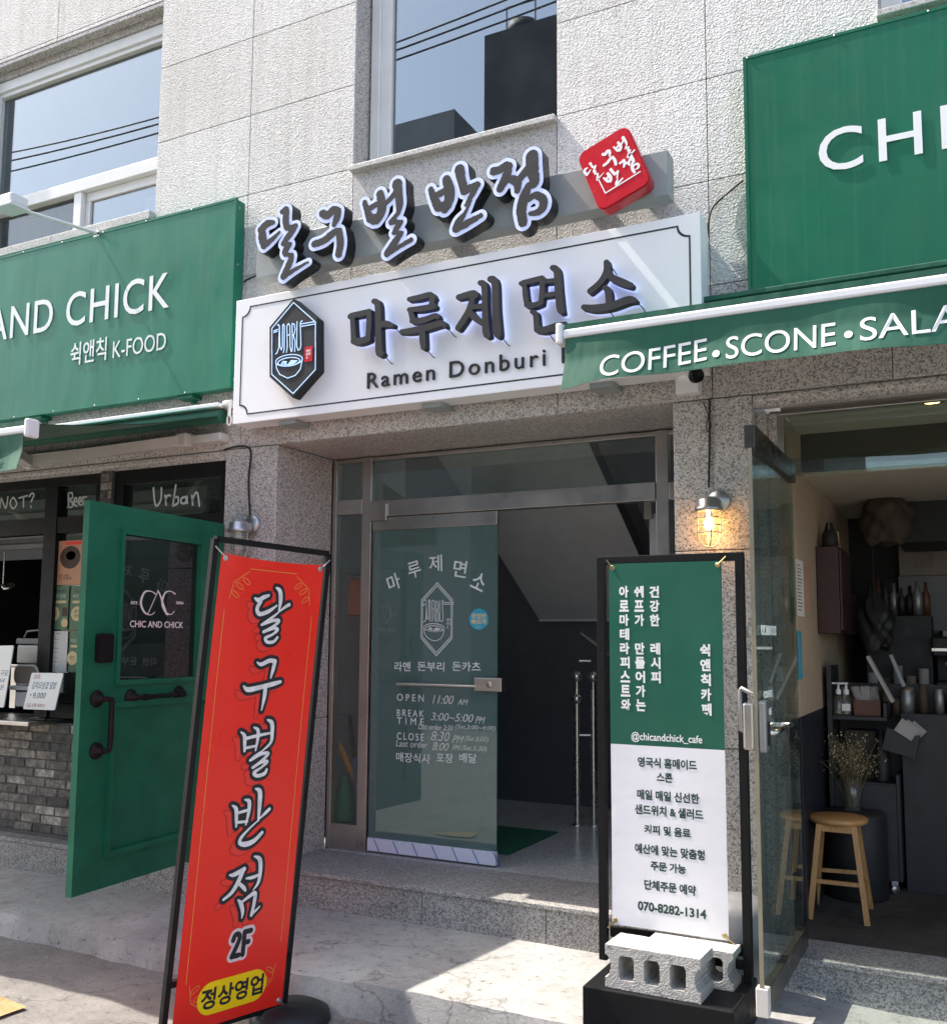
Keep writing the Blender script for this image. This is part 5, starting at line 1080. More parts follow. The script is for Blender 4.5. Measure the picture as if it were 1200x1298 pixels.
for (u, v) in ((bl_u+0.022, bt_v-0.022), (br_u-0.022, bt_v-0.022), (bl_u+0.022, bb_v+0.022), (br_u-0.022, bb_v+0.022)):
    c_ = SK.P(u, v, 0.002); q.lathe(c_, [(0.014, 0), (0.011, 0.003), (0.006, 0.001), (0.0, 0.001)], 14, BPn.n)
    eu = -0.005 if u < bw/2 else bw+0.005; ev = v+0.05 if v > 1 else v-0.05
    q.tube([c_+BPn.n*0.004, BPn.P(eu, ev, 0.016)], 0.004, 6)
q.build('eyelet_tie', M['alu'], bnr)

# ================================================================== GREEN AND WHITE BANNER
gy = -0.56; Gf = front(gy)
gx0, gx1 = W(762, 705, gy)[0], W(937, 700, gy)[0]; gzt = W(762, 706, gy)[2]
GB = thing('banner_stand', 'green and white banner with phone number in a black frame on a black box', 'banner stand', (-1.35, gy, -0.18))
t = 0.02
q = MB(); 
for x in (gx0, gx1): q.bbox((x-t, gy-t, 0.0), (x+t, gy+t, gzt), 0.003)
q.bbox((gx0+t, gy-t, gzt-2*t), (gx1-t, gy+t, gzt), 0.003); q.bbox((gx0+t, gy-t*0.9, 0.055), (gx1-t, gy+t*0.9, 0.09), 0.003); q.bbox((gx0+t, gy+0.03, 0.10), (gx1-t, gy+0.055, 0.15), 0.003)
q.build('frame', M['black_paint'], GB)
q = MB(); q.bbox((-1.655, -0.962, -0.19), (-0.978, -0.47, 0.0), 0.006)
for k in range(4): 
    for j in range(2): q.k = 1; q.box((-0.979, -0.62-0.03-0.06*j, -0.16+0.04*k), (-0.9765, -0.62-0.05-0.06*j, -0.142+0.04*k)); q.k = 0
q.build('base', [M['black_paint'], M['rubber']], GB)
by = gy-0.026
a = W(772, 715, by); c = W(917, 1197, by); bx0, bx1, bz1, bz0 = a[0], W(914, 713, by)[0], a[2], W(778, 1172, by)[2]
zs_ = W(775, 943, by)[2]
def gbn(z0, z1):
    def f(u, v): 
        x = bx0+(bx1-bx0)*u; z = z0+(z1-z0)*v; return (x, by+0.004*math.sin(7*x)*math.sin(2.5*z)+0.003*math.sin(3.1*z), z)
    return f
q = MB(); q.sheet(gbn(zs_, bz1), 16, 30); q.k = 1; q.sheet(gbn(bz0, zs_), 16, 30); q.sheet(lambda u, v: tuple(np.array(gbn(bz0, bz1)(1-u, v))+[0, 0.003, 0]), 16, 50)
gb = q.build('banner', [M['banner_green'], M['banner_white']], GB)
class Skin2(Plane):
    def P(s, u, v, d=0.0): return np.array((u, by+0.004*math.sin(7*u)*math.sin(2.5*v)+0.003*math.sin(3.1*v)-0.001-d, v))
G2 = Skin2((0, by, 0), (1, 0, 0), (0, 0, 1)); q = MB()
V9 = (740, 680, 4.055)
cols = [('아로마테라피스트와', 207, 285, 866, 9), ('쉐프가 만들어가는', 284, 285, 868, 9), ('건강한 레시피', 362, 285, 724, 7), ('쉭앤칙카페', 622, 585, 890, 5)]
for s_, x, y0, y1, n in cols:
    for k, ch in enumerate(s_):
        if ch == ' ': continue
        px = 740+(x+(10 if n == 9 and s_[0] == '아' else 10)*(k/n))/4.055; py = 680+(y0+(y1-y0)*k/(n-1))/4.055
        u, v = G2.uv(px, py); text(q, ch, G2, u-0.0245, v-0.029, u+0.0245, v+0.029, None, 0.0006, offset=0.04)
a, c = G2.uv(800, 936), G2.uv(890, 938); text(q, '@chicandchick_cafe', G2, a[0], a[1]-0.017, c[0], a[1]+0.032, None, 0.0006, offset=0.015)
q.build('lettering', M['white_letter'], gb)
q = MB()
for s_, xa, xb, yc, h in (('영국식 홈메이드', 808, 883, 968, 13), ('스콘', 832, 852, 986, 12), ('매일 매일 신선한', 807, 886, 1010, 13), ('샌드위치 & 샐러드', 804, 891, 1029.5, 13), ('커피 및 음료', 816, 875, 1054, 12), ('예산에 맞는 맞춤형', 804, 893, 1080, 13), ('주문 가능', 824, 869, 1100, 12), ('단체주문 예약', 816, 882, 1125.5, 13), ('070-8282-1314', 808, 895, 1154, 12)):
    a, c = G2.uv(xa, yc), G2.uv(xb, yc); m_ = G2.uv((xa+xb)/2, yc); hh_ = h*G2.scale((xa+xb)/2, yc)/2; text(q, s_, G2, a[0], m_[1]-hh_, c[0], m_[1]+hh_, None, 0.0006, offset=0.034)
q.build('lettering', M['banner_ink'], gb)
q = MB()
for (u, v, du_, dv) in ((bx0+0.018, bz1-0.02, -0.03, 0.04), (bx1-0.018, bz1-0.02, 0.04, 0.04), (bx0+0.018, bz0+0.02, -0.04, -0.04), (bx1-0.018, bz0+0.02, 0.06, -0.04)):
    c_ = G2.P(u, v, 0.001); q.lathe(c_, [(0.012, 0), (0.009, 0.003), (0.005, 0.001), (0.0, 0.001)], 14, (0, -1, 0)); q.tube([c_+[0, -0.003, 0], c_+[du_, -0.0, dv]], 0.004, 6)
q.build('eyelet_tie', M['brass'], gb)

# ---- cinder blocks that weigh the stand down
def block(x, y, z, w_, dpt, h_, label, rot):
    Bk = MB(); ph = front(0); bm = MB(); n = 3; hw_ = 0.070; hh2 = 0.105
    def hole(cx): return rrect(cx-hw_/2, h_/2-hh2/2, cx+hw_/2, h_/2+hh2/2, 0.018, 5)
    cxs = [w_*0.5+(i-1)*0.118 for i in range(3)]
    rows = 24; NX, NZ = 96, 46; ends = 0.022
    dx, dz = w_/NX, h_/NZ
    def solidat(cx, cz):
        for hx_ in cxs:
            ax, az = abs(cx-hx_)-(hw_/2-0.018), abs(cz-h_/2)-(hh2/2-0.018)
            if math.hypot(max(ax, 0), max(az, 0)) < 0.018 and max(ax, az) < 0.018: return False
        for ex_ in (0.0, w_):
            if math.hypot((cx-ex_)/0.026, (cz-h_/2)/0.050) < 1: return False
        return True
    g = [[solidat((i+.5)*dx, (j+.5)*dz) for j in range(NZ)] for i in range(NX)]
    vid = {}; V = []; Fc = []
    def vv(i, j, k):
        if (i, j, k) not in vid:
            r_ = 0.0008; vid[(i, j, k)] = len(V); V.append((x+i*dx+random.uniform(-r_, r_), y+k*dpt+random.uniform(-r_, r_), z+j*dz+random.uniform(-r_, r_)))
        return vid[(i, j, k)]
    K = 1
    for i in range(NX):
        for j in range(NZ):
            if not g[i][j]: continue
            Fc.append((vv(i, j, 0), vv(i+1, j, 0), vv(i+1, j+1, 0), vv(i, j+1, 0))); Fc.append((vv(i, j, K), vv(i, j+1, K), vv(i+1, j+1, K), vv(i+1, j, K)))
            for di, dj, e in ((-1, 0, ((0, 1), (0, 0))), (1, 0, ((1, 0), (1, 1))), (0, -1, ((0, 0), (1, 0))), (0, 1, ((1, 1), (0, 1)))):
                a_, b_ = i+di, j+dj
                if not (0 <= a_ < NX and 0 <= b_ < NZ) or not g[a_][b_]:
                    (p, q_), (r_, s_) = e; Fc.append((vv(i+p, j+q_, 0), vv(i+p, j+q_, K), vv(i+r_, j+s_, K), vv(i+r_, j+s_, 0)))
    Bk._a([(x, y, z)]*0+V, Fc, False)
    o = Bk.build('concrete_block', M['block'], None, (x+w_/2, y+dpt/2, z)); o.rotation_euler = (0, 0, rot); return tag(o, label, 'concrete block', 'hollow concrete blocks on the black box')
block(-1.555, -0.935, 0.002, 0.435, 0.20, 0.185, 'hollow concrete block with three holes showing, at the front of the black box', -0.03)
block(-1.43, -0.72, 0.002, 0.40, 0.15, 0.165, 'second hollow concrete block, mostly hidden behind the front block', -0.02)
# grey plastic sack behind the banner
q = MB(); q.lathe((-1.13, -0.20, -0.20), [(0.0, 0.0), (0.16, 0.0), (0.185, 0.05), (0.18, 0.25), (0.165, 0.42), (0.12, 0.48), (0.0, 0.49)], 28)
tag(q.build('bin', M['bag'], None, (-1.13, -0.20, -0.20)), 'rounded dark grey plastic bin half hidden behind the green banner frame', 'bin')

# ================================================================== SMALL THINGS, CENTRAL ENTRANCE
q = MB(); pts = [G(*p, 0.066) for p in [(600, 1046), (697, 1054), (658, 1084), (600, 1083)]]
q.bbox((-3.55, 1.05, 0.066), (-2.96, 1.95, 0.076), 0.003); tag(q.build('door_mat', M['mat_green'], None, (-3.25, 1.5, 0.066)), 'dark green mat on the granite floor inside the glass door', 'door mat')
q = MB(); q.bbox((-2.05, 0.66, 0.0655), (-1.62, 1.0, 0.072), 0.002); tag(q.build('door_mat', M['mat_grey'], None, (-1.8, 0.85, 0.066)), 'dark grey mat partly hidden behind the green banner', 'door mat')
RL = thing('stair_railing', 'polished steel stair railing of two posts with ball tops in the dark hall', 'railing', (-2.88, 2.37, 0.064))
pz = W(732, 852, 2.35)[2]
for i, px in enumerate((732, 753)):
    c = G(px, 1046.5 if i == 0 else 1047.5, 0.064); q = MB(); q.lathe(c, [(0.045, 0), (0.045, 0.01), (0.027, 0.014)], 18); q.tube([c, c+[0, 0, pz-0.2]], 0.026, 18); q.tube([c+[0, 0, pz-0.22], c+[0, 0, pz-0.1]], 0.018, 14)
    q.lathe(c+[0, 0, pz-0.10], [(0.046*math.sin(t), -0.046*math.cos(t)) for t in np.linspace(0.001, math.pi-0.001, 12)], 18)
    if i == 0: q.lathe(c+[0, 0, pz-0.28], [(0.046*math.sin(t), -0.046*math.cos(t)) for t in np.linspace(0.001, math.pi-0.001, 12)], 18)
    q.build('post', M['chrome'], RL)
    if i == 0: c0 = c
    else: c1 = c
q = MB()
for z_ in (0.72, 1.32): q.tube([c0+[0.02, 0, z_], c1+[-0.02, 0, z_]], 0.012, 10)
q.tube([c0+[0.03, 0.02, 1.55], c1+[0.3, 0.3, 1.18]], 0.014, 10); q.build('crossbar', M['chrome'], RL)
# broom, stick and red hook frame behind the left sidelight, orange box on the wall
bt, bb = W(428, 940, 0.80), W(454, 998, 0.95)
BM = thing('broom', 'yellow striped broom with green bristles leaning behind the narrow side window', 'broom', (-4.1, 0.9, 0.07))
q = MB(); q.tube([W(427, 938, 0.82), W(441, 968, 0.86), W(455, 1000, 0.90)], 0.022, 10); 
for k in range(9):
    p = W(427, 938, 0.82)*(1-k/9)+W(455, 1000, 0.90)*(k/9); q.tube([p, p+(W(455, 1000, 0.90)-W(427, 938, 0.82))*0.03], 0.024, 10)
q.build('handle', M['broom_y'], BM)
q = MB(); tp, bo = W(437, 985, 0.80), W(438, 1040, 0.78)
q.tube([tp, tp*0.6+bo*0.4, bo], [0.03, 0.06, 0.075], 14)
for k in range(40):
    a = random.uniform(0, 6.28); d_ = np.array((math.cos(a)*0.06, math.sin(a)*0.05, 0)); q.tube([tp+d_*0.4, bo+d_*random.uniform(0.9, 1.4)+[0, 0, -0.02]], 0.006, 5)
q.build('bristles', M['broom_g'], BM)
q = MB(); q.tube([W(443, 907, 0.76), W(449, 960, 0.80)], 0.016, 10); q.k = 1; q.tube([W(449, 960, 0.80), W(452, 1000, 0.82)], 0.018, 10); tag(q.build('dustpan_stick', [M['black_paint'], M['blue']], None, tuple(W(452, 1000, 0.82))), 'black and blue stick standing beside the broom behind the side window', 'stick')
a, c = W(433, 735, 0.95), W(459, 780, 0.95); q = MB(); q.bbox((a[0], 0.90, c[2]), (c[0]+0.05, 1.15, a[2]), 0.006); q.k = 1; q.bbox((a[0]-0.01, 0.895, a[2]+0.002), (c[0]+0.06, 1.16, a[2]+0.03), 0.004)
tag(q.build('equipment_box', [M['orange'], M['steel_dark']], None, (float(a[0]), 1.0, float(c[2]))), 'orange metal box hanging on the wall behind the narrow side window', 'metal box')

# ================================================================== LEFT COUNTER
zc = 0.926; CP = front(-0.05)
def board(pts, y, tilt, label, lines, seed):
    p = [W(*a, y) for a in pts]; o = p[3]; u = p[2]-p[3]; v = p[0]-p[3]; u[1] = 0; v = np.array((v[0], tilt, v[2])); pl = Plane(o, u, v-u*np.dot(u, v)/np.dot(u, u)*0)
    pl.v = v/np.linalg.norm(v); pl.n = np.cross(pl.u, pl.v); pl.n /= np.linalg.norm(pl.n)
    wu, hv = np.linalg.norm(u), np.linalg.norm(v); T = thing('menu_board', label, 'menu board', tuple(o), 'small whiteboards on the serving counter')
    q = MB(); q.prism(rrect(0, 0, wu, hv, 0.012), pl, -0.008, 0.0); q.build('panel', M['white_panel'], T)
    for mt, items in lines:
        q = MB()
        for (s_, a_, b_, c_, d_) in items: text(q, s_, pl, a_*wu, b_*hv, c_*wu, d_*hv, 0.0004, 0.001, shear=0.15)
        q.build('lettering', M[mt], T)
    return T
board([(36, 853), (77, 854.5), (69, 900.5), (29, 899)], -0.10, 0.03, 'small whiteboard with handwritten price 9,000 on the serving counter', [('pen_blue', [('김치오삼겹 덮밥', 0.12, 0.56, 0.88, 0.76), ('9,000', 0.22, 0.28, 0.62, 0.46), ('v', 0.12, 0.36, 0.17, 0.42)]), ('pen_red', [('고급 오뎅 서비스!', 0.08, 0.06, 0.66, 0.17), ('COOL', 0.10, 0.84, 0.32, 0.95)])], 1)
board([(-55, 820), (19, 823), (4.5, 897), (-62, 896)], -0.16, 0.04, 'larger pale whiteboard standing beside the grey tub on the counter', [('pen_blue', [('구요', 0.84, 0.50, 0.98, 0.60), ('여기 오세요', 0.30, 0.40, 0.95, 0.47), ('주문', 0.80, 0.28, 0.95, 0.36)])], 2)
q = MB(); a, c = W(38, 898.5, -0.16), W(58, 900, -0.16); zz = 0.937; q.tube([(a[0], a[1], zz), (c[0], c[1], zz)], 0.010, 10); tag(q.build('marker_pen', M['black_paint'], None, (float(a[0]), float(a[1]), zz)), 'black marker pen lying on the counter in front of the whiteboard', 'marker pen')
def px_box(q, p, c, y0, y1, r=0.01, zmin=None):
    a = W(*p, y0); d = W(*c, y0); q.bbox((a[0], y0, max(d[2], zmin) if zmin else d[2]), (d[0], y1, a[2]), r)
CT = thing('insulated_tub', 'grey steel tub with a pale lid and carrying handle behind the small whiteboard', 'tub', tuple(W(36, 842, 0.20)))
q = MB(); px_box(q, (21, 817), (55, 842), 0.20, 0.45, 0.02); q.build('body', M['steel_dark'], CT)
q = MB(); px_box(q, (20, 809), (56, 817), 0.19, 0.46, 0.012); q.build('lid', M['paper_grey'], CT)
a, c = W(31, 808, 0.3), W(56, 806, 0.3); q = MB(); q.tube([a, a+[0.03, 0, 0.05], c+[-0.03, 0, 0.05], c], 0.008, 8); q.build('handle', M['paper_grey'], CT)
q = MB(); px_box(q, (12, 842), (54, 846), 0.16, 0.5, 0.006); px_box(q, (14, 846), (19, 898), 0.3, 0.34, 0.004, zc); px_box(q, (48, 846), (52, 898), 0.3, 0.34, 0.004, zc); tag(q.build('counter_shelf', M['steel'], None, tuple(W(30, 846, 0.2))), 'small steel shelf stand on the counter under the grey tub', 'shelf')
a, c = CP.uv(17, 868), CP.uv(48, 843.5); q = MB(); P2 = front(0.02); a, c = P2.uv(17, 868), P2.uv(48, 843); q.prism(rrect(a[0], a[1], c[0], c[1], 0.06, 7), P2, -0.09, 0.0); sp_ = tag(q.build('speaker', M['paper'], None, tuple(P2.P(a[0], a[1]))), 'rounded taupe speaker with a pale rim on white trays behind the whiteboard', 'speaker')
q = MB(); q.prism(rrect(a[0]+0.012, a[1]+0.012, c[0]-0.012, c[1]-0.012, 0.05, 7), P2, 0.0005, 0.008); q.build('grille', M['taupe'], sp_)
q = MB(); px_box(q, (11, 869), (46, 876), -0.02, 0.14, 0.006); tag(q.build('tray', M['white_plastic'], None, tuple(W(11, 876, -0.02))), 'flat white tray under the taupe speaker', 'tray')
q = MB(); px_box(q, (19, 877), (46, 897), -0.01, 0.13, 0.008, zc); tag(q.build('container', M['white_plastic'], None, tuple(W(19, 897, -0.01))), 'white plastic container beneath the flat white tray', 'container')
q = MB(); px_box(q, (73, 881), (100, 899), 0.12, 0.20, 0.006, zc); tag(q.build('pan', M['steel_dark'], None, tuple(W(73, 899, 0.12))), 'dull steel pan on the counter behind the open green door', 'pan')
# ladle in the dark kitchen
q = MB(); a = W(8, 745, 0.8); q.tube([W(6, 700, 0.8), W(4, 740, 0.8)], 0.006, 6); q.lathe(W(10, 742, 0.8), [(0.0, -0.05), (0.045, -0.035), (0.06, 0.0), (0.055, 0.0), (0.04, -0.03), (0.0, -0.042)], 18, (0.3, -0.3, 0.9)); tag(q.build('ladle', M['chrome'], None, tuple(a)), 'steel ladle hanging in the dark kitchen opening', 'ladle')
# posters on the shop window
yP = 0.070; PP = front(yP)
def poster(p, c, mt, label, extras, grp='posters on the left shop window'):
    a, d = PP.uv(*p), PP.uv(*c); T = thing('poster', label, 'poster', tuple(PP.P(a[0], d[1])), grp); q = MB(); q.prism([(a[0], d[1]), (d[0], d[1]), (d[0], a[1]), (a[0], a[1])], PP, 0.0, 0.0015); q.build('sheet', M[mt], T)
    wu, hv = d[0]-a[0], a[1]-d[1]; by_m = {}
    for kind, m_, *r in extras:
        q = by_m.setdefault(m_, MB())
        if kind == 't': s_, u0, v0, u1, v1 = r; text(q, s_, PP, a[0]+u0*wu, d[1]+v0*hv, a[0]+u1*wu, d[1]+v1*hv, 0.0019, 0.0023)
        elif kind == 'e': cu_, cv_, ru, rv_ = r; q.prism([(a[0]+wu*(cu_+ru*math.cos(t)), d[1]+hv*(cv_+rv_*math.sin(t))) for t in np.linspace(0, 2*math.pi, 21)[:-1]], PP, 0.0016, 0.0018)
        elif kind == 'b': u0, v0, u1, v1 = r; q.prism([(a[0]+u0*wu, d[1]+v0*hv), (a[0]+u1*wu, d[1]+v0*hv), (a[0]+u1*wu, d[1]+v1*hv), (a[0]+u0*wu, d[1]+v1*hv)], PP, 0.0016, 0.0018)
    for m_, q in by_m.items(): q.build('print', M[m_], T)
poster((75, 686), (103, 741), 'poster_peach', 'peach poster with a dark round dish of food on the window beside the green door', [('e', 'food', 0.5, 0.62, 0.42, 0.26), ('e', 'poster_cream', 0.52, 0.66, 0.2, 0.1), ('b', 'red', 0.25, 0.90, 0.95, 0.98), ('t', 'ink', '참나물\n고기덮밥', 0.08, 0.12, 0.6, 0.24)])
poster((62.5, 743), (87.5, 798), 'poster_green', 'sage green poster with a cream oval and a drink cup, above the price list', [('t', 'ink', 'Lunch', 0.25, 0.85, 0.75, 0.93), ('t', 'paper', '한식 덮밥', 0.2, 0.72, 0.8, 0.81), ('b', 'poster_cream', 0.2, 0.60, 0.82, 0.66), ('e', 'poster_cream', 0.3, 0.36, 0.24, 0.17), ('e', 'poster_cream', 0.78, 0.15, 0.15, 0.1), ('b', 'food', 0.66, 0.3, 0.9, 0.5), ('t', 'ink', '한식\n덮밥', 0.18, 0.26, 0.42, 0.46)])
poster((88.2, 743), (118, 798), 'poster_green', 'sage green poster partly behind the green door, next to the drink cup poster', [('t', 'ink', 'Lunch', 0.25, 0.85, 0.65, 0.93), ('t', 'paper', '새우 카레', 0.15, 0.72, 0.65, 0.81), ('b', 'poster_cream', 0.15, 0.60, 0.7, 0.66), ('e', 'poster_cream', 0.36, 0.36, 0.24, 0.17), ('t', 'ink', '새우\n카레', 0.22, 0.26, 0.5, 0.46)])
poster((60.5, 800), (86, 853), 'paper', 'white printed price list below the green posters', [('t', 'ink', 'MENU', 0.4, 0.93, 0.62, 0.96)]+[('b', 'paper_grey', 0.06, 0.88-0.045*k, 0.3+0.3*((k*7) % 5)/5, 0.895-0.045*k) for k in range(18)])
poster((86.6, 800), (118, 853), 'poster_green', 'lower sage green menu poster beside the white price list', [('t', 'paper', '치킨 덮밥', 0.12, 0.72, 0.6, 0.81), ('b', 'poster_cream', 0.12, 0.60, 0.65, 0.66), ('e', 'poster_cream', 0.2, 0.34, 0.2, 0.17), ('t', 'ink', '치킨', 0.1, 0.3, 0.3, 0.4)])

# ================================================================== CAFE INTERIOR
ST = thing('stool', 'round-topped honey coloured wooden stool with four splayed legs in the cafe doorway', 'stool', (-0.77, 0.9, -0.022))
sc = np.array((-0.775, 0.90, 0.0)); zseat = W(1063, 1036, 0.9)[2]; rs = 0.165
legs = [G(1026.5, 1165, -0.022), G(1099.5, 1174, -0.022), G(1103.5, 1152, -0.022), G(1034.5, 1146, -0.022)]
sc[:2] = np.mean(legs, 0)[:2]
q = MB(); q.lathe((sc[0], sc[1], zseat), [(0.0, -0.034), (rs-0.012, -0.034), (rs, -0.026), (rs, -0.008), (rs-0.010, 0.0), (0.0, 0.0)], 40); q.build('seat', M['wood'], ST)
tops = []
for L_ in legs:
    tp = np.array((sc[0]+(L_[0]-sc[0])*0.62, sc[1]+(L_[1]-sc[1])*0.62, zseat-0.035)); tops.append(tp); q = MB(); q.beam(L_, tp, 0.030, 0.030, up=(1, 0, 0)); q.build('leg', M['wood'], ST)
for i in range(4):
    q = MB(); j = (i+1) % 4; q.beam(tops[i]*0.97+legs[i]*0.03, tops[j]*0.97+legs[j]*0.03, 0.018, 0.045); q.build('apron_rail', M['wood'], ST); q = MB()
    f = 0.40 if i % 2 == 0 else 0.32; q.beam(legs[i]*(1-f)+tops[i]*f, legs[j]*(1-f)+tops[j]*f, 0.016, 0.022); q.build('stretcher', M['wood'], ST)
dr = np.array((-0.74, 1.42, -0.022)); zd = W(1061, 1026, 1.42)[2]
DRM = thing('drum', 'black round drum with a small red label behind the wooden stool', 'drum', tuple(dr)); q = MB(); q.lathe(dr, [(0.0, 0.0), (0.185, 0.0), (0.19, 0.01), (0.19, zd+0.0), (0.18, zd+0.02), (0.0, zd+0.022)], 36); q.build('body', M['rubber'], DRM)
q = MB(); q.lathe(dr+[0.03, -0.187, 0.25], [(0.0, 0.004), (0.012, 0.004), (0.012, 0.0)], 12, (0, -1, 0)); q.bbox(dr+[0.02, -0.196, 0.24], dr+[0.045, -0.186, 0.33], 0.003); q.build('label', M['red_plaque'], DRM)
zv = dr[2]+zd+0.022
VS = thing('flower_vase', 'glass vase of dried cream flowers behind the wooden stool', 'vase', (dr[0]-0.02, dr[1], zv)); vc = np.array((dr[0]-0.01, dr[1], zv))
q = MB(); q.lathe(vc, [(0.0, 0.004), (0.048, 0.004), (0.052, 0.20), (0.055, 0.20), (0.052, 0.0), (0.0, 0.0)], 24); q.build('vase', M['lamp_glass'], VS)
qs, qf = MB(), MB()
for k in range(46):
    a = random.uniform(0, 6.28); sp_r = random.uniform(0.03, 0.20); hgt_ = random.uniform(0.28, 0.50); base = vc+[random.uniform(-.025, .025), random.uniform(-.025, .025), 0.03]
    tip = vc+[math.cos(a)*sp_r*1.15, math.sin(a)*sp_r*0.8, hgt_]; mid = (base+tip)/2+[0, 0, 0.05]; pth = catmull([base, mid, tip], 5); qs.tube(pth, 0.0016, 4)
    for m_ in range(18):
        t = random.uniform(0.55, 1.02); p = pth[min(int(t*(len(pth)-1)), len(pth)-1)]+rng.normal(size=3)*[0.018, 0.018, 0.022]
        r_ = random.uniform(0.004, 0.009); a1_ = rng.normal(size=3); a1_ /= np.linalg.norm(a1_); b1 = np.cross(a1_, (0.3, 0.5, 0.8)); b1 /= np.linalg.norm(b1)+1e-9
        qf._a([p+a1_*r_, p+b1*r_*0.6, p-a1_*r_, p-b1*r_*0.6], [(0, 1, 2, 3)])
qs.build('stems', M['stem'], VS); qf.build('flowers', M['petal'], VS)
# wheeled shelf unit
cy0, cy1 = 1.55, 1.95
cxr = W(1140, 1000, cy0)[0]; cxl = -0.90
z_sh = W(1080, 908, cy0)[2]; z_tp = W(1050, 848, cy0)[2]; z_lo = W(1110, 993, cy0)[2]
CTU = thing('shelf_cart', 'charcoal wheeled shelf unit against the cafe wall behind the stool', 'shelf cart', (-0.7, 1.7, -0.022))
q = MB(); q.bbox((cxl, cy0, 0.06), (cxl+0.03, cy1, z_tp+0.02), 0.003); q.bbox((cxr-0.02, cy0, 0.06), (cxr, cy1, z_lo+0.06), 0.003); q.bbox((cxl+0.03, cy0+0.005, 0.06), (cxr-0.02, cy0+0.02, z_lo-0.01), 0.003); q.bbox((cxl+0.03, cy1-0.02, 0.06), (cxr+0.3, cy1, z_tp-0.1), 0.003)
q.build('frame', M['charcoal'], CTU)
q = MB(); q.bbox((cxl+0.031, cy0, z_sh-0.025), (cxr-0.06, cy1-0.02, z_sh), 0.003); q.bbox((cxr-0.08, cy0, z_sh), (cxr-0.06, cy1-0.02, z_sh+0.09), 0.003); q.build('shelf', M['charcoal'], CTU)
q = MB(); q.bbox((cxl+0.031, cy0+0.021, z_lo-0.025), (cxr-0.021, cy1-0.021, z_lo), 0.003); q.build('shelf', M['charcoal'], CTU)
for x in (cxl+0.06, cxr-0.05):
    q = MB(); q.lathe((x, cy0+0.03, 0.008), [(0.0, -0.012), (0.026, -0.012), (0.030, 0.0), (0.026, 0.012), (0.0, 0.012)], 18, (0.7, -0.7, 0)); q.bbox((x-0.02, cy0+0.01, 0.03), (x+0.02, cy0+0.05, 0.06), 0.004); q.build('caster', M['alu'], CTU)
def on(px, y, z): p = W(px, 900, y); return np.array((p[0], y, z))
for i, (px, lab, hasl) in enumerate(((1063, 'clear pump bottle without a label on the cafe shelf', 0), (1073, 'clear pump bottle with a white label on the cafe shelf', 1))):
    c = on(px, cy0+0.06, z_sh+0.001); T = thing('pump_bottle', lab, 'pump bottle', tuple(c), 'pump bottles on the cafe shelf'); q = MB(); q.lathe(c, [(0.0, 0), (0.030, 0), (0.032, 0.01), (0.032, 0.105), (0.014, 0.125), (0.014, 0.14)], 20); q.build('bottle', M['lamp_glass'], T)
    q = MB(); q.lathe(c, [(0.017, 0.135), (0.017, 0.165), (0.008, 0.168), (0.008, 0.20), (0.014, 0.202), (0.014, 0.212), (0.0, 0.213)], 16); q.tube([c+[0, 0, 0.207], c+[-0.04, -0.02, 0.205], c+[-0.048, -0.022, 0.195]], 0.006, 8); q.build('pump', M['white_plastic'], T)
    if hasl: q = MB(); q.prism([(c[0]-0.026, c[2]+0.03), (c[0]+0.026, c[2]+0.03), (c[0]+0.026, c[2]+0.075), (c[0]-0.026, c[2]+0.075)], front(c[1]-0.030), 0, 0.003); q.build('label', M['paper'], T)
a, c = on(1082, cy0+0.05, z_sh+0.001), on(1116, cy0+0.05, z_sh); T = thing('sachet_box', 'brown wooden box full of white sachets beside the pump bottles', 'box', tuple(a)); q = MB()
hb = 0.10; x0_, x1_, y0_, y1_ = a[0], c[0], a[1], a[1]+0.14
q.bbox((x0_, y0_, a[2]), (x1_, y0_+0.012, a[2]+hb), 0.002); q.bbox((x0_, y1_-0.012, a[2]), (x1_, y1_, a[2]+hb), 0.002); q.bbox((x0_, y0_+0.012, a[2]), (x0_+0.012, y1_-0.012, a[2]+hb), 0.002); q.bbox((x1_-0.012, y0_+0.012, a[2]), (x1_, y1_-0.012, a[2]+hb), 0.002); q.box((x0_+0.012, y0_+0.012, a[2]), (x1_-0.012, y1_-0.012, a[2]+0.01)); q.build('box', M['brownbox'], T)
q = MB()
for k in range(16):
    p = np.array((random.uniform(x0_+0.02, x1_-0.02), random.uniform(y0_+0.03, y1_-0.03), a[2]+0.10)); d_ = np.array((random.uniform(-.5, .3), random.uniform(-.4, .2), 1.0)); d_ /= np.linalg.norm(d_); u2 = np.cross(d_, (0.2, 1, 0)); u2 /= np.linalg.norm(u2); q.obox(p+d_*0.03, u2, np.cross(d_, u2), d_, 0.016, 0.003, 0.06)
q.build('sachets', M['paper_grey'], T)
q = MB(); q.bbox((cxr+0.012, cy0+0.13, -0.022), (cxr+0.5, cy1+0.2, z_sh+0.02), 0.004); tag(q.build('side_cabinet', M['charcoal'], None, (float(cxr+0.2), cy0+0.3, -0.022)), 'plain charcoal cabinet beside the wheeled shelf unit, carrying the tilted rack', 'cabinet')
def leaning(p, c, y, wd, label, mt):
    a, d_ = W(*p, y), W(*c, y); q = MB(); q.beam(a, d_, 0.02, wd, up=(0, 1, 0)); return tag(q.build('menu_card', M[mt], None, tuple(d_)), label, 'menu card', 'cards leaning on the cafe shelf')
leaning((1100, 832), (1132, 890), cy0+0.03, 0.10, 'pale grey long card leaning at a slant beside the sachet box', 'paper_grey')
leaning((1129, 830), (1146, 870), cy0+0.12, 0.06, 'darker narrow card leaning on the cafe shelf behind the pale card', 'frosted')
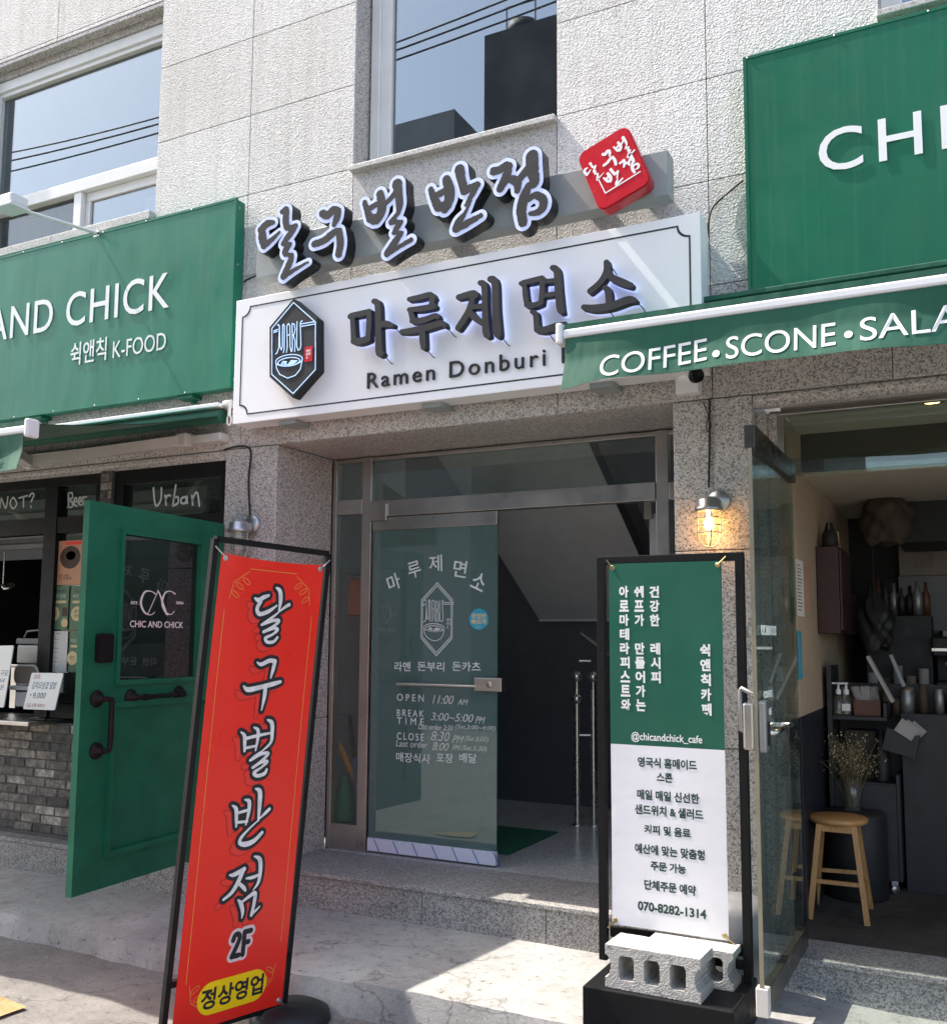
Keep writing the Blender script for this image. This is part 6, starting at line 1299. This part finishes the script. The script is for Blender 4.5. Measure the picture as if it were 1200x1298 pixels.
q = MB(); a = W(1140, 955, cy0-0.02); q.beam(W(1122, 935, cy0+0.05), W(1163, 947, cy0+0.05), 0.15, 0.14); bxx = q.build('tilted_rack', M['charcoal'], None, tuple(a)); tag(bxx, 'charcoal tilted rack holding paper booklets beside the shelf unit', 'rack')
q = MB()
for k in range(3): q.beam(W(1138+k*7, 918+k*1, cy0-0.03+0.06*k), W(1160+k*4, 932+k, cy0-0.03+0.06*k), 0.01, 0.09)
tag(q.build('booklets', M['paper_grey'], None, tuple(W(1150, 925, cy0))), 'grey paper booklets standing in the tilted rack', 'booklets')
a, c = W(1072, 925, cy1-0.2), W(1110, 950, cy1-0.2); q = MB(); q.bbox((a[0], cy1-0.22, z_lo+0.001), (c[0], cy1-0.04, a[2]), 0.004); tag(q.build('cardboard_box', M['kraft'], None, (float(a[0]), cy1-0.2, float(z_lo))), 'brown cardboard box on the lower shelf behind the dried flowers', 'cardboard box')
c = on(1115, cy0+0.1, z_lo+0.001); q = MB(); q.lathe(c, [(0.0, 0), (0.042, 0), (0.045, 0.01), (0.045, 0.20), (0.016, 0.27), (0.016, 0.33), (0.0, 0.33)], 20); tag(q.build('bottle', M['rubber'], None, tuple(c)), 'tall black bottle on the lower shelf beside the dried flowers', 'bottle')
# wall cabinets, papers and hanging things on the cream wall
wxx = -0.929
def Xat(px, py, x): r = ray(px, py); return CAM+r*((x-CAM[0])/r[0])
CAB = thing('wall_cabinet', 'wine red wooden cabinet on the cream cafe wall with bottles and lanterns on top', 'wall cabinet', tuple(Xat(1033, 803, wxx)))
a, c = Xat(1033, 692, wxx), Xat(1060, 803, wxx); yA, yB2 = a[1], 2.6
q = MB(); zb2 = Xat(1033, 803, wxx)[2]; zt2 = Xat(1033, 693, wxx)[2]; print('cab', yA, zb2, zt2)
q.bbox((wxx+0.001, yA, zb2), (wxx+0.14, yA+0.5, zt2), 0.004); q.build('body', M['wine'], CAB); q = MB(); q.bbox((wxx+0.141, yA+0.02, zb2+0.02), (wxx+0.155, yA+0.48, zt2-0.02), 0.003); q.build('door', M['wine'], CAB)
q = MB(); q.bbox((wxx+0.001, yA+0.53, zb2), (wxx+0.14, min(yA+1.0, 3.38), zt2-0.28), 0.004); tag(q.build('wall_cabinet', M['wine'], None, (wxx, float(yA+0.53), float(zb2))), 'lower dark red cabinet further back along the cream cafe wall', 'wall cabinet')
def lantern(y, z, h, lab):
    c = np.array((wxx+0.075, y, z+0.001)); T = thing('lantern', lab, 'lantern', tuple(c), 'lanterns and bottles on the wine red cabinets'); q = MB(); q.lathe(c, [(0.0, 0), (0.05, 0), (0.055, h*0.1), (0.05, h*0.55), (0.03, h*0.75), (0.02, h), (0.0, h)], 16); q.build('body', M['rubber'], T)
    q = MB(); q.tube([c+[0, -0.03, h*0.6], c+[0, -0.03, h*1.5], c+[0, 0.03, h*1.5], c+[0, 0.03, h*0.6]], 0.004, 6); q.build('handle', M['alu'], T)
lantern(yA+0.14, zt2, 0.17, 'black lantern with a wire handle at the near end of the wine red cabinet')
lantern(yA+0.68, zt2-0.28, 0.24, 'taller black lantern on the lower dark red cabinet')
c = np.array((wxx+0.07, yA+0.30, zt2+0.001)); q = MB(); q.lathe(c, [(0.0, 0), (0.03, 0), (0.032, 0.10), (0.012, 0.14), (0.012, 0.18), (0.0, 0.18)], 16); tag(q.build('bottle', M['lamp_glass'], None, tuple(c)), 'small clear bottle on the wine red cabinet', 'bottle')
c = np.array((wxx+0.07, yA+0.42, zt2+0.001)); q = MB(); q.lathe(c, [(0.0, 0), (0.03, 0), (0.032, 0.13), (0.0, 0.15)], 16); tag(q.build('candle', M['poster_cream'], None, tuple(c)), 'cream candle beside the clear bottle on the cabinet', 'candle')
WPn = Plane((wxx+0.001, 0, 0), (0, 1, 0), (0, 0, 1))
for (p, c, mt, lab) in (((1000, 705), (1007, 790), 'poster_green', 'narrow green notice on the cream wall seen through the open glass door'), ((1008, 708), (1019, 782), 'paper', 'white printed price sheet on the cream wall beside the open glass door'), ((1020, 712), (1026, 775), 'poster_peach', 'narrow pinkish notice on the cream wall next to the white sheet'), ((1010, 800), (1017, 860), 'sticker', 'blue and white notice low on the cream wall')):
    a, d_ = WPn.uv(*p), WPn.uv(*c); T = thing('notice', lab, 'notice', tuple(WPn.P(a[0], d_[1]))); q = MB(); q.prism([(a[0], d_[1]), (d_[0], d_[1]), (d_[0], a[1]), (a[0], a[1])], WPn, 0, 0.002); q.build('sheet', M[mt], T)
    q = MB()
    for k in range(14): v = a[1]-0.03-(a[1]-d_[1]-0.05)*k/14; q.prism([(a[0]+0.1*(d_[0]-a[0]), v-0.006), (a[0]+(0.5+0.35*((k*5) % 7)/7)*(d_[0]-a[0]), v-0.006), (a[0]+(0.5+0.35*((k*5) % 7)/7)*(d_[0]-a[0]), v), (a[0]+0.1*(d_[0]-a[0]), v)], WPn, 0.0022, 0.0028)
    q.build('print', M['paper_grey'] if mt != 'paper' else M['banner_ink'], T)
def sack(q, c, rx, h, seed):
    r5 = np.random.default_rng(seed); ph = r5.uniform(0, 6.28, (7, 3))
    def f(u, v):
        a = 2*math.pi*u; prof = rx*(0.35+0.75*math.sin(math.pi*min(v*0.85+0.12, 1.0))**0.7)*(1-0.62*max(v-0.62, 0)/0.38)
        k = sum(math.sin((i+2)*a+ph[i, 0])*math.sin(v*(5+2.3*i)+ph[i, 1])*1.8*0.055/(1+0.15*i) for i in range(7))
        return (c[0]+prof*(1+k)*math.cos(a), c[1]+prof*(1+k)*math.sin(a)*0.8, c[2]+h*v+0.02*math.sin(3*a+ph[0, 2])*(1-v))
    q.sheet(f, 48, 26); q._a([f(k/48, 0) for k in range(48)], [list(range(48))[::-1]])
# back of the room: dark hood, shelf, hanging bag, pale wall cupboard
q = MB(); a, c = W(1140, 632, 3.0), W(1330, 690, 3.0); q.bbox((a[0], 2.5, c[2]), (c[0], 3.39, a[2]), 0.02); tag(q.build('range_hood', M['rubber'], None, (float(a[0]), 3.0, float(c[2]))), 'black range hood hanging at the back of the cafe', 'range hood')
q = MB(); a, c = W(1138, 690, 3.3), W(1330, 726, 3.3); q.bbox((a[0], 3.30, c[2]), (c[0], 3.399, a[2]), 0.004); q.k = 1
for i in range(10):
    for j in range(9):
        p = W(1158+i*2.7, 698+j*2.7, 3.299); q.box(p+[-0.003, -0.004, -0.003], p+[0.003, 0.0, 0.003])
tag(q.build('vent_panel', [M['taupe'], M['rubber']], None, (float(a[0]), 3.35, float(c[2]))), 'beige panel with a square of small vent holes below the black hood', 'vent panel')
q = MB(); a, c = W(1138, 730, 3.35), W(1330, 800, 3.35); q.bbox((a[0], 3.36, c[2]), (c[0], 3.398, a[2]), 0.004); tag(q.build('splashback', M['mid_wall'], None, (float(a[0]), 3.35, float(c[2]))), 'pale grey splashback at the back of the cafe', 'splashback')
bg_ = W(1122, 640, 2.3); q = MB(); sack(q, bg_+[0, 0, -0.28], 0.15, 0.44, 4); q.tube([bg_+[0, 0, 0.15], bg_+[0, 0, 0.5]], 0.004, 6); tag(q.build('hanging_bag', M['kraft'], None, tuple(bg_)), 'crumpled brown bag hanging at the back of the cafe wall', 'bag')
q = MB(); a, c = W(1098, 700, 2.6), W(1140, 1000, 2.6); q.bbox((-0.75, 2.45, -0.022), (0.05, 3.0, 1.15), 0.006); q.bbox((-0.75, 2.6, 1.152), (-0.3, 3.0, 1.75), 0.006); tag(q.build('counter_cabinet', M['rubber'], None, (-0.35, 2.7, -0.022)), 'black kitchen counter and cabinet at the back of the cafe', 'cabinet')

# ================================================================== ACROSS THE STREET (seen in the window glass)
def mirrored(px, py, yw, y):                                           # where the pane at yw shows a point on the plane y
    p = W(px, py, yw); d = p-CAM; d[1] = -d[1]; return p+d*((y-p[1])/d[1])
a, c = mirrored(614, 45, yM+0.045, -13.0), mirrored(705, 150, yM+0.045, -13.0)
OB = thing('building', 'dark rendered building across the street, seen only as a reflection in the upstairs glass', 'building', (-7, -14, -0.4))
tp = mirrored(614, 45, yM+0.045, -13.0)
q = MB(); q.box((tp[0], -21.0, -0.5), (tp[0]+7.0, -13.0, tp[2])); q.build('wall', M['charcoal'], OB)
q = MB()
for i in range(9): q.box((tp[0]+0.5+i*0.7, -13.1, tp[2]), (tp[0]+0.53+i*0.7, -13.07, tp[2]+0.55))
q.box((tp[0]+0.5, -13.1, tp[2]+0.55), (tp[0]+6.2, -13.07, tp[2]+0.58)); q.build('railing', M['steel_dark'], OB)
q = MB(); q.lathe((tp[0]+0.7, -13.6, tp[2]), [(0.0, 0.45), (0.35, 0.4), (0.4, 0.2), (0.35, 0.0), (0.0, 0.0)], 18); q.build('water_tank', M['rubber'], OB)
q = MB()
for i in range(4):
    for j in range(3): q.box((tp[0]+0.9+i*1.5, -12.998, 2.2+j*3.0), (tp[0]+1.8+i*1.5, -12.99, 3.6+j*3.0))
q.build('window', M['dark'], OB)
t2 = mirrored(530, 150, yM+0.045, -12.0)
O2 = thing('building', 'low grey house across the street, seen only low in the middle upstairs window reflection', 'building', (float(t2[0])-3, -14, -0.4))
q = MB(); q.box((t2[0]-5.0, -17.0, -0.5), (t2[0]+0.9, -12.0, t2[2])); q.build('wall', M['mid_wall'], O2); q = MB(); q.prism([(t2[0]-5.2, t2[2]), (t2[0]+1.1, t2[2]), (t2[0]+0.2, t2[2]+0.6), (t2[0]-4.6, t2[2]+0.6)], front(-16.9), 0.0, 4.7); q.build('roof', M['charcoal'], O2)
q = MB(); q.box((t2[0]-4, -11.99, 1.0), (t2[0]-0.5, -11.98, 2.6)); q.build('window', M['dark'], O2)
for i, (p1, p2, p3, p4) in enumerate((((22, 190), (200, 153), (497, 48), (650, 0)), ((22, 200), (200, 162), (497, 58), (680, 0)), ((22, 213), (200, 174), (497, 70), (705, 5)))):
    A = [mirrored(*p1, yL+0.04, -9.0), mirrored(*p2, yL+0.04, -9.0), mirrored(*p3, yM+0.045, -9.0), mirrored(*p4, yM+0.045, -9.0)]
    X_ = np.array([p[0] for p in A]); Zz = np.array([p[2] for p in A]); co_ = np.polyfit(X_, Zz, 2); xs_ = np.linspace(-40, 14, 60); q = MB()
    q.tube([(x, -9.0, float(np.polyval(co_, max(min(x, 4), -26)))) for x in xs_], 0.018, 6)
    o = q.build('power_line', M['rubber'], None, (-13, -9, float(np.polyval(co_, -13)))); tag(o, 'overhead power line across the street, %s of three, mirrored in the window glass' % ('highest', 'middle one', 'lowest')[i], 'power line', 'power lines across the street')

# ================================================================== MORE CAFE CLUTTER, GRIT
zc2 = 1.152
CM = thing('coffee_machine', 'black coffee machine with chrome trim on the kitchen counter at the back', 'coffee machine', (-0.12, 2.7, zc2))
q = MB(); q.bbox((-0.28, 2.55, zc2+0.001), (0.04, 2.95, zc2+0.12), 0.01); q.bbox((-0.28, 2.7, zc2+0.12), (0.04, 2.95, zc2+0.40), 0.01); q.bbox((-0.30, 2.52, zc2+0.30), (0.06, 2.95, zc2+0.44), 0.015); q.build('body', M['rubber'], CM)
q = MB(); q.box((-0.30, 2.515, zc2+0.34), (0.06, 2.519, zc2+0.36)); q.tube([(-0.2, 2.56, zc2+0.29), (-0.2, 2.48, zc2+0.27), (-0.2, 2.40, zc2+0.25)], 0.014, 8); q.tube([(-0.05, 2.56, zc2+0.29), (-0.05, 2.48, zc2+0.27), (-0.05, 2.40, zc2+0.25)], 0.014, 8); q.build('trim', M['chrome'], CM)
for i in range(5):
    c = np.array((-0.70+0.085*i, 2.52, zc2+0.001)); h = (0.16, 0.11, 0.2, 0.13, 0.18)[i]; q = MB()
    for k in range(int(h/0.018)): q.lathe(c+[0, 0, k*0.018], [(0.030, 0.0), (0.036, 0.05), (0.034, 0.05), (0.028, 0.0)], 14)
    tag(q.build('cup_stack', M[('paper_grey', 'kraft', 'frosted', 'taupe', 'paper_grey')[i]], None, tuple(c)), '%s stack of cups on the dark kitchen counter' % ('pale grey medium', 'short brown', 'tall dark grey', 'low taupe', 'second pale')[i], 'cup stack', 'stacks of cups on the kitchen counter')
bg2 = W(1108, 770, 2.35); q = MB(); sack(q, bg2+[0, 0, -0.30], 0.11, 0.42, 9); q.tube([bg2+[0, 0, 0.1], bg2+[0, 0, 0.5]], 0.004, 6)
tag(q.build('hanging_bag', M['rubber'], None, tuple(bg2)), 'limp black bag hanging below the brown bag in the cafe', 'bag')
for i, (px, py, L_) in enumerate(((1086, 700, 0.34), (1091, 706, 0.28), (1096, 712, 0.40))):
    p = Xat(px, py, wxx+0.03); q = MB(); q.tube([p, p+[0, 0, -L_]], 0.006, 6); q.lathe(p+[0, 0, -L_-0.03], [(0.0, -0.03), (0.03, -0.015), (0.034, 0.02), (0.0, 0.035)], 12, (0.9, 0.1, 0.2))
    tag(q.build('ladle', M['steel_dark'], None, tuple(p)), ('short', 'middle sized', 'longest')[i]+' dark ladle hanging on the cream wall past the red cabinets', 'ladle', 'ladles on the cream wall')
q = MB(); r3 = random.Random(3)
for k in range(1500):
    if k < 900: x = r3.uniform(-8, 1.0); y = -1.03-abs(r3.gauss(0, 0.06)); z = street_z(x, y)+0.002
    else: x = r3.uniform(-8, 0.5); y = r3.uniform(-0.95, -0.02) if k % 2 else -0.02-abs(r3.gauss(0, 0.02)); z = zap(x)+(min(-0.172, zap(x)+0.02)-zap(x))*(-y/0.97)+0.002
    if -1.7 < x < -0.9 and -1.0 < y < -0.4: continue
    sz = r3.uniform(0.0015, 0.0055)*(1.6 if k < 120 else 1); vs = [(x+sz*r3.uniform(-1, 1), y+sz*r3.uniform(-1, 1), z+sz*r3.uniform(-0.2, 1)) for _ in range(4)]
    q._a(vs, [(0, 1, 2), (0, 2, 3), (0, 3, 1), (1, 3, 2)])
tag(q.build('grit', M['apron']), kind='stuff')

# jars, bottles and utensils that crowd the dark kitchen
def many(kind, n, place, make, mats, label, cat, grp):
    for i in range(n):
        c = np.array(place(i)); q = MB(); make(q, c, r4); tag(q.build(kind, M[r4.choice(mats)], None, tuple(c)), label, cat, grp)
r4 = random.Random(11)
def jar(q, c, R):
    h = R.uniform(0.09, 0.2); r_ = R.uniform(0.025, 0.042); q.lathe(c, [(0.0, 0), (r_, 0), (r_, h*0.75), (r_*0.8, h*0.82), (r_*0.85, h*0.84), (r_*0.85, h), (0.0, h)], 16)
def bottle_(q, c, R):
    h = R.uniform(0.2, 0.32); r_ = R.uniform(0.024, 0.036); q.lathe(c, [(0.0, 0), (r_, 0), (r_, h*0.6), (r_*0.4, h*0.75), (r_*0.36, h), (0.0, h)], 16)
many('jar', 9, lambda i: (cxr+0.05+0.10*(i % 5)*0.95+r4.uniform(-.01, .01), cy0+0.22+0.12*(i//5), z_sh+0.021), jar, ['taupe', 'rubber', 'brownbox', 'steel_dark', 'kraft'], 'small dark storage jar among others on the charcoal cabinet beside the shelf unit', 'jar', 'storage jars on the charcoal cabinet')
many('bottle', 8, lambda i: (-0.72+0.055*i, 2.72+0.06*(i % 2), 1.753), bottle_, ['rubber', 'brownbox', 'taupe', 'steel_dark'], 'dark sauce bottle in a row on top of the black kitchen cabinet', 'bottle', 'sauce bottles on the kitchen cabinet')
many('jar', 6, lambda i: (cxl+0.08+0.065*i, cy0+0.25, z_sh+0.001), jar, ['steel_dark', 'taupe', 'kraft'], 'jar standing behind the sachet box on the cafe shelf', 'jar', 'jars behind the sachet box')
for i in range(6):
    p = np.array((-0.62+0.10*i, 3.37, 1.92)); q = MB(); q.tube([p, p+[0, 0, -0.22]], 0.006, 6)
    if i % 2: q.lathe(p+[0, 0, -0.25], [(0.0, -0.012), (0.05, -0.006), (0.055, 0.0), (0.0, 0.008)], 16, (0, -1, 0.1))
    else: q.bbox(p+[-0.03, -0.004, -0.32], p+[0.03, 0.004, -0.22], 0.004)
    tag(q.build('utensil', M['steel_dark'], None, tuple(p)), ('flat turner hanging on the back wall of the dark kitchen', 'round skimmer hanging on the back wall of the dark kitchen')[i % 2], 'utensil', 'utensils on the kitchen back wall')
q = MB(); q.tube([(-0.75, 3.38, 1.93), (0.05, 3.38, 1.93)], 0.008, 8); tag(q.build('hanging_rail', M['steel'], None, (-0.35, 3.38, 1.93)), 'thin steel rail holding utensils on the back wall of the kitchen', 'rail')
